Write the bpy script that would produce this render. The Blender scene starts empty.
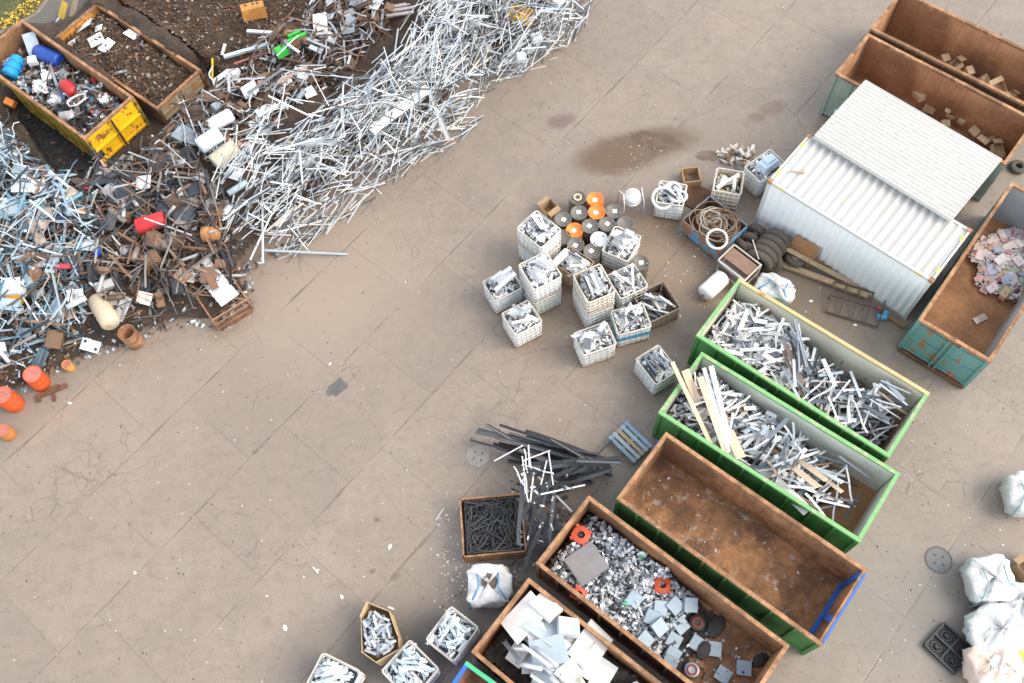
import bpy, math, random
import numpy as np
from mathutils import Vector, Matrix
random.seed(7); RNG = np.random.default_rng(7)
S = bpy.context.scene
COL = S.collection
PI = math.pi

# ---------------------------------------------------------------- camera model (fitted to the yard)
FPX, NADX, NADY, CAMH, CX, CY = 932.71, 556.91, 783.41, 28.485, 512.0, 341.5
_d = Vector(((NADX-CX)/FPX, -(NADY-CY)/FPX, -1.0)).normalized()
_up = -_d
_ex = (Vector((1, 0, 0)) - _up*_up.x).normalized()
_ey = _up.cross(_ex)
RW = Matrix((_ex, _ey, _up))          # camera axes -> world
def P(px, py, z=0.0):
    """ground point (at height z) seen at a photo pixel"""
    q = RW @ Vector(((px-CX)/FPX, -(py-CY)/FPX, -1.0))
    t = (z-CAMH)/q.z
    return Vector((q.x*t, q.y*t, z))
def PY(p0, p1, z=0.0):
    a, b = P(*p0, z), P(*p1, z)
    return math.atan2(b.y-a.y, b.x-a.x)

cam = bpy.data.cameras.new('camera'); co = bpy.data.objects.new('camera', cam); COL.objects.link(co)
cam.sensor_width = 36; cam.lens = FPX*36/1024; cam.clip_end = 3000; cam.clip_start = .1
co.matrix_world = Matrix.Translation((0, 0, CAMH)) @ RW.to_4x4()
S.camera = co

# ---------------------------------------------------------------- light
SUN_EL, SUN_AZ = math.radians(46), math.radians(98)      # azimuth from +Y towards +X
w = bpy.data.worlds.new('World'); S.world = w; w.use_nodes = True
nt = w.node_tree; bg = nt.nodes['Background']
sky = nt.nodes.new('ShaderNodeTexSky'); sky.sky_type = 'NISHITA'; sky.sun_disc = False
sky.sun_elevation = SUN_EL; sky.sun_rotation = SUN_AZ; sky.air_density = 1.1; sky.dust_density = .6; sky.ozone_density = 1.0
hs = nt.nodes.new('ShaderNodeHueSaturation'); hs.inputs['Saturation'].default_value = .34      # thin high cloud: the blue is washed out
nt.links.new(sky.outputs[0], hs.inputs['Color']); nt.links.new(hs.outputs[0], bg.inputs[0]); bg.inputs[1].default_value = 0.15
sl = bpy.data.lights.new('sun', 'SUN'); so = bpy.data.objects.new('sun', sl); COL.objects.link(so)
sl.energy = .9; sl.angle = math.radians(34); sl.color = (1.0, .85, .64)
so.location = (10, 40, 40)
so.rotation_euler = Vector((math.sin(SUN_AZ)*math.cos(SUN_EL), math.cos(SUN_AZ)*math.cos(SUN_EL), math.sin(SUN_EL))).to_track_quat('Z', 'Y').to_euler()
S.view_settings.view_transform = 'Standard'; S.view_settings.look = 'None'
S.view_settings.gamma = 1; S.view_settings.exposure = 1.72; S.view_settings.use_curve_mapping = False
S.render.engine = 'CYCLES'; S.cycles.max_bounces = 6; S.cycles.use_denoising = True

# ---------------------------------------------------------------- materials
MATS = {}
class NT:
    def __init__(s, name):
        s.m = bpy.data.materials.new(name); s.m.use_nodes = True
        s.t = s.m.node_tree; s.b = s.t.nodes['Principled BSDF']; s._n = None
    def n(s, typ, **kw):
        x = s.t.nodes.new('ShaderNode'+typ)
        for k, v in kw.items(): setattr(x, k, v)
        return x
    def l(s, a, b): s.t.links.new(a, b)
    def set(s, sock, v):
        if hasattr(v, 'is_linked') or isinstance(v, bpy.types.NodeSocket): s.l(v, sock)
        else: sock.default_value = v
    def math(s, op, a, b=None, c=None, clamp=False):
        x = s.n('Math', operation=op, use_clamp=clamp); s.set(x.inputs[0], a)
        if b is not None: s.set(x.inputs[1], b)
        if c is not None: s.set(x.inputs[2], c)
        return x.outputs[0]
    def coord(s):
        if not s._n: s._n = s.n('TexCoord')
        return s._n.outputs['Object']
    def mapped(s, scale=(1, 1, 1), rot=(0, 0, 0), loc=(0, 0, 0), vec=None):
        x = s.n('Mapping'); s.l(vec or s.coord(), x.inputs[0])
        x.inputs[1].default_value = loc; x.inputs[2].default_value = rot; x.inputs[3].default_value = scale
        return x.outputs[0]
    def noise(s, scale=1, detail=6, rough=.6, vec=None, dist=0, color=False):
        x = s.n('TexNoise'); x.inputs['Scale'].default_value = scale; x.inputs['Detail'].default_value = detail
        x.inputs['Roughness'].default_value = rough; x.inputs['Distortion'].default_value = dist
        s.l(vec or s.coord(), x.inputs['Vector'])
        return x.outputs['Color' if color else 'Fac']
    def ramp(s, fac, stops, interp='LINEAR'):
        x = s.n('ValToRGB'); x.color_ramp.interpolation = interp; e = x.color_ramp.elements
        while len(e) > 1: e.remove(e[-1])
        for i, (p, c) in enumerate(stops):
            c = (*c, 1) if len(c) == 3 else c
            if i == 0: e[0].position = p; e[0].color = c
            else: k = e.new(p); k.color = c
        s.l(fac, x.inputs[0]); return x.outputs[0]
    def step(s, fac, a, b):
        x = s.n('MapRange', interpolation_type='SMOOTHSTEP'); s.set(x.inputs[0], fac)
        x.inputs[1].default_value = a; x.inputs[2].default_value = b
        return x.outputs[0]
    def mix(s, fac, a, b, blend='MIX'):
        x = s.n('MixRGB', blend_type=blend); s.set(x.inputs[0], fac)
        for i, v in ((1, a), (2, b)):
            if isinstance(v, (tuple, list)): x.inputs[i].default_value = (*v, 1) if len(v) == 3 else v
            else: s.l(v, x.inputs[i])
        return x.outputs[0]
    def bump(s, h, strength=.3, dist=.02):
        x = s.n('Bump'); x.inputs['Strength'].default_value = strength; x.inputs['Distance'].default_value = dist
        s.l(h, x.inputs['Height']); s.l(x.outputs[0], s.b.inputs['Normal'])
    def out(s, color, rough=.7, metal=0.0, spec=None):
        s.set(s.b.inputs['Base Color'], (*color, 1) if isinstance(color, tuple) and len(color) == 3 else color)
        s.set(s.b.inputs['Roughness'], rough); s.set(s.b.inputs['Metallic'], metal)
        if spec is not None: s.b.inputs['Specular IOR Level'].default_value = spec
        return s.m

def plain(name, c, rough=.6, metal=0.0, var=.12, scale=6):
    k = NT(name); n = k.noise(scale, 5)
    lo = tuple(max(0, x*(1-var*1.6)) for x in c); hi = tuple(min(1, x*(1+var)) for x in c)
    k.bump(n, .15, .01)
    return k.out(k.ramp(n, [(.3, lo), (.7, hi)]), rough, metal)
def rusty(name, dark, light, scale=1.5, pale=.0, rough=.85):
    k = NT(name); n = k.noise(scale, 8, .65); n2 = k.noise(scale*.35, 4, .6); n3 = k.noise(scale*9, 4, .7)
    c = k.ramp(n, [(.34, dark), (.64, light)])
    st = k.noise(1.0, 5, .65, k.mapped(scale=(7, 7, .7)))          # run-off streaks down the sides
    c = k.mix(k.math('MULTIPLY', k.step(st, .5, .72), .5), c, tuple(x*.55 for x in dark))
    c = k.mix(k.math('MULTIPLY', k.step(st, .46, .3), .3), c, tuple(min(1, x*1.25) for x in light))
    c = k.mix(k.math('MULTIPLY', k.step(n2, .46, .58), .65), c, tuple(x*.6 for x in dark))
    c = k.mix(k.math('MULTIPLY', k.step(n3, .55, .75), .35), c, tuple(min(1, x*1.5) for x in light))
    if pale: c = k.mix(k.math('MULTIPLY', k.step(k.noise(scale*1.7, 6, .7, dist=.5), .56, .66), pale), c, (.42, .38, .33))
    k.bump(n3, .3, .01)
    return k.out(c, rough)
def painted(name, col, rust=.25, rustcol=(.17, .07, .03), rough=.55, scale=2.2, dirt=.3):
    k = NT(name); n = k.noise(scale, 9, .68); n2 = k.noise(scale*.5, 5, .6); n3 = k.noise(scale*8, 5)
    c = k.mix(k.math('MULTIPLY', k.step(n2, .4, .7), dirt), col, tuple(x*.55+.02 for x in col))
    c = k.mix(k.math('MULTIPLY', k.step(n3, .5, .8), .25), c, tuple(min(1, x*1.35+.02) for x in col))
    t = .78-.5*rust
    m = k.step(n, t-.03, t+.03)
    c = k.mix(m, c, k.ramp(n3, [(.3, rustcol), (.7, tuple(x*1.9 for x in rustcol))]))
    k.bump(n, .15, .01)
    return k.out(c, k.math('ADD', k.math('MULTIPLY', m, .3), rough))
def randmat(name, cols, rough=.45, metal=0.0, island=False, dirt=.25, dirtcol=(.10, .07, .05), scale=5):
    """colour picked per object (or per loose piece) from a list, with dirt on top"""
    k = NT(name)
    if island: r = k.n('NewGeometry').outputs['Random Per Island']
    else: r = k.n('ObjectInfo').outputs['Random']
    N = len(cols)
    c = k.ramp(r, [(i/N, x) for i, x in enumerate(cols)], 'CONSTANT')
    n = k.noise(scale, 6, .65)
    c = k.mix(k.math('MULTIPLY', k.step(n, .45, .75), dirt), c, dirtcol)
    return k.out(c, rough, metal)
# ---------------------------------------------------------------- mesh builder
class MB:
    def __init__(s): s.v = []; s.f = []; s.mi = []; s.cur = 0; s.M = Matrix(); s.jit = 0
    def add(s, vs, fs, mi=None):
        o = len(s.v); M = s.M
        s.v += [tuple(M @ Vector(v)) for v in vs]
        s.f += [tuple(i+o for i in f) for f in fs]; s.mi += [s.cur if mi is None else mi]*len(fs)
    def box(s, c, d, R=None, taper=1.0):
        x, y, z = d[0]/2, d[1]/2, d[2]/2; t = taper
        vs = [(-x, -y, -z), (x, -y, -z), (x, y, -z), (-x, y, -z), (-x*t, -y*t, z), (x*t, -y*t, z), (x*t, y*t, z), (-x*t, y*t, z)]
        c = Vector(c)
        if s.jit: vs = [(a+random.uniform(-s.jit, s.jit)*x, b+random.uniform(-s.jit, s.jit)*y, e+random.uniform(-s.jit, s.jit)*z) for a, b, e in vs]
        vs = [c + (R @ Vector(v) if R else Vector(v)) for v in vs]
        s.add(vs, [(3, 2, 1, 0), (4, 5, 6, 7), (0, 1, 5, 4), (1, 2, 6, 5), (2, 3, 7, 6), (3, 0, 4, 7)])
    def bar(s, a, b, w, h, up=(0, 0, 1)):
        a, b = Vector(a), Vector(b); d = b-a; L = d.length; d.normalize()
        up = Vector(up)
        if abs(d.dot(up)) > .98: up = Vector((1, 0, 0))
        y = up.cross(d).normalized(); z = d.cross(y)
        R = Matrix((d, y, z)).transposed()
        s.box((a+b)/2, (L, w, h), R)
    def tube(s, pts, r, n=8, closed=False, caps=True):
        pts = [Vector(p) for p in pts]; m = len(pts); rings = []
        prev = None
        for i, p in enumerate(pts):
            if closed: d = pts[(i+1) % m]-pts[i-1]
            else: d = pts[min(i+1, m-1)]-pts[max(i-1, 0)]
            if d.length < 1e-9: d = Vector((0, 0, 1))
            d.normalize()
            if prev is None:
                a = Vector((0, 0, 1)) if abs(d.z) < .9 else Vector((1, 0, 0)); y = a.cross(d).normalized()
            else:
                y = prev-d*prev.dot(d)
                if y.length < 1e-6: y = Vector((1, 0, 0))
                y.normalize()
            prev = y; z = d.cross(y)
            rr = r[i] if isinstance(r, (list, tuple)) else r
            rings.append([p+(y*math.cos(2*PI*k/n)+z*math.sin(2*PI*k/n))*rr for k in range(n)])
        vs = [v for R in rings for v in R]; fs = []
        for i in range(m if closed else m-1):
            j = (i+1) % m
            for k in range(n):
                fs.append((i*n+k, i*n+(k+1) % n, j*n+(k+1) % n, j*n+k))
        if caps and not closed:
            fs.append(tuple(range(n))[::-1]); fs.append(tuple((m-1)*n+k for k in range(n)))
        s.add(vs, fs)
    def lathe(s, prof, n=24, axis='z', center=(0, 0, 0), cap0=True, cap1=True):
        vs = []; c = Vector(center)
        for (r, z) in prof:
            for k in range(n):
                a = 2*PI*k/n; x, y = r*math.cos(a), r*math.sin(a)
                vs.append(c+(Vector((x, y, z)) if axis == 'z' else Vector((z, x, y)) if axis == 'x' else Vector((y, z, x))))
        fs = []
        for i in range(len(prof)-1):
            for k in range(n):
                fs.append((i*n+k, i*n+(k+1) % n, (i+1)*n+(k+1) % n, (i+1)*n+k))
        if cap0: fs.append(tuple(range(n))[::-1])
        if cap1: fs.append(tuple((len(prof)-1)*n+k for k in range(n)))
        s.add(vs, fs)
    def prism(s, poly, z0, z1, R=None, c=(0, 0, 0)):
        n = len(poly); c = Vector(c)
        vs = [Vector((x, y, z0)) for x, y in poly]+[Vector((x, y, z1)) for x, y in poly]
        vs = [c+(R @ v if R else v) for v in vs]
        s.add(vs, [tuple(range(n))[::-1], tuple(range(n, 2*n))]+[(i, (i+1) % n, n+(i+1) % n, n+i) for i in range(n)])
    def slab(s, o, u, v, th, nu, nv, amp=0.0, seed=0, mi_front=0, mi_back=1, mi_edge=None):
        """a dented plate: origin o, edge vectors u, v; front faces along u x v, thickness th behind it"""
        o, u, v = Vector(o), Vector(u), Vector(v); nrm = u.cross(v).normalized()
        rg = np.random.default_rng(seed+int(abs(o.x*37+o.y*91+o.z*13)*10) % 99991)
        g = rg.normal(size=(nu//4+3, nv//3+3)); 
        vs = []
        def hgt(i, j):
            a, b = i/4, j/3; i0, j0 = int(a), int(b); fa, fb = a-i0, b-j0
            fa = fa*fa*(3-2*fa); fb = fb*fb*(3-2*fb)
            h = (g[i0, j0]*(1-fa)+g[i0+1, j0]*fa)*(1-fb)+(g[i0, j0+1]*(1-fa)+g[i0+1, j0+1]*fa)*fb
            e = min(i, nu-i, 2)/2*min(j, nv-j, 2)/2
            return h*amp*min(1, e+.15)
        for side in (0, 1):
            for i in range(nu+1):
                for j in range(nv+1):
                    vs.append(o+u*(i/nu)+v*(j/nv)+nrm*(hgt(i, j)-side*th))
        k = nv+1; N = (nu+1)*k
        F, Bk, E = [], [], []
        for i in range(nu):
            for j in range(nv):
                a = i*k+j
                F.append((a, a+k, a+k+1, a+1)); Bk.append((N+a, N+a+1, N+a+k+1, N+a+k))
        for i in range(nu):
            a, b = i*k, (i+1)*k; E.append((a, N+a, N+b, b)); a, b = a+nv, b+nv; E.append((a, b, N+b, N+a))
        for j in range(nv):
            a, b = j, j+1; E.append((a, b, N+b, N+a)); a, b = a+nu*k, b+nu*k; E.append((a, N+a, N+b, b))
        off = len(s.v); s.add(vs, F, mi_front)
        me = mi_front if mi_edge is None else mi_edge
        s.f += [tuple(i+off for i in f) for f in Bk+E]; s.mi += [mi_back]*len(Bk)+[me]*len(E)
    def mesh(s, name, mats, smooth=False):
        m = bpy.data.meshes.new(name); m.from_pydata(s.v, [], s.f)
        for x in (mats if isinstance(mats, (list, tuple)) else [mats]): m.materials.append(x)
        m.polygons.foreach_set('material_index', s.mi)
        if smooth: m.polygons.foreach_set('use_smooth', [True]*len(s.f))
        m.update(); return m
    def build(s, name, mats, parent=None, smooth=False, loc=None):
        o = bpy.data.objects.new(name, s.mesh(name, mats, smooth)); COL.objects.link(o)
        if parent: o.parent = parent
        if loc is not None: o.location = loc
        return o
def tag(o, label=None, cat=None, group=None, kind=None):
    if label: o['label'] = label
    if cat: o['category'] = cat
    if group: o['group'] = group
    if kind: o['kind'] = kind
    return o
def thing(name, label, cat, loc=(0, 0, 0), rz=0.0, group=None):
    o = bpy.data.objects.new(name, None); COL.objects.link(o); o.empty_display_size = .2
    o.location = loc; o.rotation_euler = (0, 0, rz)
    return tag(o, label, cat, group)
def copy_tree(o, parent=None):
    c = o.copy(); COL.objects.link(c)
    if parent: c.parent = parent
    for ch in [x for x in bpy.data.objects if x.parent == o]: copy_tree(ch, c)
    return c
def link(name, mesh, label, cat, group=None, M=None):
    o = bpy.data.objects.new(name, mesh); COL.objects.link(o)
    if M is not None: o.matrix_world = M
    return tag(o, label, cat, group)
# ---------------------------------------------------------------- height grid: every loose piece is dropped onto what already lies there
GX0, GY0, GS = -27.0, 1.0, 0.05
GNX, GNY = int(47/GS), int(36/GS)
HG = np.zeros((GNX, GNY), np.float32)
_XX = GX0+np.arange(GNX)*GS; _YY = GY0+np.arange(GNY)*GS
def gidx(x, y):
    return (np.clip(((np.asarray(x)-GX0)/GS+.5).astype(int), 0, GNX-1), np.clip(((np.asarray(y)-GY0)/GS+.5).astype(int), 0, GNY-1))
def polymask(poly):
    X, Y = np.meshgrid(_XX, _YY, indexing='ij'); m = np.zeros(X.shape, bool); n = len(poly)
    for i in range(n):
        x0, y0 = poly[i][0], poly[i][1]; x1, y1 = poly[(i+1) % n][0], poly[(i+1) % n][1]
        if y0 == y1: continue
        c = ((Y >= min(y0, y1)) & (Y < max(y0, y1))) & (X < x0+(Y-y0)*(x1-x0)/(y1-y0))
        m ^= c
    return m
def blur(a, r, it=3):
    k = max(1, int(r/GS/1.7)); a = a.astype(np.float64)
    for _ in range(it):
        for ax in (0, 1):
            p = np.pad(a, [(k+1, k) if i == ax else (0, 0) for i in (0, 1)], mode='edge')
            c = np.cumsum(p, axis=ax); n = a.shape[ax]
            a = (np.take(c, range(2*k+1, 2*k+1+n), ax)-np.take(c, range(0, n), ax))/(2*k+1)
    return a
def gnoise(scale, seed):
    rg = np.random.default_rng(seed); nx, ny = int(GNX*GS/scale)+3, int(GNY*GS/scale)+3
    g = rg.random((nx, ny)); a = np.arange(GNX)*GS/scale; b = np.arange(GNY)*GS/scale
    i, j = a.astype(int), b.astype(int); fa, fb = (a-i)[:, None], (b-j)[None, :]
    fa = fa*fa*(3-2*fa); fb = fb*fb*(3-2*fb)
    return (g[np.ix_(i, j)]*(1-fa)+g[np.ix_(i+1, j)]*fa)*(1-fb)+(g[np.ix_(i, j+1)]*(1-fa)+g[np.ix_(i+1, j+1)]*fa)*fb
def inside(poly, x, y):
    c = False; n = len(poly); j = n-1
    for i in range(n):
        xi, yi, xj, yj = poly[i][0], poly[i][1], poly[j][0], poly[j][1]
        if (yi > y) != (yj > y) and x < (xj-xi)*(y-yi)/(yj-yi)+xi: c = not c
        j = i
    return c
def sample_in(poly):
    xs = [p[0] for p in poly]; ys = [p[1] for p in poly]
    for _ in range(400):
        x, y = random.uniform(min(xs), max(xs)), random.uniform(min(ys), max(ys))
        if inside(poly, x, y): return x, y
    return sum(xs)/len(xs), sum(ys)/len(ys)
def drop_bar(cx, cy, yaw, L, wd, th, poly=None, maxtilt=.75, mark=True, sink=.0, roll=None):
    dx, dy = math.cos(yaw), math.sin(yaw)
    if poly and not (inside(poly, cx+dx*L/2, cy+dy*L/2) and inside(poly, cx-dx*L/2, cy-dy*L/2)): return None
    n = max(5, int(L/GS)+1); s = np.linspace(-L/2, L/2, n)
    o = np.linspace(-wd/2, wd/2, 3)
    X = cx+dx*s[:, None]-dy*o[None, :]; Y = cy+dy*s[:, None]+dx*o[None, :]
    I, J = gidx(X, Y); h = HG[I, J].max(1)
    # upper hull segment over the middle of the bar
    left = [(s[k], h[k]) for k in range(n) if s[k] <= 0]; right = [(s[k], h[k]) for k in range(n) if s[k] >= 0]
    # start with a chord and lift it onto the hull
    li, ri = max(range(len(left)), key=lambda k: left[k][1]-1e-4*abs(left[k][0])), max(range(len(right)), key=lambda k: right[k][1]-1e-4*abs(right[k][0]))
    p, q = left[li], right[ri]
    for _ in range(12):
        if q[0]-p[0] < 1e-6: b = 0.0; a = max(p[1], q[1]); break
        b = (q[1]-p[1])/(q[0]-p[0]); a = p[1]-b*p[0]
        ex = h-(a+b*s); k = int(np.argmax(ex))
        if ex[k] < 1e-4: break
        if s[k] <= 0 and s[k] != p[0]: p = (s[k], h[k])
        elif s[k] >= 0 and s[k] != q[0]: q = (s[k], h[k])
        else: break
    ex = h-(a+b*s); a += max(0.0, float(ex.max()))
    b = max(-maxtilt, min(maxtilt, b)); ex = h-(a+b*s); a += max(0.0, float(ex.max()))
    a -= sink
    f = 1/math.sqrt(1+b*b)
    if mark: 
        top = (a+b*s+th)[:, None]; top = np.broadcast_to(top, I.shape)
        np.maximum.at(HG, (I, J), top.astype(np.float32))
    d = Vector((dx*f, dy*f, b*f)); y = Vector((-dy, dx, 0)); z = d.cross(y)
    R = Matrix((d, y, z)).transposed()
    if roll: R = R @ Matrix.Rotation(roll, 3, 'X')
    return Matrix.Translation((cx, cy, a+th*.5)) @ R.to_4x4()
def drop_plate(cx, cy, yaw, lx, ly, th, poly=None, maxtilt=.5, mark=True, lift=.8, flip=0):
    dx, dy = math.cos(yaw), math.sin(yaw)
    if poly:
        for a, b in ((1, 1), (1, -1), (-1, 1), (-1, -1)):
            if not inside(poly, cx+dx*lx/2*a-dy*ly/2*b, cy+dy*lx/2*a+dx*ly/2*b): return None
    n, m = max(4, int(lx/GS)+1), max(4, int(ly/GS)+1)
    s, t = np.linspace(-lx/2, lx/2, n)[:, None], np.linspace(-ly/2, ly/2, m)[None, :]
    X = cx+dx*s-dy*t; Y = cy+dy*s+dx*t; I, J = gidx(X, Y); h = HG[I, J].astype(float)
    ss, tt = np.broadcast_to(s, h.shape), np.broadcast_to(t, h.shape)
    bs = float((h*ss).sum()/(ss*ss).sum()); bt = float((h*tt).sum()/(tt*tt).sum())
    bs = max(-maxtilt, min(maxtilt, bs)); bt = max(-maxtilt, min(maxtilt, bt))
    ex = h-bs*ss-bt*tt; a = float(np.quantile(ex, .96))*lift+float(ex.mean())*(1-lift)
    if mark: np.maximum.at(HG, (I, J), (a+bs*ss+bt*tt+th).astype(np.float32))
    u = Vector((dx, dy, bs)).normalized(); v = Vector((-dy, dx, bt)); v = (v-u*v.dot(u)).normalized(); z = u.cross(v)
    return Matrix.Translation((cx, cy, a+th/2)) @ Matrix((u, v, z)).transposed().to_4x4()
def hat(x, y):
    I, J = gidx(x, y); return float(HG[I, J])
# ================================================================ THE YARD
def ground_material():
    k = NT('yard_concrete'); c0 = k.coord()
    n1 = k.noise(.12, 5, .55); n2 = k.noise(.9, 8, .65); n3 = k.noise(14, 6, .7); n4 = k.noise(.35, 7, .6, dist=.6)
    col = k.ramp(n1, [(.25, (.212, .168, .130)), (.5, (.250, .198, .151)), (.75, (.285, .224, .166))])
    col = k.mix(k.math('MULTIPLY', k.step(n2, .35, .75), .38), col, (.15, .124, .104))
    col = k.mix(k.math('MULTIPLY', k.step(n4, .52, .7), .35), col, (.29, .245, .20))
    col = k.mix(k.math('MULTIPLY', k.step(n3, .55, .78), .3), col, (.115, .095, .078))
    n5 = k.noise(55, 3, .7)
    col = k.mix(k.math('MULTIPLY', k.step(n5, .5, .8), .25), col, (.33, .29, .25))
    n6 = k.noise(3.2, 7, .7, dist=.4); n7 = k.noise(1.0, 6, .7, k.mapped(scale=(.5, 5, 1), rot=(0, 0, math.radians(-50))))
    col = k.mix(k.math('MULTIPLY', k.step(n6, .5, .68), .42), col, (.135, .107, .083))
    col = k.mix(k.math('MULTIPLY', k.step(n7, .54, .70), .4), col, (.155, .125, .10))
    n8 = k.noise(28, 4, .75); col = k.mix(k.math('MULTIPLY', k.step(n8, .52, .66), .45), col, (.11, .087, .066)); col = k.mix(k.math('MULTIPLY', k.step(n8, .46, .34), .42), col, (.37, .305, .235))
    col = k.mix(k.math('MULTIPLY', k.step(n6, .46, .32), .35), col, (.30, .255, .21))
    # slab joints: axes turned 50 degrees
    mp = k.mapped(rot=(0, 0, math.radians(-50)))
    wob = k.noise(.8, 4, .6, color=True)
    va = k.n('VectorMath', operation='MULTIPLY_ADD'); k.l(wob, va.inputs[0]); va.inputs[1].default_value = (.10, .10, 0); k.l(mp, va.inputs[2])
    sx = k.n('SeparateXYZ'); k.l(va.outputs[0], sx.inputs[0])
    u, v = sx.outputs[0], sx.outputs[1]
    lane = k.math('DIVIDE', k.math('SUBTRACT', v, 13.62), 3.1)
    fl = k.math('FLOOR', lane)
    def edge(x): # distance to the nearest whole number
        f = k.math('FRACT', x); return k.math('MINIMUM', f, k.math('SUBTRACT', 1.0, f))
    dl = k.math('MULTIPLY', edge(lane), 3.1)
    sh = k.math('FRACT', k.math('MULTIPLY', fl, .3819))
    du = k.math('MULTIPLY', edge(k.math('ADD', k.math('DIVIDE', k.math('SUBTRACT', u, 1.06), 3.9), sh)), 3.9)
    nb = k.noise(.5, 3, .5, vec=k.mapped(loc=(9, 3, 0)))
    wl = k.math('ADD', .03, k.math('MULTIPLY', k.step(nb, .45, .65), .05))
    jl = k.math('SUBTRACT', 1.0, k.math('DIVIDE', dl, wl), clamp=True)
    ju = k.math('MULTIPLY', k.math('SUBTRACT', 1.0, k.math('DIVIDE', du, .03), clamp=True), k.step(nb, .35, .5))
    joint = k.math('MAXIMUM', k.math('MULTIPLY', jl, k.math('ADD', .15, k.step(k.noise(.45, 5, .7, vec=k.mapped(loc=(4, 4, 0))), .38, .6))), k.math('MULTIPLY', ju, .55), clamp=True)
    cu = k.math('FLOOR', k.math('ADD', k.math('DIVIDE', k.math('SUBTRACT', u, 1.06), 3.9), sh))
    cv = k.n('CombineXYZ'); k.l(cu, cv.inputs[0]); k.l(fl, cv.inputs[1]); wn = k.n('TexWhiteNoise', noise_dimensions='2D'); k.l(cv.outputs[0], wn.inputs['Vector'])
    col = k.mix(k.math('MULTIPLY', wn.outputs['Value'], .34), col, (.155, .128, .104))
    # random cracks, coarse and fine
    def cracks(sc, width, lo, hi, seed, msc=.16, amp=.35):
        dn = k.noise(1.7, 5, .65, color=True, vec=k.mapped(loc=(seed, seed*2, 0)))
        ve = k.n('VectorMath', operation='MULTIPLY_ADD'); k.l(dn, ve.inputs[0]); ve.inputs[1].default_value = (amp, amp, 0); k.l(c0, ve.inputs[2])
        vo = k.n('TexVoronoi', feature='DISTANCE_TO_EDGE'); vo.inputs['Scale'].default_value = sc; k.l(ve.outputs[0], vo.inputs['Vector'])
        ln = k.math('SUBTRACT', 1.0, k.math('DIVIDE', vo.outputs[0], width), clamp=True)
        return k.math('MULTIPLY', ln, k.step(k.noise(msc, 4, .6, vec=k.mapped(loc=(seed*3, 7, 0))), lo, hi))
    ck = k.math('MAXIMUM', k.math('MULTIPLY', cracks(.36, .006, .5, .6, 3, amp=.6), .8), k.math('MULTIPLY', cracks(1.25, .014, .52, .62, 11, .2, .5), .7), clamp=True)
    # crazed paving by the heaps and right of the green bins (a fact of the place)
    ck2 = cracks(1.5, .02, .3, .5, 23, .3, .3)
    sp = k.n('SeparateXYZ'); k.l(c0, sp.inputs[0])
    NZ = [k.noise(.55, 6, .65, color=True), k.noise(1.5, 5, .65, color=True)]
    def blob(x, y, rx, ry, rot, soft=.5, dist=.9, sc=.55):
        m = k.n('Mapping'); nz = NZ[0] if sc < .8 else NZ[1]
        vv = k.n('VectorMath', operation='MULTIPLY_ADD'); k.l(nz, vv.inputs[0]); vv.inputs[1].default_value = (dist, dist, 0); k.l(c0, vv.inputs[2])
        m.vector_type = 'TEXTURE'; k.l(vv.outputs[0], m.inputs[0]); m.inputs[1].default_value = (x+dist/2, y+dist/2, 0); m.inputs[2].default_value = (0, 0, rot); m.inputs[3].default_value = (rx, ry, 1e6)
        ln = k.n('VectorMath', operation='LENGTH'); k.l(m.outputs[0], ln.inputs[0])
        return k.step(ln.outputs['Value'], 1.0, 1.0-soft)
    reg = blob(*P(90, 470)[:2], 4.2, 1.5, math.radians(45), .7, 1.5)
    reg = k.math('MAXIMUM', reg, blob(*P(935, 500)[:2], 3.0, 2.0, math.radians(-40), .7, 1.5))
    reg = k.math('MAXIMUM', reg, blob(*P(340, 385)[:2], 1.2, .9, .8, .6))
    reg = k.math('MAXIMUM', reg, blob(*P(480, 420)[:2], 2.0, 1.4, .2, .6))
    ck = k.math('MAXIMUM', ck, k.math('MULTIPLY', ck2, reg), clamp=True)
    lines = k.math('MAXIMUM', joint, ck, clamp=True)
    near = k.math('MAXIMUM', k.math('MULTIPLY', k.math('SUBTRACT', 1.0, k.math('DIVIDE', dl, .16), clamp=True), k.step(n4, .4, .6)), 0.0)
    col = k.mix(k.math('MULTIPLY', near, .4), col, (.28, .225, .175))
    # stains: px, py, rx, ry, turn, strength, colour
    ragged = k.step(k.noise(1.3, 9, .78, k.mapped(loc=(2, 5, 0)), 1.2), .45, .51)
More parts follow.
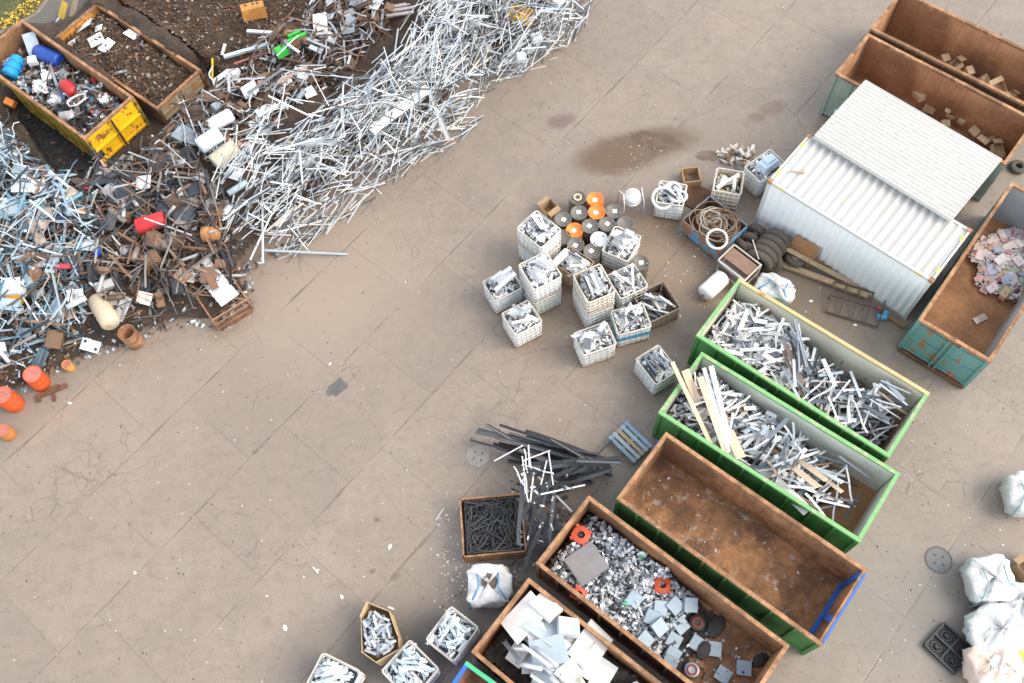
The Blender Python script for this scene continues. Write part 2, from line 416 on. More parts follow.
    for (px, py, rx, ry, rot, st, sc, soft) in [
        
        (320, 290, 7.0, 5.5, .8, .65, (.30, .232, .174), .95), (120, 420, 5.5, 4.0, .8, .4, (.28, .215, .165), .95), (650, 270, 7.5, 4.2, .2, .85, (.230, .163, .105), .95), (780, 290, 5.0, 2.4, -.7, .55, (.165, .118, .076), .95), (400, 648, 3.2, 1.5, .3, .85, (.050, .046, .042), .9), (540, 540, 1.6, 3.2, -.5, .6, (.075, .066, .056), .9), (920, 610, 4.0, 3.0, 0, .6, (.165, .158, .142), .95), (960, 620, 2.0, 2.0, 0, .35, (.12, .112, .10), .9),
        (636, 150, 3.0, 1.1, .25, .85, (.098, .058, .028), .5), (612, 163, 1.3, 1.1, 0, .65, (0.122, 0.065, 0.032), .8), (655, 141, 1.1, .5, -.2, .8, (.085, .048, .022), .25),
        (707, 156, .5, .3, 0, .8, (.10, .055, .026), .3), (560, 121, .7, .45, .3, .6, (0.101, 0.061, 0.054), .6), (772, 110, .8, .4, .4, .45, (0.144, 0.072, 0.036), .7), (757, 118, .4, .3, 0, .45, (0.115, 0.058, 0.032), .6),
        (690, 300, 4.2, 2.6, .5, .45, (.165, .112, .07), .9), (660, 225, 2.6, 1.6, .2, .5, (0.122, 0.076, 0.043), .9), (790, 300, 4.0, 1.6, -.7, .5, (.15, .105, .068), .8), (560, 345, 1.8, 1.1, .2, .35, (0.122, 0.090, 0.065), .9),
        (690, 345, .8, .5, 0, .4, (0.086, 0.050, 0.032), .6), (600, 215, 1.6, 1.3, 0, .5, (0.122, 0.072, 0.040), .7),
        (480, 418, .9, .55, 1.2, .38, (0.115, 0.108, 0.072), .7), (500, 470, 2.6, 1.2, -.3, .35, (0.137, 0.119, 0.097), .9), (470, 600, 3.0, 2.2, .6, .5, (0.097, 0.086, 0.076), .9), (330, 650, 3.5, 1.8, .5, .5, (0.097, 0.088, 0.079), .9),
        (465, 545, 1.0, 1.6, .2, .3, (0.259, 0.252, 0.238), .9), (850, 240, 3.0, .5, -.7, .45, (0.101, 0.072, 0.050), .8), (940, 610, 2.2, 1.5, 0, .35, (0.137, 0.122, 0.104), .9), (1000, 600, 2.0, 2.0, 0, .4, (0.122, 0.112, 0.101), .9),
        (300, 205, 5.5, .7, .9, .25, (0.324, 0.259, 0.202), .9), (70, 410, 3.0, .5, .7, .45, (0.302, 0.216, 0.158), .8), (225, 330, 1.0, .5, .6, .4, (0.158, 0.108, 0.072), .8), (250, 265, 1.2, .6, .7, .4, (0.144, 0.101, 0.072), .8),
        (376, 520, .13, .1, 0, .7, (0.086, 0.072, 0.065), .4), (330, 392, .2, .14, .6, .6, (0.072, 0.065, 0.061), .3), (255, 452, .16, .1, .6, .5, (0.094, 0.079, 0.072), .4), (395, 577, .22, .16, .6, .5, (0.094, 0.079, 0.065), .5), (373, 571, .14, .1, .6, .6, (0.086, 0.072, 0.061), .5)]:
        q = P(px, py)
        d = min(.9, rx*.9); b = blob(q.x, q.y, rx, ry, rot, soft, d, .9/max(.4, rx**.5))
        if st > .6 and rx < 3: b = k.math('MULTIPLY', b, k.math('ADD', .08, k.math('MULTIPLY', ragged, .92)))
        col = k.mix(k.math('MULTIPLY', b, st), col, sc)
    col = k.mix(k.math('MULTIPLY', lines, .62), col, (.075, .06, .05))
    h = k.math('SUBTRACT', k.math('ADD', k.math('MULTIPLY', n2, .3), k.math('MULTIPLY', n3, .25)), lines)
    k.bump(h, .35, .02)
    rg = k.math('ADD', .43, k.math('MULTIPLY', n2, .16))
    return k.out(col, rg, spec=.6)
mg = MB(); 
mg.add([(-400, -400, 0), (400, -400, 0), (400, 400, 0), (-400, 400, 0)], [(0, 1, 2, 3)])
tag(mg.build('ground', ground_material()), kind='structure')

# ---- materials of the bins
steel = plain('dull_steel', (.30, .30, .31), .45, .8)
dark_steel = plain('dark_steel', (.07, .065, .06), .6, .4)
rust_in = rusty('rust_brown_inside', (.19, .095, .046), (.40, .205, .092), 1.6, .15)
rust_floor = rusty('rust_scuffed_floor', (.14, .074, .04), (.36, .18, .075), 1.7, .6)
rust_rim = rusty('rust_worn_rim', (.20, .10, .046), (.42, .22, .105), 3.4, .4)
rust_orange = rusty('rust_orange_inside', (.30, .145, .07), (.48, .245, .12), .8)
rust_outer = rusty('rust_outer', (.09, .042, .022), (.2, .09, .04), 1.4, .12)
green_p = painted('green_paint', (.06, .20, .05), .34, (.15, .11, .05), rough=.65, dirt=.6)
green_rim = painted('green_rim_paint', (.16, .36, .13), .42, (.26, .24, .15), rough=.6, scale=4.5)
cream_rim = painted('cream_rim_paint', (.44, .36, .17), .25, (.25, .14, .05))
pale_in = painted('pale_grey_inside', (.56, .58, .50), .2, (.2, .12, .06), scale=1.2, dirt=.35)
pale_in2 = painted('pale_worn_inside', (.62, .60, .48), .32, (.24, .13, .06), scale=1.3, dirt=.3)
teal_p = painted('teal_paint', (.13, .29, .265), .4, (.22, .10, .045), scale=2.4)
bluegrey_in = painted('blue_grey_inside', (.29, .35, .37), .22, (.2, .1, .05), scale=1.5)
yellow_p = painted('yellow_paint', (.82, .47, .010), .42, (.16, .06, .02), scale=2.4)
greyteal_p = painted('grey_teal_paint', (.25, .31, .26), .3, (.22, .11, .045))
blue_p = painted('blue_paint', (.02, .12, .46), .12)
white_p = painted('white_container_paint', (.52, .515, .49), .16, (.40, .31, .2), scale=.9, dirt=.2)
white_side_lit = painted('white_container_side_lit', (.78, .79, .79), .1, (.45, .33, .2), scale=.9, dirt=.1)  # same container white, lightened to put the side walls' light into the colour
grimy_p = painted('grimy_white_paint', (.41, .40, .375), .25, (.32, .24, .15), scale=1.6, dirt=.35)
roof_p = painted('white_roof_sheet', (.46, .45, .42), .2, (.36, .30, .24), rough=.8, scale=.7, dirt=.3)
rust_floor_T = rusty('brown_board_floor', (.23, .115, .052), (.37, .19, .083), .9, .08)
black_rub = plain('black_rubber', (.03, .029, .028), .75)
yellow_tape = plain('yellow_tape', (.75, .5, .04), .5)

def bin_poly(x, y, yaw, L, W, m=.12):
    c, s = math.cos(yaw), math.sin(yaw)
    return [(x+c*a-s*b, y+s*a+c*b) for a, b in ((m, m), (L-m, m), (L-m, W-m), (m, W-m))]
BINS = {}
def container(key, name, label, x, y, yaw, L, W, h, outer, inner, rim, floor, group=None, cat='skip', rimside=None, doors=True, ribs=True, floor_z=.24, innerfar=None, endmat=None, ribstep=.72, backinner=None, x0in=None):
    r = thing(name, label, cat, (x, y, 0), yaw, group)
    BINS[key] = dict(root=r, poly=bin_poly(x, y, yaw, L, W), x=x, y=y, yaw=yaw, L=L, W=W, h=h, fz=floor_z+.02)
    zt = h-.10; a = .055; th = .04; z0 = .16
    nu = int(L/.16); nv = max(6, int((zt-z0)/.2))
    for si in (0, 1):
        m = MB()
        if si == 0: m.slab((.03, a, z0), (L-.06, 0, 0), (0, 0, zt-z0), th, nu, nv, .022, 1)
        else: m.slab((L-.03, W-a, z0), (-(L-.06), 0, 0), (0, 0, zt-z0), th, nu, nv, .022, 2)
        m.build('side_wall', [outer, (innerfar if si == 1 and innerfar else inner)], r)
    m = MB(); m.slab((a, W-a-.045, z0), (0, -(W-2*a-.09), 0), (0, 0, zt-z0), th, int(W/.16), nv, .02, 3)
    m.build('end_wall', [endmat or outer, x0in or inner], r)
    # the far end: a pair of doors with bars and hinges
    hw = (W-2*a-.09)/2
    for di in (0, 1):
        m = MB(); m.slab((L-a, a+.045+di*hw+.004, z0), (0, hw-.008, 0), (0, 0, zt-z0), th, 8, nv, .015, 4+di)
        d = m.build('door', [endmat or outer, backinner or inner], r)
        for zz in (z0+.3, (z0+zt)/2, zt-.25):
            b = MB(); b.box((L-a+.03, a+.03+(0 if di == 0 else 2*hw+.03), zz), (.06, .09, .16)); b.build('hinge', rust_outer, d)
        b = MB(); b.bar((L-a+.035, a+.045+hw+(.07 if di else -.07), z0-.05), (L-a+.035, a+.045+hw+(.07 if di else -.07), zt), .045, .045); b.build('lock_bar', endmat or outer, d)
        for zz in (z0+.12, z0+(zt-z0)*.5, zt-.1):
            b = MB(); b.bar((L-a+.022, a+.08+di*hw, zz), (L-a+.022, a+.02+(di+1)*hw-.06, zz), .04, .06); b.build('door_brace', endmat or outer, d)
    m = MB(); m.slab((a+th, a+th, floor_z), (L-2*a-2*th, 0, 0), (0, W-2*a-2*th, 0), .05, nu, int(W/.16), .012, 7); m.build('floor', [floor, dark_steel], r)
    rw = .115
    for nm, p, q, mm in (('top_rail', (0, rw/2, h-.05), (L, rw/2, h-.05), (rimside or rim)), ('top_rail', (0, W-rw/2, h-.05), (L, W-rw/2, h-.05), rim),
                     ('top_rail', (rw/2, rw, h-.052), (rw/2, W-rw, h-.052), rim), ('top_rail', (L-rw/2, rw, h-.052), (L-rw/2, W-rw, h-.052), rim)):
        m = MB(); 
        n = 10; P0, P1 = Vector(p), Vector(q)
        rg = random.Random(hash((key, p)) % 1000 if False else int(P0.x*71+P0.y*13+L*7))
        pts = [P0.lerp(P1, i/n)+Vector((0, 0, rg.uniform(-.008, .008))) for i in range(n+1)]
        for i in range(n):
            m.bar(pts[i], pts[i+1]+(pts[i+1]-pts[i])*0.004, rw, .10-.004*(i % 2))
        m.build(nm, mm, r)
    for cx_ in (.06, L-.06):
        for cy_ in (.06, W-.06):
            m = MB(); m.box((cx_, cy_, (h-.105)/2), (.115, .115, h-.105)); m.build('corner_post', outer, r)
    if ribs:
        n = max(2, int(L/ribstep))
        for i in range(1, n):
            for yy in (.022, W-.022):
                m = MB(); m.box((L*i/n, yy, (zt+z0)/2), (.07, .075, zt-z0)); m.build('side_rib', outer, r)
    for yy in (W*.28, W*.72):
        m = MB(); m.box((L/2, yy, .08), (L-.1, .12, .16)); m.build('skid', dark_steel, r)
    for yy in (.05, W-.05):
        m = MB(); m.box((L/2, yy, .19), (L-.24, .095, .10)); m.build('bottom_rail', outer, r)
    mask = polymask(BINS[key]['poly']); HG[mask] = floor_z+.012
    return r

GRP = 'open-top skips in the row at the lower right'
E_ = container('E', 'roll_off_skip', 'empty rust-brown skip with blue painted band inside its lower end', 1.867, 7.447, -.663, 6.70, 2.56, 2.06, green_p, rust_in, rust_rim, rust_floor, GRP)
G1_ = container('G1', 'roll_off_skip', 'bright green skip with long cream boards poking out over its end', 3.243, 10.067, -.638, 6.67, 2.475, 2.08, green_p, pale_in, green_rim, rust_floor_T, GRP)
G2_ = container('G2', 'roll_off_skip', 'green skip with one yellowed long rim, half full of white and dark offcuts', 4.574, 12.595, -.658, 6.62, 2.535, 2.125, green_p, pale_in2, green_rim, rust_floor_T, GRP)
for o in list(G2_.children):
    if o.name.startswith('top_rail') and abs(o.data.vertices[0].co.y-2.535) < .2 and abs(o.data.vertices[-1].co.x-o.data.vertices[0].co.x) > 3: o.data.materials[0] = cream_rim
C1_ = container('C1', 'roll_off_skip', 'rusty brown skip holding crushed silver scrap and pale blue square blocks', -.49, 5.631, -.677, 6.75, 2.52, 1.93, rust_outer, rust_in, rust_rim, rust_floor, GRP)
C2_ = container('C2', 'roll_off_skip', 'rusty skip cut off by the picture bottom, filled with white sheets and panels', -2.28, 3.25, -.672, 6.6, 2.56, 1.85, rust_outer, rust_in, rust_rim, rust_floor, GRP)
q = P(440, 683, 1.6)
C3_ = container('C3', 'roll_off_skip', 'small skip with bright green and blue rims at the bottom edge of the picture', -3.72, 1.15, -.60, 4.6, 2.3, 1.62, blue_p, rust_orange, painted('mint_rim_paint', (.06, .45, .2), .1), rust_floor, GRP)
for o in C3_.children:
    if o.name.startswith('top_rail') and abs(o.data.vertices[0].co.x-o.data.vertices[-1].co.x) < 1: o.data.materials[0] = blue_p
T_ = container('T', 'roll_off_skip', 'teal skip with double doors and a heap of coloured paper on its brown floor', 13.351, 11.499, .903, 6.42, 2.41, 2.12, teal_p, bluegrey_in, rust_rim, rust_floor_T, 'open-top skips at the upper right', endmat=teal_p, innerfar=rust_orange, x0in=rust_orange, ribs=True)
R1_ = container('R1', 'roll_off_skip', 'rust-orange skip beside the white cabin roof, carrying cardboard boxes', 10.30, 22.74, math.radians(-39.1), 6.5, 2.32, 2.22, greyteal_p, rust_orange, rust_rim, rust_floor_T, 'open-top skips at the upper right')
R2_ = container('R2', 'roll_off_skip', 'rust-orange skip at the upper right corner, outermost of the two side by side', 11.86, 24.72, math.radians(-38.0), 6.5, 2.35, 2.25, rust_outer, rust_orange, rust_rim, rust_floor_T, 'open-top skips at the upper right')
A_ = container('A', 'roll_off_skip', 'yellow-ended skip full of mixed metal junk with two blue containers', -21.874, 25.149, -.663, 6.55, 2.43, 1.74, painted('green_yellow_side', (.36, .24, .03), .4, (.08, .1, .03), scale=1.0), rust_in, rust_rim, rust_floor, 'old skips in the top left scrap heap', endmat=yellow_p)
B_ = container('B', 'roll_off_skip', 'rusty skip half sunk in brown dirt beside the yellow-ended skip', -19.42, 26.639, -.651, 6.05, 2.36, 1.052, rust_outer, rust_in, rust_rim, rust_floor, 'old skips in the top left scrap heap', endmat=painted('grey_rust_end', (.33, .27, .18), .42, (.22, .1, .035)), x0in=painted('orange_end', (.55, .23, .02), .45, (.15, .06, .02)))
# teal skip: outer doors are at its x=0 end in the picture -> give that end real door bars
for yy in (1.12, 1.29):
    m = MB(); m.bar((-.01, yy, .12), (-.01, yy, 2.02), .05, .05); m.build('lock_bar', teal_p, T_)
for zz in (.30, 1.1, 1.85):
    for y0_, y1_ in ((.12, 1.08), (1.33, 2.3)):
        m = MB(); m.bar((.02, y0_, zz), (.02, y1_, zz), .05, .05); m.build('door_brace', teal_p, T_)
m = MB(); m.box((-.03, 1.2, .12), (.08, 2.3, .1)); m.build('door_sill', rust_outer, T_)
m = MB(); m.box((-.02, 1.2, 2.06), (.05, .5, .12)); m.build('latch', rust_outer, T_)
# blue band and blue braces inside the low end of the empty skip
L = 6.70; W = 2.56; xi = L-.11
m = MB(); m.bar((xi-.05, .2, .32), (xi-.05, W-.2, .32), .16, .05); m.build('blue_band', blue_p, E_)
m = MB(); m.bar((xi-.03, W-.24, .36), (xi-.03, W-.24, 1.94), .05, .24, up=(0, 1, 0)); m.build('blue_band', blue_p, E_)
m = MB(); m.bar((xi-.03, 1.25, .36), (xi-.02, .8, 1.94), .04, .2, up=(0, 1, 0)); m.build('blue_band', blue_p, E_)
m = MB(); m.bar((L-.02, .14, 2.063), (L-.02, W-.14, 2.063), .05, .02); m.build('blue_band', blue_p, E_)
m = MB(); m.bar((L+.03, .1, 1.7), (L+.03, W-.1, 1.7), .05, .2); m.build('blue_bar', blue_p, E_)
for yy in (.25, 1.2, 2.2):
    m = MB(); m.bar((L+.01, yy, .3), (L+.01, yy, 1.6), .09, .05); m.build('blue_hook', blue_p, E_)
# blue gate catch on the near end
m = MB(); m.bar((-.04, 1.7, .5), (-.04, 2.3, 1.75), .08, .1); m.bar((-.04, 2.25, .4), (-.04, 2.25, 1.7), .08, .1); m.build('blue_hook', blue_p, E_)
# yellow skip: mid post and mid rail on the yellow end, dirt marks
m = MB(); m.bar((6.58, 1.2, .15), (6.58, 1.2, 1.6), .05, .05); m.build('end_post', dark_steel, A_)
m = MB(); m.bar((6.57, .1, .9), (6.57, 2.3, .9), .05, .06); m.build('end_rail', yellow_p, A_)

# ---- the white shipping container
def corrug(mb, o, u, v, depth, period, groove=0):
    """trapezoid corrugation: waves run along u, plate spans v, outer side along u x v"""
    o, u, v = Vector(o), Vector(u), Vector(v); L = u.length; ud = u.normalized(); nr = u.cross(v).normalized()
    n = max(1, round(L/period)); p = L/n; pts = []
    for i in range(n):
        for f, d in ((0, 0), (.22, 0), (.5, -depth), (.78, -depth)): pts.append((i*p+f*p, d))
    pts.append((L, 0))
    vs = [o+ud*x+nr*d for x, d in pts]+[o+ud*x+nr*d+v for x, d in pts]; k = len(pts)
    for i in range(k-1): mb.add([vs[i], vs[i+1], vs[k+i+1], vs[k+i]], [(0, 1, 2, 3)], groove if i % 4 in (1, 2) else 0)
WCL, WCW, WCH = 6.051, 2.428, 2.592
wc = thing('shipping_container', 'white corrugated shipping container with yellow corner marks on its roof', 'container', (7.34, 17.988, 0), -.707)
m = MB(); corrug(m, (.10, .08, WCH-.01), (WCL-.2, 0, 0), (0, WCW-.16, 0), .05, .29, 1); m.build('roof', [white_p, grimy_p], wc)
m = MB(); corrug(m, (.10, .02, .15), (WCL-.2, 0, 0), (0, 0, WCH-.27), .036, .28); m.build('side_panel', white_side_lit, wc)
m = MB(); corrug(m, (WCL-.10, WCW-.02, .15), (-(WCL-.2), 0, 0), (0, 0, WCH-.27), .036, .28); m.build('side_panel', white_side_lit, wc)
m = MB(); corrug(m, (.02, WCW-.10, .15), (0, -(WCW-.2), 0), (0, 0, WCH-.27), .04, .28); m.build('end_panel', white_p, wc)
for di in (0, 1):
    m = MB(); m.box((WCL-.04, .1+(WCW-.2)*(.25+.5*di), 1.33), (.05, (WCW-.2)/2-.01, 2.3)); d = m.build('door', white_p, wc)
    for f in (.3, .7):
        m = MB(); m.tube([(WCL+.01, .1+(WCW-.2)/2*(di+f), .15), (WCL+.01, .1+(WCW-.2)/2*(di+f), 2.5)], .018); m.build('lock_rod', steel, d)
for a_, b_ in (((.1, .04, WCH-.06), (WCL-.1, .04, WCH-.06)), ((.1, WCW-.04, WCH-.06), (WCL-.1, WCW-.04, WCH-.06)), ((.04, .1, WCH-.06), (.04, WCW-.1, WCH-.06)), ((WCL-.04, .1, WCH-.06), (WCL-.04, WCW-.1, WCH-.06))):
    m = MB(); m.bar(a_, b_, .08, .11); m.build('top_rail', white_p, wc)
    m = MB(); m.bar((*a_[:2], .08), (*b_[:2], .08), .08, .15); m.build('bottom_rail', white_p, wc)
for X in (.06, WCL-.06):
    for Y in (.06, WCW-.06):
        m = MB(); m.box((X, Y, WCH/2), (.12, .12, WCH-.25)); m.build('corner_post', white_p, wc)
        for Z in (.06, WCH-.05):
            m = MB(); m.box((X, Y, Z), (.17, .15, .12)); m.build('corner_casting', rust_rim if Z > 1 else white_p, wc)
        sx = 1 if X < 1 else -1; sy = 1 if Y < 1 else -1
        m = MB(); m.box((X+sx*.02, Y+sy*.42, WCH+.002), (.07, .26, .006)); m.build('corner_mark', yellow_tape, wc)
        if Y < 1:
            m = MB(); m.box((X+sx*.42, .0, WCH-.04), (.3, .012, .07)); m.build('corner_mark', yellow_tape, wc)
stick = MB(); stick.bar((0, 0, 0), (.42, -.06, .02), .05, .03); stick.box((.43, -.06, .02), (.06, .16, .035))
p = P(790, 171, WCH+.03); link('wood_stick', stick.mesh('wood_stick', plain('pale_wood', (.42, .30, .17))), 'short wooden stick lying on the white container roof', 'stick', None, Matrix.Translation(p))
# ---- the white flat-roofed cabin behind it
cabp = [P(814.5, 134.5, 2.9), P(864, 78, 2.9), P(1001, 157.5, 2.9), P(957.5, 220, 2.9)]
cyaw = math.atan2(cabp[2].y-cabp[1].y, cabp[2].x-cabp[1].x)
cab = thing('site_cabin', 'white flat-roofed cabin with a plain sheet roof behind the corrugated container', 'cabin', (cabp[0].x, cabp[0].y, 0), cyaw)
CL = (cabp[2]-cabp[1]).length; CW_ = (cabp[1]-cabp[0]).length
m = MB(); corrug(m, (0, 0, 2.9), (0, CW_, 0), (-CL, 0, 0), .02, .16, 1)
for i, v in enumerate(m.v): m.v[i] = (v[0]+CL, v[1], v[2]+.035*math.sin(v[1]/CW_*PI)-.02)
m.build('roof', [roof_p, plain('grimy_roof', (.39, .38, .35), .75, 0, .12)], cab)
m = MB(); m.box((CL/2, CW_/2, 2.78), (CL-.04, CW_-.04, .16)); m.build('roof_edge', white_p, cab)
for o_, u_ in (((.12, .12, .1), (CL-.24, 0, 0)), ((CL-.12, .12, .1), (0, CW_-.24, 0)), ((CL-.12, CW_-.12, .1), (-CL+.24, 0, 0)), ((.12, CW_-.12, .1), (0, -CW_+.24, 0))):
    m = MB(); corrug(m, o_, u_, (0, 0, 2.6), .03, .2); m.build('wall', white_p, cab)
m = MB(); m.box((CL/2, CW_/2, .05), (CL-.2, CW_-.2, .1)); m.build('base', dark_steel, cab)
m = MB(); m.bar((CL-.1, .3, 2.45), (CL-.1, CW_-.1, 2.45), .14, .1); m.build('gutter', painted('green_gutter', (.1, .14, .09), .3), cab)
# ================================================================ CAGES, DRUMS AND THE MIDDLE OF THE YARD
wire_w = plain('white_wire', (.74, .73, .70), .45, .1)
wire_rust = plain('rusty_wire', (.33, .22, .14), .6, .3)
wire_brown = plain('brown_mesh_wire', (.24, .19, .145), .6, .3)
liner_w = plain('white_tank_plastic', (.72, .73, .72), .5, 0, .06)
liner_g = plain('greenish_tank_plastic', (.52, .59, .49), .5, 0, .08)
liner_b = plain('bluish_tank_plastic', (.60, .67, .70), .5, 0, .06)
liner_o = plain('stained_tank_plastic', (.58, .46, .31), .55, 0, .15)
mesh_dark = plain('dark_mesh_side', (.12, .09, .065), .8)
blue_strap = plain('blue_strap', (.02, .26, .46), .5)
SCRAP_W = [(.74, .74, .72), (.56, .57, .58), (.72, .73, .73), (.30, .31, .33), (.75, .74, .72), (.13, .14, .15), (.68, .67, .64), (.44, .46, .48)]
SCRAP_M = [(.66, .68, .70), (.38, .42, .46), (.70, .71, .72), (.22, .26, .30), (.52, .56, .60), (.10, .12, .14), (.66, .62, .56)]
m_white = randmat('white_offcuts', SCRAP_W, .5)
m_metal = randmat('bright_metal_offcuts', SCRAP_M, .42, .45)
m_fill = NT('mixed_scrap_fill')
_vo = m_fill.n('TexVoronoi'); _vo.inputs['Scale'].default_value = 11; m_fill.l(m_fill.mapped(scale=(1, 2.2, 1)), _vo.inputs['Vector'])
_sv = m_fill.n('SeparateColor'); m_fill.l(_vo.outputs['Color'], _sv.inputs[0])
m_fill = m_fill.out(m_fill.ramp(_sv.outputs[0], [(0, (.03, .03, .03)), (.35, (.22, .23, .24)), (.5, (.55, .55, .54)), (.62, (.10, .10, .10)), (.85, (.62, .61, .6))], 'CONSTANT'), .6)
M_ALU_CHIPS = randmat('loose_chips', SCRAP_M, .45, .4, island=True)
M_WHITE_CHIPS = randmat('white_chips', SCRAP_W+[(.78, .78, .75)], .5, 0, island=True)

# profile prototypes, 1 m long along x, scaled by length
def proto(kind, w=.06, t=.03, mat=None):
    m = MB()
    if kind == 'flat': m.box((0, 0, 0), (1, w, t*.5))
    elif kind == 'square': m.box((0, 0, 0), (1, w, w*.8))
    elif kind == 'angle':
        m.box((0, 0, -t/2+.004), (1, w, .008)); m.box((0, -w/2+.004, .004), (1, .008, t))
    elif kind == 'channel':
        m.box((0, 0, -t/2+.004), (1, w, .008)); m.box((0, -w/2+.004, .004), (1, .008, t)); m.box((0, w/2-.004, .004), (1, .008, t))
    elif kind == 'tube': m.tube([(-.5, 0, 0), (-.17, 0, .0), (.17, 0, 0), (.5, 0, 0)], w/2, 8)
    elif kind == 'bent': m.tube([(-.5, 0, 0), (-.1, .012, 0), (.12, -.02, 0), (.42, .0, .0), (.5, .03, 0)], w/2, 7)
    elif kind == 'hooked': m.tube([(-.5, 0, 0), (.38, 0, 0), (.44, .03, 0), (.45, .14, 0), (.44, .26, 0)], w/2, 7)
    elif kind == 'bowed': m.tube([(-.5, -.05, 0), (-.25, .01, 0), (0, .03, 0), (.25, .01, 0), (.5, -.05, 0)], w/2, 7)
    elif kind == 'strip':
        n = 7; vs = []
        for i in range(n+1):
            x = -.5+i/n; z = .012*math.sin(i*2.1)+.004; y = .02*math.sin(i*.9)
            vs += [(x, y-w/2, z), (x, y+w/2, z), (x, y+w/2, z+t*.3), (x, y-w/2, z+t*.3)]
        fs = []
        for i in range(n):
            a = i*4
            for k in range(4): fs.append((a+k, a+4+k, a+4+(k+1) % 4, a+(k+1) % 4))
        fs += [(0, 1, 2, 3), (n*4+3, n*4+2, n*4+1, n*4)]
        m.add(vs, fs)
    return m
KINDS_ = ['flat', 'square', 'angle', 'channel', 'tube', 'bent', 'strip', 'bowed', 'hooked']
def protoset(name, mat, spec):
    """spec: list of (kind, width, thickness)"""
    return [(proto(k, w_, t_).mesh(name, mat, k in ('tube', 'bent', 'bowed', 'hooked')), w_, t_) for k, w_, t_ in spec]
_pm = MB(); _pm.box((0, 0, 0), (.5, .3, .015)); PANEL_ME = _pm.mesh('panel_scrap', m_white)
PR_CAGE_W = protoset('plastic_offcut', m_white, [('channel', .08, .05), ('flat', .10, .04), ('angle', .08, .05), ('square', .06, .05), ('flat', .14, .03), ('strip', .08, .04)])
PR_CAGE_M = protoset('metal_offcut', m_metal, [('channel', .09, .05), ('tube', .07, .07), ('flat', .08, .04), ('square', .06, .06), ('angle', .08, .05), ('tube', .1, .1)])
def drop_pieces(protos, name, label, cat, group, poly, n, lens, yaw=None, yawsd=3.2, tries=14, maxtilt=.75, sink=0.0):
    out = []
    for _ in range(n):
        me, w_, t_ = random.choice(protos)
        for k in range(tries):
            L = random.uniform(*lens)*(1 if k < 8 else .7)
            x, y = sample_in(poly); a = (yaw or 0)+random.gauss(0, yawsd) if yawsd < 3 else random.uniform(0, PI)
            M = drop_bar(x, y, a, L, w_, t_, poly, maxtilt, sink=sink)
            if M is not None: break
        if M is None: continue
        o = link(name, me, label, cat, group, M @ Matrix.Diagonal((L, 1, 1, 1))); out.append(o)
    return out
def chips(name, mat, poly, n, smin, smax, label, elong=3.0, z_up=0.0, flat=.35, mark=True, parent=None, tilt=.6):
    """many tiny loose bits nobody could count: one object"""
    m = MB(); m.jit = .55
    for _ in range(n):
        x, y = sample_in(poly); s = random.uniform(smin, smax); e = s*random.uniform(1, elong)
        z = hat(x, y)
        R = Matrix.Rotation(random.uniform(0, 2*PI), 3, 'Z') @ Matrix.Rotation(random.gauss(0, tilt), 3, 'Y') @ Matrix.Rotation(random.gauss(0, tilt), 3, 'X')
        m.box((x, y, z+s*.25+z_up), (e, s, s*flat), R, random.uniform(.5, 1))
        if mark: 
            i, j = gidx(x, y); HG[i, j] = max(HG[i, j], z+s*.35)
    o = m.build(name, mat); tag(o, label, None, None, 'stuff'); return o
def fill_mesh(name, poly, mat, label, rough=.05, step=2, skirt=None):
    """rough surface of packed scrap over part of the height grid"""
    mask = polymask(poly); ii, jj = np.where(mask)
    i0, i1, j0, j1 = ii.min(), ii.max(), jj.min(), jj.max()
    m = MB(); idx = {}
    for i in range(i0, i1+1, step):
        for j in range(j0, j1+1, step):
            if mask[i, j]:
                idx[(i, j)] = len(m.v); m.v.append((_XX[i]+random.uniform(-.4, .4)*GS, _YY[j]+random.uniform(-.4, .4)*GS, float(HG[i, j])-random.uniform(0, rough)))
    for (i, j), a in list(idx.items()):
        b, c, d = idx.get((i+step, j)), idx.get((i+step, j+step)), idx.get((i, j+step))
        if None not in (b, c, d): m.f.append((a, b, c, d)); m.mi.append(0)
    return tag(m.build(name, mat), label, None, None, 'stuff')

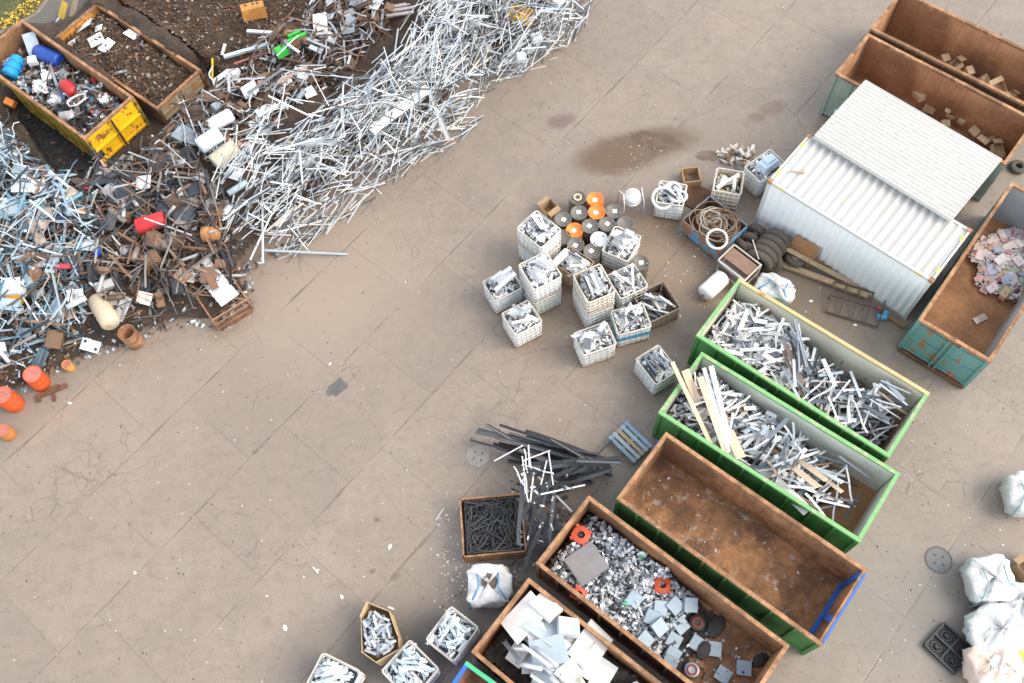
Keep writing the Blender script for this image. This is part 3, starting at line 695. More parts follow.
CAGES = {}
def cage(label, rim, h=1.0, z0=0.0, liner=liner_w, wire=wire_w, kind='tank', fill=.93, group='wire tank cages standing in the yard', strap=None, geo=None):
    if geo is None:
        q = [P(*p, z0+h) for p in rim]
        c = sum(q, Vector())/4
        u = (q[2]-q[1])+(q[3]-q[0]); lb = u.length/2; yaw = math.atan2(u.y, u.x)
        la = ((q[1]-q[0]).length+(q[2]-q[3]).length)/2
        lx, ly = min(1.22, max(.86, lb)), min(1.22, max(.86, la))
    else: c, yaw, lx, ly = geo
    r = thing('wire_cage', label, 'cage', (c.x, c.y, z0), yaw, group)
    X, Y = lx/2, ly/2; cr = .07
    def ring(z, rad, inset=0.0, n=6):
        pts = []
        for sx, sy, a0 in ((1, 1, 0), (-1, 1, 90), (-1, -1, 180), (1, -1, 270)):
            for k in range(4):
                a = math.radians(a0+30*k); pts.append(((X-cr-inset)*sx+cr*math.cos(a)+random.gauss(0, .007), (Y-cr-inset)*sy+cr*math.sin(a)+random.gauss(0, .007), z+random.gauss(0, .006)))
        m = MB(); m.tube(pts, rad, n, closed=True); return m
    # pallet foot
    m = MB()
    for sy in (-1, 0, 1): m.box((0, sy*(Y-.07), .05), (lx, .1, .1))
    m.box((0, 0, .115), (lx, ly, .03)); m.build('pallet_base', wire_rust if kind != 'mesh' else wire_brown, r)
    nr = 5 if kind != 'mesh' else 7
    fm = MB()
    for i in range(nr):
        z = .14+(h-.16)*i/(nr-1); g = ring(z, .013 if i < nr-1 else .02); fm.v, fm.f, fm.mi = fm.v, fm.f, fm.mi
        o = len(fm.v); fm.v += g.v; fm.f += [tuple(a+o for a in f) for f in g.f]; fm.mi += g.mi
    for i in range(6):
        for sx in (-1, 1):
            y = -Y+cr+(ly-2*cr)*i/5
            fm.tube([(sx*X, y, .13), (sx*X, y, h)], .013, 5)
            x = -X+cr+(lx-2*cr)*i/5
            fm.tube([(x, sx*Y, .13), (x, sx*Y, h)], .013, 5)
    fm.build('wire_frame', wire, r, True)
    ring(h, .03).build('top_rail', wire if wire is not wire_w else plain('rim_tube_%d' % random.randint(0, 1), (.60, .55, .47), .5, .3) if 'rim_tube_0' not in MATS else wire, r, True)
    # cut-open tank inside
    if kind == 'tank':
        m = MB(); n = 16; outer, inner = [], []
        def rr(inset, z):
            o = []
            for sx, sy, a0 in ((1, 1, 0), (-1, 1, 90), (-1, -1, 180), (1, -1, 270)):
                for k in range(4):
                    a = math.radians(a0+30*k); o.append(((X-.1-inset)*sx+(.1-inset*.2)*math.cos(a)-.03*sx, (Y-.1-inset)*sy+(.1-inset*.2)*math.sin(a)-.03*sy, z))
            return o
        jz = [h*(.93+random.uniform(-.03, .03)) for _ in range(n)]
        top = [(p[0], p[1], jz[i]) for i, p in enumerate(rr(0, 0))]
        ti = [(p[0], p[1], jz[i]) for i, p in enumerate(rr(.012, 0))]
        vs = rr(0, .135)+top+ti+rr(.012, .16)
        fs = []
        for s_ in range(3):
            for k in range(n): fs.append((s_*n+k, s_*n+(k+1) % n, (s_+1)*n+(k+1) % n, (s_+1)*n+k))
        fs.append(tuple(range(n))[::-1]); fs.append(tuple(3*n+k for k in range(n)))
        m.add(vs, fs); m.build('cut_tank', liner, r)
    else:
        m = MB()
        for s_ in (-1, 1):
            m.box((s_*(X-.02), 0, h*.52), (.006, ly-.08, h*.72)); m.box((0, s_*(Y-.02), h*.52), (lx-.08, .006, h*.72))
        m.build('mesh_lining', mesh_dark, r)
    if strap:
        ring(h*.62, .02).build('strap', strap, r)
        m = MB()
        for s_ in (-1, 1):
            m.box((s_*(X+.015), 0, h*.6), (.012, ly, .12)); m.box((0, s_*(Y+.015), h*.6), (lx, .012, .12))
        m.build('strap_band', strap, r)
    c_, s_ = math.cos(yaw), math.sin(yaw); a_, b_ = X-.07, Y-.07
    poly = [(c.x+c_*x-s_*y, c.y+s_*x+c_*y) for x, y in ((-a_, -b_), (a_, -b_), (a_, b_), (-a_, b_))]
    HG[polymask(poly)] = z0+h*fill
    return dict(root=r, poly=poly, geo=(c, yaw, lx, ly), h=h, z0=z0, yaw=yaw, lx=lx, ly=ly)
def fill_cage(cg, what, protos, n, lens, yawrel=None, mat=None, sd=.5, label=None, piece='offcut'):
    p = cg['poly']
    i, j = np.where(polymask(p)); HG[i, j] += RNG.random(len(i)).astype(np.float32)*.03
    fill_mesh('scrap_filling', p, mat or m_fill, 'packed scrap filling the cage of '+what, .06, 2)
    if cg['h'] > .9: chips('fine_scrap', M_WHITE_CHIPS, p, 70, .03, .10, 'fine scrap between the larger pieces in the cage of '+what, 4, flat=.35)
    for k in range(3):
        M = drop_plate(*sample_in([( (q[0]*.6+cg['geo'][0].x*.4), (q[1]*.6+cg['geo'][0].y*.4)) for q in p]), cg['yaw']+random.choice((0, .4, .9, -.5)), .5, .3, .02, p, .45)
        if M and piece == 'offcut': link('panel_scrap', PANEL_ME, 'flat panel among the '+what, 'offcut', 'panels among the '+what, M)
    drop_pieces(protos, piece, label or what, 'offcut', what, p, int(n*1.5) if piece == 'offcut' else n, lens, None if yawrel is None else cg['yaw']+yawrel, 3.2 if yawrel is None else sd, maxtilt=.5)

# stacked pairs: lower cage then upper cage on the same footprint
def pair(lab_low, lab_up, rim, liner_low, liner_up, wire=wire_w):
    u = cage(lab_up, rim, .95, 1.0, liner_up, wire)
    cage(lab_low, None, 1.0, 0.0, liner_low, wire, geo=u['geo'])
    HG[polymask(u['poly'])] = 1.0+.95*.92
    return u
c1 = pair('lower cage of the tall stack nearest the orange drum', 'upper cage of the tall white stack, heaped with white and brown offcuts', [(517.7, 229.5), (535.5, 210), (561.5, 230), (541.5, 248)], liner_b, liner_w)
fill_cage(c1, 'white and brown offcuts in the tall stacked cage', PR_CAGE_W, 13, (.3, .8))
c2 = pair('greenish lower cage under the cage of pale panels', 'upper cage of pale panels standing on a greenish cage', [(519, 266), (545, 250.5), (561, 276), (535, 291)], liner_g, liner_w)
fill_cage(c2, 'pale panels and strips in the cage above the greenish one', PR_CAGE_W, 9, (.4, .9), .1)
c5 = pair('bluish lower cage under the cage of white lengths', 'upper cage of long white lengths with a rusty lower rail', [(574, 276), (599, 263), (615, 290), (589, 305)], liner_b, liner_o)
fill_cage(c5, 'long white lengths in the stacked cage', PR_CAGE_W, 9, (.5, .95), .0, sd=.25)
c3 = cage('bluish cage at the far left of the group, holding thick metal tubes', [(482, 281), (511.5, 269), (523, 288), (494.6, 300)], 1.0, liner=liner_b)
fill_cage(c3, 'thick metal tubes in the leftmost cage', protoset('metal_tube', m_metal, [('tube', .14, .14), ('square', .13, .1), ('tube', .11, .11)]), 8, (.7, .98), PI/2 if c3['ly'] > c3['lx'] else 0, sd=.12, piece='metal_tube')
c4 = cage('white cage in front of the greenish stack with one grey board on end', [(501.5, 312.5), (528, 301), (543, 322.5), (514.6, 335.5)], 1.0)
fill_cage(c4, 'white sheets and a grey board in the front cage', PR_CAGE_W, 8, (.4, .9), .8)
c6 = cage('white cage with a blue strap round its middle', [(610.6, 310), (642.5, 304.5), (652, 327), (618, 335)], 1.0, strap=blue_strap)
fill_cage(c6, 'white and grey strips in the cage with a blue strap', PR_CAGE_W, 12, (.35, .9))
c7 = cage('white cage at the front of the group, filled with square grey and white blocks', [(573.7, 333), (607, 324), (616, 343), (583, 355.6)], 1.0)
fill_cage(c7, 'short blocks in the front white cage', protoset('block_offcut', m_white, [('square', .2, .12), ('flat', .26, .08), ('square', .16, .1)]), 9, (.22, .4), None, piece='block_offcut')
c8 = cage('white cage standing alone beside the green skip, with long dark and bright scrap', [(636, 358.7), (658, 345.5), (679, 370), (656, 386)], 1.0, liner=liner_b)
fill_cage(c8, 'dark and bright lengths in the cage beside the green skip', PR_CAGE_M, 10, (.5, .95), .0, sd=.3)
c9 = cage('brown wire mesh box with a few upright grey and white lengths', [(635, 296), (661, 280), (680, 305.5), (651, 325)], .8, wire=wire_brown, kind='mesh', fill=.55)
fill_cage(c9, 'grey and white lengths in the brown mesh box', PR_CAGE_M, 9, (.5, .95), .5, sd=.3, mat=mesh_dark)
c10 = cage('white cage of loose sticks behind the blue strapped cage', [(608, 277), (631.5, 262.5), (647, 284), (622, 302)], 1.0, liner=liner_b)
fill_cage(c10, 'loose sticks in the cage behind the blue strapped one', PR_CAGE_W, 12, (.4, .9), .4, sd=.5, mat=mesh_dark)
c11 = cage('cage of crumpled white and silver blocks beside the white drum', [(602, 251), (615, 226), (640, 236), (629, 262)], 1.0)
fill_cage(c11, 'crumpled blocks in the cage beside the white drum', protoset('crumpled_block', m_white, [('square', .2, .12), ('flat', .3, .08), ('square', .16, .1)]), 9, (.22, .4), None, piece='crumpled_block')
c12 = cage('cage with an orange edged liner and a long white roll across it', [(553, 263), (569, 247), (595, 263), (578, 279)], 1.0, liner=liner_o, wire=wire_rust)
fill_cage(c12, 'thin scraps in the cage with an orange edge', PR_CAGE_W, 10, (.3, .8))
m = MB(); m.lathe([(.11, -.42), (.13, -.40), (.13, .40), (.11, .42)], 16, 'x'); ml = P(559, 259, 1.17)
M_roll = Matrix.Translation(ml) @ Matrix.Rotation(PY((553, 268), (571, 250), 1.1), 4, 'Z'); link('plastic_roll', m.mesh('plastic_roll', liner_w, True), 'white plastic roll lying across the cage with an orange edge', 'roll', None, M_roll)
c13 = cage('snow white cage of hoses and rings beside the wire coils', [(654, 200), (661.5, 182.5), (687.5, 184), (682.5, 207.5)], 1.0)
fill_cage(c13, 'white strips in the snow white cage', PR_CAGE_W, 9, (.3, .7))
for (px, py, rr_, tl) in ((663, 198, .36, .5), (673, 189, .26, .1), (678, 196, .3, -.3)):
    m = MB(); m.tube([(rr_*math.cos(a*PI/10), rr_*math.sin(a*PI/10), 0) for a in range(20)], .05, 8, closed=True)
    link('white_hose', m.mesh('white_hose', liner_w, True), 'ring of thick white hose on top of the snow white cage', 'hose', 'white hose rings', Matrix.Translation(P(px, py, 1.06)) @ Matrix.Rotation(tl, 4, 'X'))
c14 = cage('cage of yellowed boards leaning in the open, behind the wire coils', [(712, 190), (718, 168), (744, 172.5), (741, 195)], 1.0, liner=liner_o, wire=wire_w, fill=.6)
fill_cage(c14, 'yellowed and white boards in the cage behind the wire coils', protoset('yellowed_board', randmat('yellowed_boards', [(.72, .58, .33), (.78, .74, .65), (.66, .45, .2), (.8, .78, .7)], .55), [('square', .11, .08), ('flat', .15, .06), ('tube', .12, .12)]), 9, (.5, .95), .6, sd=.6, mat=mesh_dark, piece='yellowed_board')
c15 = cage('cage holding a pale blue bag beside the white shipping container', [(746, 168), (769, 149), (785, 163), (762, 184)], 1.0, liner=liner_w)
fill_cage(c15, 'bits around the pale blue bag in the cage', PR_CAGE_W, 5, (.3, .7))
m = MB(); m.box((0, 0, .14), (.78, .5, .3), None, .8); m.box((.1, .05, .31), (.5, .32, .06), Matrix.Rotation(.1, 3, 'Y'), .8)
link('blue_bag', m.mesh('blue_bag', plain('pale_blue_bag', (.48, .60, .70), .5)), 'pale blue bag lying in the cage beside the shipping container', 'bag', None, Matrix.Translation(P(767, 166, .92)) @ Matrix.Rotation(PY((756, 172), (776, 158), 1), 4, 'Z'))
# three cages of bright short profiles at the bottom edge
PR_BLUE = protoset('short_profile', randmat('bluish_profiles', [(.72, .80, .84), (.58, .70, .76), (.80, .85, .87), (.42, .52, .58), (.75, .8, .82)], .4, .25), [('channel', .07, .045), ('flat', .08, .04), ('angle', .07, .05), ('square', .05, .04)])
for lab, rim, yr, sd in (('white cage of short bluish profiles, nearest the bottom rusty skip', [(425, 639), (452, 607.5), (480, 629), (452.5, 661)], None, 1),
                      ('middle cage of the three at the bottom edge, brimful of curved bluish strips', [(380, 670), (411, 641.5), (439, 670), (410, 700)], .2, .5),
                      ('leftmost cage at the bottom edge, with bluish profiles laid in bundles', [(304, 684), (325, 654), (362.5, 673), (342, 704)], .6, .15)):
    cg = cage(lab, rim, 1.0, liner=liner_b, group='cages of bluish profiles at the bottom edge', fill=.9)
    fill_cage(cg, 'bluish profile in the '+' '.join(lab.split()[:4]).replace('.', ' ')+' at the bottom', PR_BLUE, 42, (.16, .5), yr, sd=sd, piece='short_profile')

# ---- drums
DR = {}
def drum_mesh(col, name, r=.295, h=.88, open_=False):
    m = MB(); pr = [(r*.97, 0), (r, .015)]
    for z in (.30, .58):
        z *= h/.88; pr += [(r, z-.03), (r+.012, z), (r, z+.03)]
    pr += [(r, h-.02), (r+.008, h-.01), (r+.008, h)]
    if open_: pr += [(r-.02, h), (r-.02, .03)]
    else: pr += [(r-.02, h), (r-.025, h-.018)]
    m.lathe(pr, 28); return m.mesh(name, col, True)
grey_d = painted('grey_drum_paint', (.135, .12, .10), .18, (.2, .12, .06), dirt=.2)
orange_d = painted('orange_drum_paint', (.72, .19, .02), .22, (.35, .14, .05), dirt=.3, scale=4)
lab_w = plain('white_label', (.78, .77, .72), .5)
dm_grey, dm_orange, dm_white = drum_mesh(grey_d, 'drum_shell'), drum_mesh(orange_d, 'drum_shell'), drum_mesh(liner_w, 'drum_shell')
_lb = MB(); _lb.box((0, 0, 0), (.15, .15, .004), Matrix.Rotation(.7, 3, 'Z')); lb_me = _lb.mesh('lid_label', lab_w)
_bg = MB(); _bg.lathe([(.03, 0), (.03, .02), (.02, .025)], 10); bung_me = _bg.mesh('bung', steel, True)
def drum(px, py, me, label, lab=True, h=.88, name='drum'):
    p = P(px, py, h); r = thing(name, label, 'drum', (p.x, p.y, 0), random.uniform(0, 6), 'drums standing among the cages')
    for nm, mm, loc in (('drum_shell', me, (0, 0, 0)), ('bung', bung_me, (.2, .08, h-.018)), ('bung', bung_me, (-.19, -.06, h-.018)), *((('lid_label', lb_me, (.02, .02, h-.013)),) if lab else ())):
        o = bpy.data.objects.new(nm, mm); COL.objects.link(o); o.parent = r; o.location = loc
    return r
dring = drum(577.5, 197.5, dm_grey, 'dark drum with a pale ring on its lid, at the top left of the drums', False)
m = MB(); m.tube([(.12*math.cos(a*PI/9), .12*math.sin(a*PI/9), .895) for a in range(18)], .035, 8, closed=True); m.build('lid_ring', plain('beige_ring', (.6, .48, .32), .6), dring, True)
drum(595, 199, dm_orange, 'orange drum furthest from the cages, at the back of the cluster')
drum(596.5, 212, dm_orange, 'orange drum in the middle, in front of another orange drum')
drum(574.4, 230, dm_orange, 'orange drum at the left, beside the tall cage stack')
drum(599, 239, dm_white, 'white drum beside the cage of crumpled blocks', False)
drum(579, 212.5, dm_grey, 'grey drum in front of the drum with a pale ring')
drum(614, 211, dm_grey, 'grey drum at the right of the middle orange drum')
drum(563, 219, dm_grey, 'grey drum behind the left orange drum, nearest the open carton')
drum(590, 226, dm_grey, 'grey drum between the left orange drum and the middle orange drum')
drum(607, 224, dm_grey, 'grey drum behind the white drum, between two other grey ones')
drum(625, 223.5, dm_grey, 'plain dark drum without a label behind the crumpled block cage', False)
drum(562.5, 237, dm_grey, 'grey drum half hidden behind the tall cage stack', False)
drum(575.6, 244.5, dm_grey, 'grey drum in front of the left orange drum')
drum(592, 251, dm_grey, 'grey drum in front of the white drum, beside the orange edged cage')
drum(640.5, 262.5, dm_grey, 'grey drum standing alone right of the crumpled block cage')
# open carton behind the tall stack
card = plain('brown_card', (.40, .27, .15), .8); card2 = plain('pale_card', (.52, .37, .22), .8)
def carton(px, py, z, sx, sy, sz, yaw, label, group=None, mat=None, open_=True, name='cardboard_box', p=None):
    p = p or P(px, py, z); r = thing(name, label, 'cardboard box', (p.x, p.y, p.z), yaw, group); mat = mat or card; t = .012
    for nm, c, d in (('box_wall', (0, sy/2, sz/2), (sx, t, sz)), ('box_wall', (0, -sy/2, sz/2), (sx, t, sz)), ('box_wall', (sx/2, 0, sz/2), (t, sy-t-.002, sz)), ('box_wall', (-sx/2, 0, sz/2), (t, sy-t-.002, sz)), ('box_bottom', (0, 0, t/2+.002), (sx-t-.004, sy-t-.004, t))):
        m = MB(); m.box(c, d); m.build(nm, mat, r)
    if open_:
        for s_ in (-1, 1):
            m = MB(); m.box((0, s_*(sy/2+.09), sz+.02), (sx, .2, .008), Matrix.Rotation(s_*-.35, 3, 'X')); m.build('box_flap', mat, r)
    else:
        for s_ in (-1, 1):
            m = MB(); m.box((0, s_*sy/4, sz+.005), (sx, sy/2-.004, .008)); m.build('box_flap', mat, r)
    return r
carton(549, 214, .0, .5, .42, .5, .7, 'open brown carton behind the tall white cage stack', None, card)
# white pot in a tube frame
p = P(631, 208, 0); r = thing('mixer_stand', 'white round pot held in a pale tube stand behind the drums', 'stand', (p.x, p.y, 0), .15)
m = MB(); m.lathe([(.10, .35), (.26, .45), (.30, .7), (.28, .85), (.16, .95), (.13, 1.0)], 24); m.build('pot', liner_w, r, True)
m = MB(); m.tube([(.30*math.cos(a*PI/9), .30*math.sin(a*PI/9), .58) for a in range(18)], .022, 6, closed=True); m.build('hoop', wire_w, r, True)
for sx in (-1, 1):
    m = MB(); m.tube([(sx*.36, -.35, 0), (sx*.36, -.33, .7), (sx*.33, 0, .95), (sx*.40, .34, .7), (sx*.42, .36, 0)], .02, 6); m.build('leg', wire_w, r, True)
m = MB(); m.tube([(.12*math.cos(a*PI/8), .12*math.sin(a*PI/8), 1.0) for a in range(16)], .02, 6, closed=True); m.build('lid_ring', plain('beige_lid', (.55, .42, .26), .6), r, True)
# ---- blue rusty box with wire coils
q4 = [P(682.5, 223, .75), P(709, 193, .75), P(744, 221, .75), P(724, 255, .75)]
c = sum(q4, Vector())/4; yaw = math.atan2(q4[2].y-q4[1].y, q4[2].x-q4[1].x)
lx, ly = 1.75, 1.45
r = thing('scrap_box', 'low blue and rusty steel box heaped with coils of wire', 'box', (c.x, c.y, 0), yaw)
blue_rust = painted('blue_rusty_box_paint', (.12, .30, .46), .5, (.2, .10, .05))
for a, o_, u_ in ((0, (-lx/2, -ly/2, .1), (lx, 0, 0)), (1, (lx/2, -ly/2, .1), (0, ly, 0)), (2, (lx/2, ly/2, .1), (-lx, 0, 0)), (3, (-lx/2, ly/2, .1), (0, -ly, 0))):
    m = MB(); m.slab(o_, u_, (0, 0, .65), .03, 8, 4, .01, a); m.build('box_side', [blue_rust, rust_outer], r)
m = MB(); m.box((0, 0, .1), (lx-.08, ly-.08, .05)); m.build('box_floor', rust_outer, r)
for s_ in (-1, 1):
    m = MB(); m.box((s_*lx*.3, 0, .04), (.1, ly, .08)); m.build('foot', dark_steel, r)
wire_m = [plain('brown_wire', (.30, .24, .18), .5, .4), plain('pale_wire', (.46, .41, .34), .5, .3), plain('rust_wire', (.24, .15, .09), .6, .3)]
for i in range(30):
    rr_ = random.uniform(.26, .62); n = 36; ph = random.uniform(0, 6); t1, t2 = random.uniform(-.06, .06), random.uniform(-.06, .06)
    m = MB(); m.tube([((rr_+.03*math.sin(3*a*2*PI/n+ph))*math.cos(a*2*PI/n), (rr_*.9+.04*math.cos(2*a*2*PI/n+ph))*math.sin(a*2*PI/n), t1*math.cos(a*2*PI/n)*2+t2*math.sin(a*4*PI/n)) for a in range(n)], random.choice((.012, .016, .02)), 5, closed=True)
    dx, dy = random.uniform(-.28, .35), random.uniform(-.22, .22)
    pc = c+Matrix.Rotation(yaw, 3, 'Z') @ Vector((dx, dy, 0))
    link('wire_coil', m.mesh('wire_coil', wire_m[i % 3], True), 'loop of brown wire tangled in the blue rusty box', 'wire coil', 'wire coils in the blue rusty box', Matrix.Translation((pc.x, pc.y, .62+.018*i*.55)))
m = MB(); m.tube([(.34*math.cos(a*PI/14), .34*math.sin(a*PI/14), 0) for a in range(28)], .045, 8, closed=True)
link('white_hoop', m.mesh('white_hoop', plain('white_hoop_mat', (.62, .58, .50), .5), True), 'thick pale hoop leaning on the near corner of the wire box', 'hoop', None, Matrix.Translation(P(717, 239, .98)) @ Matrix.Rotation(.25, 4, 'X'))
# brown board and small frame behind the cages
m = MB(); m.box((0, 0, .03), (1.5, 1.0, .05)); p = P(695, 197, 0); link('brown_board', m.mesh('brown_board', rust_outer), 'flat brown board on the ground between the white cage and the yellowed boards', 'board', None, Matrix.Translation((p.x, p.y, 0)) @ Matrix.Rotation(-.6, 4, 'Z'))
p = P(690, 181, 0); r = thing('wooden_crate', 'small open wooden frame behind the snow white cage', 'crate', (p.x, p.y, 0), .1)
for a, b in (((-.3, -.3), (.3, -.3)), ((.3, -.3), (.3, .3)), ((.3, .3), (-.3, .3)), ((-.3, .3), (-.3, -.3))):
    m = MB(); m.bar((*a, .2), (*b, .2), .04, .4); m.build('crate_side', plain('crate_wood', (.36, .22, .11), .8) if a == (-.3, -.3) else bpy.data.materials['crate_wood'], r)
# steel trolley frame with brown board
q4 = [P(717.5, 266, .8), P(734, 245, .8), P(759, 264, .8), P(747, 277, .8)]
c = sum(q4, Vector())/4; yaw = math.atan2(q4[2].y-q4[1].y, q4[2].x-q4[1].x)
r = thing('steel_trolley', 'pale steel frame trolley with a brown board on top', 'trolley', (c.x, c.y, 0), yaw); lx, ly = 1.15, .85
for a in (-1, 1):
    for b in (-1, 1):
        m = MB(); m.bar((a*lx/2, b*ly/2, 0), (a*lx/2, b*ly/2, .85), .045, .045); m.build('leg', wire_w if a > 0 else steel, r)
for z in (.82, .25):
    for a, b in (((-1, -1), (1, -1)), ((1, -1), (1, 1)), ((1, 1), (-1, 1)), ((-1, 1), (-1, -1))):
        m = MB(); m.bar((a[0]*lx/2, a[1]*ly/2, z), (b[0]*lx/2, b[1]*ly/2, z), .05, .05); m.build('rail', plain('beige_rail', (.5, .44, .36), .5) if 'beige_rail' not in bpy.data.materials else bpy.data.materials['beige_rail'], r)
m = MB(); m.box((0, .08, .78), (lx-.08, ly*.6, .03)); m.build('board', plain('brown_panel', (.22, .135, .09), .7), r)
m = MB(); m.box((0, -.28, .5), (lx-.12, .2, .25)); m.build('tray', steel, r)
m = MB(); m.bar((.4, .5, .9), (-.15, .75, 1.25), .03, .03); m.build('handle', bpy.data.materials['beige_rail'], r)
# white cylinder tank lying down
p0, p1 = P(704.5, 294, .3), P(723, 277, .3); m = MB(); Lc = (p1-p0).length*1.02
m.lathe([(.2, -Lc/2-.05), (.27, -Lc/2), (.30, -Lc/2+.05), (.30, Lc/2-.06), (.26, Lc/2), (.16, Lc/2+.06)], 28, 'x')
r = thing('water_tank', 'white cylindrical tank lying on its side beside the green skip corner', 'tank', ((p0+p1)/2).to_tuple(), math.atan2(p1.y-p0.y, p1.x-p0.x))
m.build('tank_body', plain('tank_white', (.80, .79, .76), .4, 0, .04), r, True)
m = MB(); m.lathe([(.05, -Lc/2-.10), (.05, -Lc/2-.04)], 12, 'x'); m.build('tank_valve', steel, r)
for xx in (-.25*Lc, .25*Lc):
    m = MB(); m.lathe([(.302, xx-.02), (.306, xx), (.302, xx+.02)], 28, 'x', cap0=False, cap1=False); m.build('seam_band', liner_w, r, True)
# big white bags
def bag(label, px, py, rx, ry, h, seed, strap=None, mat=None, opened=None, yaw=0.0, name='bulk_bag', group='bulk bags standing on the yard', sq=.62):
    rg = random.Random(seed); p = P(px, py, h*.6); p.z = 0
    r = thing(name, label, 'bag', p.to_tuple(), yaw, group); m = MB(); n, k = 40, 18
    ph = [rg.uniform(0, 6) for _ in range(10)]
    def pt(i, j):
        a = 2*PI*i/n; t = j/(k-1)
        ca, sa = math.cos(a), math.sin(a); e = sq
        x = math.copysign(abs(ca)**e, ca); y = math.copysign(abs(sa)**e, sa)
        prof = (.90+.16*math.sin(min(1, t*1.25)*PI*.75)) if t < .72 else max(0.0, 1.02*math.cos((t-.72)/.28*PI/2)**.8)
        wr = 1+.05*math.sin(3*a+ph[0]+4*t)+.045*math.sin(7*a+ph[1]-6*t)+.03*math.sin(13*a+ph[2]+8*t)+.02*math.sin(19*a+ph[3]-12*t)
        z = h*(t/.72)**.9*.86 if t < .72 else h*(.86+.14*math.sin((t-.72)/.28*PI/2))
        z += .07*math.sin(2*a+ph[4])*t+.06*math.sin(5*a+ph[5]+5*t)*t+.035*math.sin(11*a+ph[6]+11*t)*t
        return (x*rx*prof*wr, y*ry*prof*wr, max(0, z))
    vs = [pt(i, j) for j in range(k) for i in range(n)]; fs = []
    for j in range(k-1):
        for i in range(n): fs.append((j*n+i, j*n+(i+1) % n, (j+1)*n+(i+1) % n, (j+1)*n+i))
    fs.append(tuple((k-1)*n+i for i in range(n))); m.add(vs, fs); m.build('bag_cloth', mat or bagcloth, r, True)
    if opened:
        m = MB(); m.lathe([(.26, 0), (.2, .03), (.1, .02)], 7); m.build('bag_mouth', opened, r, loc=(.04, .06, h*1.0))
    if strap:
        for s_ in (-1, 1):
            m = MB(); m.tube([(s_*rx*1.0, -ry*1.02, h*.1), (s_*rx*.9, -ry*1.02, h*.6), (s_*rx*.75, -ry*.75, h*.98), (s_*rx*.45, -ry*.2, h*1.1), (s_*rx*.5, ry*.5, h*1.06)], .022, 6); m.build('bag_strap', strap, r, True)
    else:
        for s_ in (-1, 1):
            m = MB(); m.tube([(s_*rx*.8, -.3*ry, h*.92), (s_*rx*.55, -.1*ry, h*1.16), (s_*rx*.3, .2*ry, h*1.0)], .03, 6); m.build('lifting_loop', mat or bagcloth, r, True)
    return r
bk = NT('white_bag_cloth'); _n = bk.noise(4, 7, .6, dist=1.2); _q = bk.noise(1.6, 5, .6); bk.bump(_n, .6, .08); bagcloth = bk.out(bk.mix(bk.math('MULTIPLY', bk.step(_q, .5, .7), .35), bk.ramp(_n, [(.3, (.50, .50, .49)), (.6, (.66, .655, .64))]), (.38, .34, .29)), .7)
bk = NT('pink_bag_cloth'); _n = bk.noise(3, 6); bk.bump(_n, .5, .06); pinkcloth = bk.out(bk.ramp(_n, [(.3, (.62, .48, .40)), (.7, (.74, .60, .50))]), .75)
blue_web = plain('blue_webbing', (.03, .25, .55), .5); grey_web = plain('grey_green_webbing', (.22, .34, .33), .6)
bag('slumped white bag with a blue strap between the green skip and the container', 775, 289, .62, .42, .62, 1, blue_web, yaw=-.5)
bag('square white bag with blue straps and dark scrap in its mouth, beside the cable box', 489, 586, .62, .56, .95, 2, blue_web, opened=mesh_dark, yaw=.05, sq=.5)
bag('square white bag with a grey strap, topmost of the bag row at the lower right', 990, 580, .62, .62, .95, 3, grey_web, yaw=.1, sq=.5)
bag('round bulging white bag in the middle of the lower right bags', 997, 630, .82, .66, .85, 4, yaw=.3, sq=.8)
bag('white bag tucked behind the bulging bag at the right edge', 1022, 603, .5, .55, .9, 5, sq=.7)
bag('pinkish open bag of white scrap at the bottom right corner', 993, 668, .66, .6, .9, 6, mat=pinkcloth, opened=liner_w, sq=.6)
bag('white bag standing apart at the right edge, above the other bags', 1026, 494, .55, .6, .95, 7, grey_web, sq=.55)
carton(1024, 571, .0, .6, .5, .5, .5, 'brown carton at the right edge beside the white bags', None, card)
m = MB(); m.lathe([(.28, 0), (.3, .3), (.26, .36)], 20); link('yellow_tub', m.mesh('yellow_tub', plain('yellow_plastic', (.75, .48, .02), .45), True), 'yellow tub showing between the white bags at the right edge', 'tub', None, Matrix.Translation(P(1020, 650, .3)-Vector((0, 0, .3))))
# black plastic tray
p = P(950, 648, .15); yaw = PY((948, 620), (977, 647), .15); r = thing('plastic_pallet', 'black plastic pallet lying on the concrete beside the white bags', 'pallet', (p.x, p.y, 0), yaw)
blk = plain('black_plastic', (.018, .019, .02), .45); blk2 = plain('black_plastic_ribs', (.03, .031, .033), .4)
m = MB(); m.box((0, 0, .05), (1.05, .92, .03)); m.build('deck', blk, r)
for a, b in (((-.53, -.46), (.53, -.46)), ((.53, -.46), (.53, .46)), ((.53, .46), (-.53, .46)), ((-.53, .46), (-.53, -.46)), ((0, -.43), (0, .43)), ((-.5, 0), (.5, 0))):
    m = MB(); m.bar((*a, .10), (*b, .10), .05, .14 if abs(a[0]-b[0])+abs(a[1]-b[1]) > .87 and (a[0]*b[0] != 0 or a[1]*b[1] != 0) else .10); m.build('rim', blk2, r)
for sx in (-1, 1):
    for sy in (-1, 1):
        for rr_ in (.17, .09):
            m = MB(); m.tube([(sx*.26+rr_*math.cos(a*PI/4+PI/4)*1.2, sy*.225+rr_*math.sin(a*PI/4+PI/4), .075) for a in range(8)], .012, 4, closed=True); m.build('deck_rib', blk2, r)
        m = MB(); m.box((sx*.26, sy*.225, .06), (.1, .1, .13)); m.build('foot', blk, r)
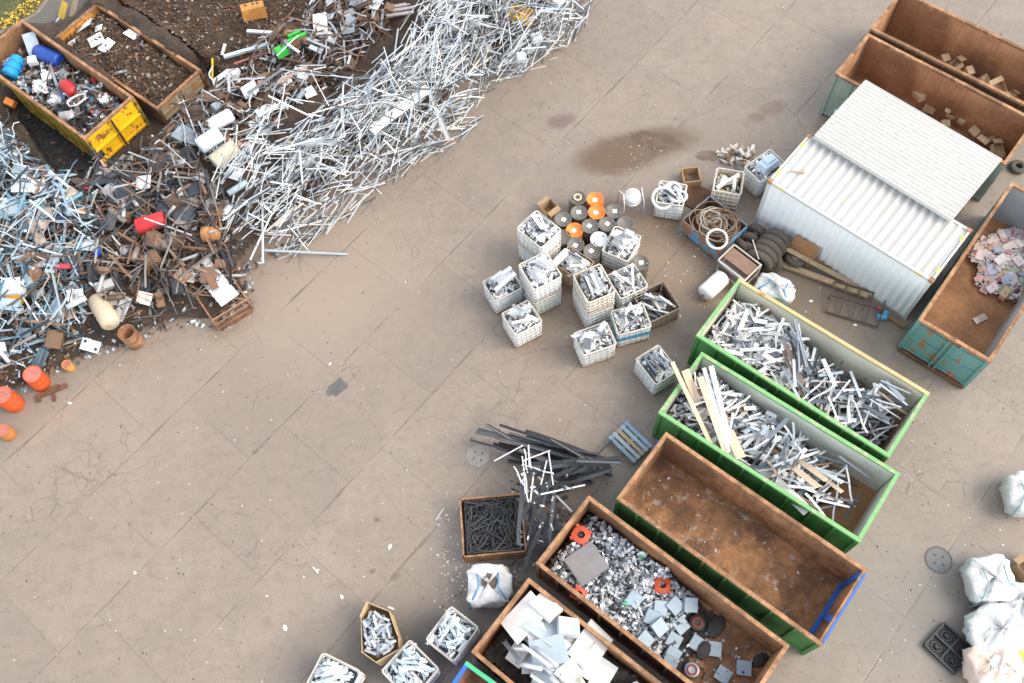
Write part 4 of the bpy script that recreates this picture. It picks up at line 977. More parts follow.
# manholes and drain
for px, py, rr_, lab in ((938.5, 560, .36, 'round grey manhole cover beside the lower right cracks'), (478, 456, .37, 'pale round manhole cover beside the dark strips')):
    p = P(px, py); r = thing('manhole_cover', lab, 'manhole cover', (p.x, p.y, 0)); cc = plain('cast_cover' if rr_ < .365 else 'pale_cover', (.155, .15, .145) if rr_ < .365 else (.26, .235, .205), .7)
    m = MB(); m.lathe([(rr_, -.02), (rr_, .012), (rr_-.03, .014)], 32); m.build('cover_plate', cc, r)
    m = MB(); m.tube([((rr_+.03)*math.cos(a*PI/20), (rr_+.03)*math.sin(a*PI/20), .004) for a in range(40)], .022, 4, closed=True); m.build('cover_ring', cc, r)
    for a in range(4):
        m = MB(); m.lathe([(.03, .013), (.03, .017)], 8, center=(.17*math.cos(a*PI/2+.6), .17*math.sin(a*PI/2+.6), 0)); m.build('pick_hole', black_rub, r)
p = P(338, 387); r = thing('drain_grate', 'square rusty drain grate let into the cracked concrete', 'drain', (p.x, p.y, 0), PY((330, 392), (345, 380)))
m = MB(); m.box((0, 0, .004), (.56, .46, .012)); m.build('grate_frame', plain('grate_iron', (.12, .11, .105), .7), r)
for i in range(8):
    m = MB(); m.box((-.21+.06*i, 0, .014), (.03, .36, .012)); m.build('grate_bar', bpy.data.materials['grate_iron'], r)
# ---- tyres, planks and rack along the container
def tyre_mesh(R=.5, w=.3, name='tyre'):
    m = MB(); pr = []
    for a in range(13):
        t = PI*a/12; pr.append((R-.16+.16*math.sin(t)**.6, -w/2*math.cos(t)))
    pr += [(R-.2, w/2*.9), (R-.22, 0), (R-.2, -w/2*.9)]
    n = 36; vs = []
    for r_, z in pr:
        for k in range(n):
            a = 2*PI*k/n; q = r_+(.012 if (k % 2) and r_ > R-.04 else 0); vs.append((z, q*math.cos(a), q*math.sin(a)))
    fs = []; L_ = len(pr)
    for i in range(L_):
        j = (i+1) % L_
        for k in range(n): fs.append((i*n+k, i*n+(k+1) % n, j*n+(k+1) % n, j*n+k))
    m.add(vs, fs); return m.mesh(name, plain('old_tyre_rubber', (.085, .07, .055), .85) if 'old_tyre_rubber' not in bpy.data.materials else bpy.data.materials['old_tyre_rubber'])
tb, ts = tyre_mesh(.5, .28), tyre_mesh(.36, .24)
ta = PY((760, 262), (776, 240), .5)
for i in range(5):
    f = i/4; p = P(759+18*f, 261-21*f, .5)
    link('tyre', tb, 'big worn tyre standing upright in the row against the white container', 'tyre', 'row of upright tyres against the container', Matrix.Translation(p) @ Matrix.Rotation(ta+random.uniform(-.06, .06), 4, 'Z'))
for i, (px, py) in enumerate(((743, 247), (749, 240), (756, 233), (748, 251))):
    link('tyre', ts, 'small worn tyre piled behind the steel trolley', 'tyre', 'small tyres behind the trolley', Matrix.Translation(P(px, py, .3)) @ Matrix.Rotation(ta+random.uniform(-.4, .4), 4, 'Z') @ Matrix.Rotation(random.uniform(-.3, .3), 4, 'Y'))
def wheel(px, py, label, hub, tilt, z=.3, az=0):
    r = thing('spare_wheel', label, 'wheel', P(px, py, z).to_tuple(), az); r.rotation_euler = (0, tilt, az)
    o = bpy.data.objects.new('tyre', ts); COL.objects.link(o); o.parent = r
    m = MB(); m.lathe([(.18, -.05), (.2, 0), (.16, .06), (.05, .08)], 20, 'x'); m.build('rim', hub, r, True)
wheel(772.5, 263, 'wheel with a yellow hub beside the planks', plain('yellow_hub', (.8, .5, .02), .5), -.7, .32, ta+PI)
wheel(795, 259, 'wheel with a pale hub lying under the planks', plain('pale_hub', (.55, .53, .48), .5, .4), -1.25, .25, ta)
wood = plain('weathered_plank', (.38, .27, .16), .8, 0, .2, 9); wood2 = plain('brown_plank', (.26, .16, .085), .8, 0, .2, 9)
def plank(a, b, za, zb, w_, t_, mat, label, name='plank', group='planks leaning beside the container'):
    p0, p1 = P(*a, za), P(*b, zb); m = MB(); d = p1-p0; m.bar(-d/2, d/2, w_, t_); link(name, m.mesh(name, mat), label, 'plank', group, Matrix.Translation((p0+p1)/2))
plank((783, 247), (868, 292), .55, .12, .17, .06, wood, 'pale plank nearer the container, propped on the tyres')
plank((778, 263), (868, 296), .12, .20, .2, .12, wood, 'thick pale plank lying on the ground beside the wheel')
plank((790, 246), (871, 287), .35, .06, .12, .05, wood2, 'brown plank between the pale plank and the container wall')
p0, p1 = P(792, 241, .75), P(817, 254, .75); m = MB(); Lp = (p1-p0).length; m.box((0, 0, 0), (Lp, .05, .9)); r_y = math.atan2(p1.y-p0.y, p1.x-p0.x)
link('plywood_sheet', m.mesh('plywood_sheet', plain('orange_plywood', (.34, .17, .075), .8)), 'orange brown plywood sheet leaning against the white container', 'board', None, Matrix.Translation(((p0+p1)/2).to_tuple()[:2]+(.5,)) @ Matrix.Rotation(r_y, 4, 'Z') @ Matrix.Rotation(-.35, 4, 'X'))
q4 = [P(825, 312), P(835, 285), P(886, 300), P(872, 329)]
c = sum(q4, Vector())/4; yaw = math.atan2(q4[2].y-q4[1].y, q4[2].x-q4[1].x); lx = (q4[2]-q4[1]).length; ly = (q4[1]-q4[0]).length
rack_m = plain('rack_iron', (.10, .07, .05), .75)
r = thing('metal_rack', 'dark steel ladder rack lying on the ground beside the planks', 'rack', (c.x, c.y, 0), yaw)
for sy in (-1, 0, 1):
    m = MB(); m.bar((-lx/2, sy*ly/2, .1+.18*(sy >= 0)), (lx/2, sy*ly/2, .1+.18*(sy >= 0)), .05, .05); m.build('rack_rail', rack_m, r)
for i in range(5):
    x = -lx/2+lx*i/4; m = MB(); m.bar((x, -ly/2, .1), (x, 0, .28), .04, .04); m.bar((x, 0, .28), (x, ly/2, .28), .04, .04); m.build('rack_rung', rack_m, r)
for sx in (-1, 1):
    m = MB(); m.bar((sx*lx/2, 0, 0), (sx*lx/2, 0, .3), .05, .05); m.build('rack_leg', rack_m, r)
m = MB(); m.box((0, 0, .1), (.35, .22, .14), Matrix.Rotation(.4, 3, 'X'), .6); m.box((.12, .12, .16), (.2, .16, .1), Matrix.Rotation(.5, 3, 'Y'), .6)
link('blue_rag', m.mesh('blue_rag', plain('blue_cloth', (.12, .38, .62), .7)), 'crumpled blue rag on the end of the dark rack', 'rag', None, Matrix.Translation(P(882, 318, .05)))
m = MB(); m.box((0, 0, .08), (.16, .12, .1), Matrix.Rotation(.4, 3, 'X'), .6); link('red_rag', m.mesh('red_rag', plain('red_cloth', (.5, .05, .06), .7)), 'small red rag beside the blue one on the dark rack', 'rag', None, Matrix.Translation(P(878, 309, .2)))
m = MB(); m.bar((-.45, 0, .06), (.45, 0, .06), .16, .12); link('short_beam', m.mesh('short_beam', wood2), 'short brown beam on the ground at the container foot', 'beam', None, Matrix.Translation(P(892, 320, 0)) @ Matrix.Rotation(-.75, 4, 'Z'))
# tyre and odd bits by the teal skip
link('tyre', ts, 'dark tyre lying flat beside the end of the teal skip', 'tyre', None, Matrix.Translation(P(1018, 167, .1)) @ Matrix.Rotation(PI/2, 4, 'Y') @ Matrix.Scale(.8, 4))
# scrap behind the yellowed boards
for i in range(16):
    me, w_, t_ = random.choice(PR_CAGE_W); q = P(738+random.gauss(0, 9), 157+random.gauss(0, 4)); Lk = random.uniform(.2, .5)
    M = drop_bar(q.x, q.y, random.uniform(0, 3), Lk, w_, t_); link('offcut', me, 'pale offcut in the small loose pile behind the yellowed board cage', 'offcut', 'loose pile behind the yellowed boards', M @ Matrix.Diagonal((Lk, 1, 1, 1)))
chips('small_scraps', randmat('brown_scraps', [(.3, .2, .12), (.6, .5, .38), (.2, .13, .08), (.7, .66, .58)], .7, island=True), [P(x, y)[:2] for x, y in ((716, 150), (752, 146), (758, 165), (722, 166))], 60, .06, .16, 'small brown and pale scraps heaped behind the cages')
# ================================================================ WHAT LIES IN THE BINS
rust_pc = [(.20, .10, .05), (.13, .065, .035), (.28, .15, .08), (.09, .055, .04)]
OFF = [(.68, .69, .69), (.46, .52, .56), (.13, .16, .19), (.66, .66, .63), (.26, .31, .35), (.70, .71, .70), (.07, .085, .10), (.54, .56, .57), (.70, .70, .68), (.34, .40, .44), (.16, .11, .08)]
OFF_D = [(.13, .15, .17), (.22, .26, .30), (.30, .34, .38), (.09, .10, .11), (.18, .12, .085), (.42, .46, .5), (.16, .18, .2)]
m_off = randmat('profile_offcuts', OFF, .45, .1, dirt=.15)
m_offw = randmat('white_profile_offcuts', [(.74, .74, .72), (.68, .68, .66), (.72, .71, .67), (.42, .44, .46), (.74, .73, .71), (.56, .57, .58), (.2, .22, .24)], .45, 0, dirt=.1)
m_offd = randmat('dark_profile_offcuts', OFF_D, .5, .1, dirt=.15)
m_chip = randmat('offcut_chips', OFF+[(.3, .2, .12)], .5, .1, island=True)
m_chipw = randmat('white_offcut_chips', [(.72, .72, .7), (.62, .62, .61), (.36, .38, .4), (.72, .71, .67), (.10, .11, .12)], .5, 0, island=True)
gap_shade_fill = plain('gap_shade_bed', (.035, .031, .028), .9, 0, .5, 9)  # near-black so the bed paints the shade in gaps between pieces
SPEC = [('flat', .06, .025), ('flat', .09, .025), ('channel', .055, .04), ('angle', .055, .04), ('square', .045, .04), ('strip', .055, .03), ('channel', .08, .05), ('flat', .13, .02), ('strip', .07, .03)]
PR_OFF, PR_OFFW, PR_OFFD = protoset('profile_offcut', m_off, SPEC), protoset('white_offcut', m_offw, SPEC+[('flat', .15, .04), ('square', .09, .07)]), protoset('dark_offcut', m_offd, SPEC)
def bp(b, u0, u1, v0=.2, v1=None, m=.0):
    """a patch of a bin's floor, u along its length, v across, as world points"""
    B = BINS[b]; c, s = math.cos(B['yaw']), math.sin(B['yaw']); v1 = v1 or B['W']-.2
    return [(B['x']+c*u-s*v, B['y']+s*u+c*v) for u, v in ((u0, v0), (u1, v0), (u1, v1), (u0, v1))]
def bed(b, prof, seed, amp=.25):
    """raise the scrap bed in bin b: prof(u, v) gives the height above the floor"""
    B = BINS[b]; mk = polymask(bp(b, .14, B['L']-.14, .14, B['W']-.14)); X, Y = np.meshgrid(_XX, _YY, indexing='ij')
    c, s = math.cos(B['yaw']), math.sin(B['yaw']); dx, dy = X-B['x'], Y-B['y']; u, v = c*dx+s*dy, -s*dx+c*dy
    h = prof(u/B['L'], v/B['W']); h = np.where(h > .02, h*(1-amp+2*amp*gnoise(.35, seed)), 0)
    HG[mk] = np.maximum(HG[mk], (B['fz']+h)[mk])
ss = lambda x, a, b: (lambda t: t*t*(3-2*t))(np.clip((x-a)/(b-a), 0, 1))
# green skip with white and dark offcuts
bed('G2', lambda u, v: 1.0*(1-ss(u, .25, .60))+.55*(1-ss(u, .75, 1.05))*ss(u, .1, .5)-.25*ss(v, .55, 1.0), 3)
fill_mesh('scrap_bed', bp('G2', .14, 6.48, .14, 2.39), gap_shade_fill, 'dark bed of scrap under the offcuts in the yellow railed green skip', .05, 2)
chips('offcut_chips', m_chipw, bp('G2', .2, 3.2), 900, .04, .11, 'small white bits among the offcuts in the yellow railed skip', 4)
chips('offcut_chips', m_chip, bp('G2', 3.0, 6.4), 500, .03, .09, 'small mixed bits at the low end of the yellow railed skip', 5)
drop_pieces(PR_OFF, 'profile_offcut', 'white or grey offcut at the low end of the yellow railed green skip', 'offcut', 'mixed offcuts in the yellow railed green skip', bp('G2', 2.9, 6.45), 110, (.45, 1.5), BINS['G2']['yaw']+1.3, .8, maxtilt=.3)
drop_pieces(PR_OFFW, 'white_offcut', 'white offcut in the bright heap at the upper end of the yellow railed skip', 'offcut', 'white offcuts in the yellow railed green skip', bp('G2', .15, 3.0), 150, (.2, .9), BINS['G2']['yaw']+1.3, 1.0, maxtilt=.35)
for i in range(22):
    t = random.random(); x, y = bp('G2', 2.55+.8*t, 9, .25+1.7*(1-t)+random.gauss(0, .1))[0]; me, w_, t_ = random.choice(PR_OFFD); Lk = random.uniform(.8, 1.7); w_ = w_
    M = drop_bar(x, y, BINS['G2']['yaw']-.75+random.gauss(0, .25), Lk, w_, t_, BINS['G2']['poly'], .2)
    if M: link('dark_offcut', me, 'dark strip lying across the middle of the yellow railed green skip', 'offcut', 'dark strips across the yellow railed green skip', M @ Matrix.Diagonal((Lk, 1, 1, 1)))
drop_pieces(PR_OFFD, 'dark_offcut', 'dark grey length in the low end corner of the yellow railed skip', 'offcut', 'dark lengths at the low end of the yellow railed skip', bp('G2', 5.2, 6.45, 1.0), 12, (.7, 1.2), BINS['G2']['yaw']+.1, .15, maxtilt=.2)
# green skip with cream boards
bed('G1', lambda u, v: .85*(1-ss(u, .15, .75))+.3*(1-ss(u, .6, .9))*ss(v, 0, .6)-.1*ss(v, .7, 1.0), 4)
fill_mesh('scrap_bed', bp('G1', .14, 5.5, .14, 2.33), gap_shade_fill, 'dark bed of scrap under the offcuts in the skip with cream boards', .05, 2)
chips('offcut_chips', m_chip, bp('G1', .2, 4.9), 1200, .03, .10, 'small grey and white bits among the offcuts in the skip with cream boards', 4)
drop_pieces(PR_OFF, 'profile_offcut', 'white or dark offcut in the green skip with cream boards', 'offcut', 'mixed offcuts in the green skip with cream boards', bp('G1', .15, 5.3), 205, (.3, 1.3), BINS['G1']['yaw']+1.05, .75, maxtilt=.3)
drop_pieces(PR_OFF, 'profile_offcut', 'grey length lying on the bare brown floor end of the skip with cream boards', 'offcut', 'lengths at the bare floor end of the skip with cream boards', bp('G1', 4.4, 6.35), 22, (.5, 1.3), BINS['G1']['yaw']+.6, .8, maxtilt=.25)
drop_pieces(PR_OFFD, 'dark_offcut', 'dark length near the bare floor end of the skip with cream boards', 'offcut', 'dark lengths in the skip with cream boards', bp('G1', 3.2, 6.2), 14, (.6, 1.2), BINS['G1']['yaw']+.9, .6, maxtilt=.25)
cream = NT('cream_board'); _n = cream.noise(2.5, 6, .6, cream.mapped(scale=(.4, 6, 6))); cream = cream.out(cream.ramp(_n, [(.3, (.46, .34, .22)), (.7, (.64, .50, .36))]), .6)
def longboard(a, za, b, zb, w_, t_, mat, label, group=None, name='long_board', lift=False):
    p0, p1 = P(*a, za), P(*b, zb)
    if lift:
        for _ in range(3):
            up = max([0.0]+[hat(*p0.lerp(p1, f)[:2])+t_*.6-p0.lerp(p1, f).z for f in (.45, .6, .7, .8, .9, 1.0)])
            if up > .01: zb += up*1.15; p1 = P(*b, zb); p0 = P(*a, za+up*.25)
    d = p1-p0; L_ = d.length; m = MB(); m.box((0, 0, 0), (L_, w_, t_))
    x = d.normalized(); y = Vector((0, 0, 1)).cross(x).normalized(); z = x.cross(y)
    link(name, m.mesh(name, mat), label, 'board', group, Matrix.Translation((p0+p1)/2) @ Matrix((x, y, z)).transposed().to_4x4())
longboard((672, 362), 2.36, (712, 447), 1.1, .13, .04, cream, 'cream board sticking furthest out over the green skip end', lift=True)
longboard((685, 370), 2.30, (716, 451), 1.05, .24, .05, cream, 'second cream board beside the one sticking furthest out')
longboard((700, 377), 2.2, (727, 455), 1.06, .20, .05, cream, 'cream board between the second cream board and the white boards', lift=True)
longboard((704, 368), 2.25, (729, 452), 1.16, .12, .06, m_offw, 'white board leaning on the green skip end among cream boards, thinner of two', lift=True)
longboard((711, 366), 2.3, (733, 455), 1.12, .15, .07, m_offw, 'white board leaning on the green skip end among cream boards, thicker of two', lift=True)
longboard((716, 402), 1.5, (741, 458), .98, .30, .03, cream, 'wide cream board lying low beside the leaning boards', lift=True)
for i, (a, b, w_) in enumerate((((772, 450), (818, 487), .2), ((778, 446), (826, 480), .16), ((790, 452), (842, 492), .12))):
    longboard(a, .72-.04*i, b, .42-.03*i, w_, .03, cream, ('widest', 'middle', 'narrowest')[i]+' cream board lying flat in the middle of the skip with cream boards', lift=True)
longboard((762, 468), .72, (808, 512), .4, .34, .03, m_offw, 'wide white panel along the near wall of the skip with cream boards', lift=True)
longboard((800, 462), .55, (842, 482), .4, .10, .06, m_offw, 'long white profile beside the far wall of the skip with cream boards', lift=True)
# rusty skip with crushed silver scrap
bed('C1', lambda u, v: .62*(1-ss(u, .35, .66))+.12*(1-ss(u, .5, .85)), 5, .3)
fill_mesh('scrap_bed', bp('C1', .14, 5.0, .14, 2.38), gap_shade_fill, 'dark bed under the crushed silver scrap', .04, 2)
SIL = [(.66, .68, .70), (.46, .50, .54), (.74, .75, .75), (.22, .25, .28), (.70, .71, .72), (.05, .055, .06), (.56, .60, .63), (.10, .10, .105), (.33, .36, .39)]
m_sil = randmat('crushed_silver', SIL, .38, .5, dirt=.1); m_sili = randmat('crushed_silver_bits', SIL, .38, .5, island=True, dirt=.1)
chips('silver_bits', m_sili, bp('C1', .35, 4.15), 2600, .035, .12, 'crushed silver scrap filling the upper half of the rusty skip', 1.8, flat=.7, tilt=.9)
def crumple(seed, s=.5):
    rg = random.Random(seed); m = MB(); n = 7; vs = []
    for i in range(n):
        for j in range(n): vs.append(((i/(n-1)-.5)+rg.uniform(-.07, .07), (j/(n-1)-.5)*.8+rg.uniform(-.07, .07), rg.uniform(-.16, .22)))
    fs = [(i*n+j, (i+1)*n+j, (i+1)*n+j+1, i*n+j+1) for i in range(n-1) for j in range(n-1)]; m.add([Vector(v)*s for v in vs], fs)
    k = len(m.v); vs2 = [(v[0]*.96, v[1]*.96, v[2]-.02) for v in m.v]; m.v += vs2; m.f += [tuple(a+k for a in f[::-1]) for f in fs]; m.mi += [0]*len(fs); return m
crm = [crumple(i, .34).mesh('crumpled_sheet', m_sil) for i in range(6)]
for i in range(60):
    x, y = sample_in(bp('C1', .5, 3.9, .35, 2.15)); z = hat(x, y)
    link('crumpled_sheet', crm[i % 6], 'crumpled silver sheet in the crushed scrap of the rusty skip', 'scrap sheet', 'crumpled sheets in the rusty skip', Matrix.Translation((x, y, z+.03)) @ Matrix.Rotation(random.uniform(0, 6), 4, 'Z') @ Matrix.Rotation(random.gauss(0, .4), 4, 'X') @ Matrix.Scale(random.uniform(.4, .9), 4))
blk_me = []
for i in range(2):
    m = MB(); m.box((0, 0, 0), (.42, .42, .16-.05*i), None, .97); blk_me.append(m.mesh('square_block', plain('pale_blue_grey_block', (.27, .35, .41), .5, .1, .06)if i == 0 else bpy.data.materials['pale_blue_grey_block']))
for i, (px, py) in enumerate(((659, 609), (674, 607), (689, 606), (651, 619), (658, 629), (681, 625), (644, 641), (674, 640), (697, 644), (714, 649), (672, 655), (669, 664), (723, 675), (744, 668), (632, 604))):
    p = P(px, py, .55 if i < 8 else .35); M = drop_plate(p.x, p.y, BINS['C1']['yaw']+random.gauss(.15, .35)+(.3 if i > 11 else 0), .42, .42, .14, None, .35)
    link('square_block', blk_me[i % 2], 'pale blue grey square block in the lower half of the rusty skip', 'block', 'square blocks in the rusty skip', M)
orange_m = painted('orange_red_casting', (.42, .05, .012), .12, dirt=.25)
def housing(px, py, s, yaw, label, z=1.0):
    p = P(px, py, z); z = hat(p.x, p.y)+.13; r = thing('motor_housing', label, 'motor part', (p.x, p.y, z), yaw); r.rotation_euler = (.15, .1, yaw)
    m = MB(); n = 8; o = [(s*math.cos(a*PI/4+.39)*(1.12 if a % 2 else 1), s*math.sin(a*PI/4+.39)) for a in range(n)]; i_ = [(.42*x, .42*y) for x, y in o]
    vs = [(x, y, 0) for x, y in o]+[(x, y, .16) for x, y in o]+[(x, y, .19) for x, y in i_]+[(x, y, .02) for x, y in i_]; fs = []
    for k in range(n):
        j = (k+1) % n; fs += [(k, j, n+j, n+k), (n+k, n+j, 2*n+j, 2*n+k), (2*n+k, 2*n+j, 3*n+j, 3*n+k)]
    m.add(vs, fs); m.build('housing_shell', orange_m, r)
    m = MB(); m.lathe([(s*.42, .02), (s*.36, .09), (s*.15, .06), (s*.12, .14)], 16); m.build('hub', dark_steel, r)
    for a in range(4):
        m = MB(); m.box((s*1.0*math.cos(a*PI/2), s*1.0*math.sin(a*PI/2), .08), (.12, .1, .12), Matrix.Rotation(a*PI/2, 3, 'Z')); m.build('lug', orange_m, r)
housing(580, 537, .27, .3, 'orange red motor housing near the upper end of the rusty skip')
housing(661, 586, .25, .8, 'orange red motor housing beside the square blue blocks', .75)
housing(578, 597, .2, .2, 'orange red motor housing half hidden by the near wall of the rusty skip', .8)
p = P(586, 566, .95); M = drop_plate(p.x, p.y, PY((563, 560), (586, 544), 1), .98, .92, .04, None, .2, lift=1); M = Matrix.Translation((0, 0, .14)) @ M
m = MB(); m.box((0, 0, 0), (.98, .92, .03)); m.box((0, 0, .018), (.94, .88, .006)); link('grey_plate', m.mesh('grey_plate', plain('brushed_plate', (.21, .195, .19), .5, .3, .08, 3)), 'large square grey plate lying on the silver scrap', 'plate', None, M)
for px, py, s, lab in ((716, 627, .3, 'dark rubber scrap in the middle of the bare floor of the rusty skip'), (760, 660, .22, 'dark round scrap near the low end of the rusty skip'), (703, 651, .24, 'dark brown scrap between two square blocks')):
    p = P(px, py, .3); z = hat(p.x, p.y); m = MB(); m.lathe([(s, 0), (s*.9, .07), (s*.4, .11)], 9); link('rubber_scrap', m.mesh('rubber_scrap', black_rub), lab, 'scrap', None, Matrix.Translation((p.x, p.y, z)) @ Matrix.Rotation(random.uniform(0, 6), 4, 'Z') @ Matrix.Diagonal((1.3, .8, 1, 1)))
for px, py, lab in ((697, 623, 'small round red and black motor beside the square blocks'), (692, 670, 'grey round motor with cable at the near wall of the rusty skip')):
    p = P(px, py, .35); z = hat(p.x, p.y); r = thing('small_motor', lab, 'motor', (p.x, p.y, z)); m = MB(); m.lathe([(.22, 0), (.24, .1), (.2, .14), (.1, .12)], 20); m.build('motor_body', dark_steel if px > 694 else steel, r, True)
    m = MB(); m.tube([(.13*math.cos(a*PI/8), .13*math.sin(a*PI/8), .15) for a in range(16)], .025, 6, closed=True); m.build('motor_ring', plain('dull_red', (.38, .07, .04), .6) if 'dull_red' not in bpy.data.materials else bpy.data.materials['dull_red'], r, True)
    m = MB(); m.tube([(.2, 0, .05), (.32, .06, .03), (.36, -.1, .03), (.28, -.22, .03)], .018, 6); m.build('cable', black_rub, r, True)
m = MB(); m.box((0, 0, .05), (.24, .16, .08), Matrix.Rotation(.3, 3, 'X'), .8); p = P(642, 556, .8); link('green_board', m.mesh('green_board', plain('green_circuit', (.05, .42, .16), .5)), 'green circuit box lying on the silver scrap', 'board', None, Matrix.Translation((p.x, p.y, hat(p.x, p.y)-.02)) @ Matrix.Rotation(.9, 4, 'Z'))
m = MB(); m.box((0, 0, .04), (.2, .12, .08)); p = P(624, 606, .8); link('green_board', bpy.data.meshes['green_board'], 'small dark green piece sunk in the silver scrap', 'board', None, Matrix.Translation((p.x, p.y, hat(p.x, p.y)-.03)) @ Matrix.Rotation(.2, 4, 'Z') @ Matrix.Scale(.7, 4))
drop_pieces(protoset('thin_rod', m_sil, [('flat', .03, .02), ('tube', .025, .025)]), 'thin_rod', 'thin metal rod standing out of the crushed silver scrap', 'rod', 'thin rods in the silver scrap', bp('C1', 1.6, 3.4), 10, (.3, .7), maxtilt=.4)
chips('floor_litter', m_sili, bp('C1', 3.9, 6.5), 90, .025, .08, 'small bits scattered over the bare floor of the rusty skip', 1.6, flat=.6)
# skip with white sheets
bed('C2', lambda u, v: .55+.25*ss(u, 0, .4), 6, .2)
fill_mesh('scrap_bed', bp('C2', .14, 6.4, .14, 2.4), gap_shade_fill, 'dark bed under the white sheets in the bottom skip', .04, 2)
SHEETS = []
for lx, ly, th in ((1.25, .85, .05), (.8, .55, .12), (1.0, .75, .03), (.6, .5, .18), (.9, .4, .06)):
    m = MB(); m.slab((-lx/2, -ly/2, th/2), (lx, 0, 0), (0, ly, 0), th, 8, 6, .03, int(lx*10), 0, 0); SHEETS.append((m.mesh('white_sheet', randmat('white_sheets', [(.72, .72, .70), (.74, .73, .71), (.52, .51, .48), (.70, .68, .63), (.40, .46, .50), (.68, .68, .67)], .5, 0, dirt=.1) if not SHEETS else SHEETS[0][0].materials[0]), lx, ly, th))
for i in range(34):
    me, lx, ly, th = SHEETS[i % 5]
    for _ in range(20):
        x, y = sample_in(bp('C2', .2, 6.2)); M = drop_plate(x, y, BINS['C2']['yaw']+random.choice((0, PI/2, .5, -.3))+random.gauss(0, .2), lx, ly, th, bp('C2', .12, 6.4, .12, 2.44), .45)
        if M: break
    if M: link('white_sheet', me, 'white or grey sheet piece in the skip cut off by the picture bottom', 'sheet', 'white sheets in the bottom skip', M)
for (px, py, k, yw, lab) in ((525, 620, 0, .75, 'large clean white sheet at the upper end of the bottom skip'), (546, 611, 1, -.75, 'ribbed pale box beside the large clean white sheet'), (549, 655, 2, .2, 'crinkled white plastic panel in the middle of the bottom skip'), (568, 631, 3, -.1, 'pale bluish box by the far wall of the bottom skip'), (590, 648, 0, .95, 'white sheet standing by the far wall of the bottom skip')):
    me, lx, ly, th = SHEETS[k]; p = P(px, py, 1.2); M = drop_plate(p.x, p.y, yw, lx, ly, th, None, .35); link('white_sheet', me, lab, 'sheet', None, M)
drop_pieces(protoset('white_pipe', m_offw, [('tube', .13, .13), ('tube', .1, .1), ('channel', .12, .07)]), 'white_pipe', 'white pipe or trim along the near wall of the bottom skip', 'pipe', 'white pipes in the bottom skip', bp('C2', .2, 3.5, .2, 1.2), 12, (.6, 1.2), BINS['C2']['yaw']+.3, .5)
# coloured paper in the teal skip
PAPER = [(0.62, 0.57, 0.53), (0.57, 0.36, 0.34), (0.64, 0.60, 0.57), (0.36, 0.41, 0.53), (0.60, 0.47, 0.26), (0.65, 0.64, 0.62), (0.52, 0.19, 0.19), (0.45, 0.36, 0.31), (0.29, 0.38, 0.29), (0.67, 0.60, 0.58), (0.53, 0.46, 0.52)]
m_pap, m_papi = randmat('coloured_paper', PAPER, .6, 0, dirt=.1), randmat('coloured_paper_bits', PAPER, .6, 0, island=True, dirt=.1)
pc = P(1012, 268, .5); X, Y = np.meshgrid(_XX, _YY, indexing='ij'); mk = polymask(BINS['T']['poly'])
dT = np.sqrt((X-pc.x-.3)**2+(Y-pc.y-.1)**2); hT = .55*np.clip(1-dT/1.75, 0, 1)**.8*(.8+.4*gnoise(.3, 9)); HG[mk] = np.maximum(HG[mk], (.27+hT)[mk])
ppoly = [(pc.x+.3+1.5*math.cos(a*PI/8)*(1+.12*math.sin(3*a)), pc.y+.1+1.5*math.sin(a*PI/8)*(1+.12*math.cos(2*a))) for a in range(16)]
ppoly = [q for q in ppoly]
def sample_T():
    for _ in range(200):
        x, y = sample_in(ppoly)
        if inside(BINS['T']['poly'], x, y): return x, y
    return x, y
_m = MB()
for _ in range(1100):
    x, y = sample_T(); s = random.uniform(.05, .15); z = hat(x, y)
    R = Matrix.Rotation(random.uniform(0, 6), 3, 'Z') @ Matrix.Rotation(random.gauss(0, .5), 3, 'Y') @ Matrix.Rotation(random.gauss(0, .5), 3, 'X'); _m.box((x, y, z+.02), (s*1.4, s, .012), R)
    i, j = gidx(x, y); HG[i, j] += .012
tag(_m.build('paper_scraps', m_papi), 'small coloured paper scraps heaped on the teal skip floor', None, None, 'stuff')
pm = []
for lx, ly in ((.3, .22), (.22, .18), (.36, .26)):
    m = MB(); m.slab((-lx/2, -ly/2, .01), (lx, 0, 0), (0, ly, 0), .015, 4, 4, .02, int(lx*100), 0, 0); pm.append((m.mesh('paper_sheet', m_pap), lx, ly))
for i in range(110):
    x, y = sample_T(); me, lx, ly = pm[i % 3]; M = drop_plate(x, y, random.uniform(0, 6), lx, ly, .02, BINS['T']['poly'], .6)
    if M: link('paper_sheet', me, 'coloured paper or packaging sheet on the heap in the teal skip', 'paper', 'coloured paper in the teal skip', M)
for px, py in ((978, 320), (982, 318)):
    p = P(px, py, .27); M = drop_plate(p.x, p.y, .4, .3, .22, .02); link('paper_sheet', pm[0][0], 'pair of pale papers lying alone on the bare brown floor of the teal skip', 'paper', 'lone papers in the teal skip', M)
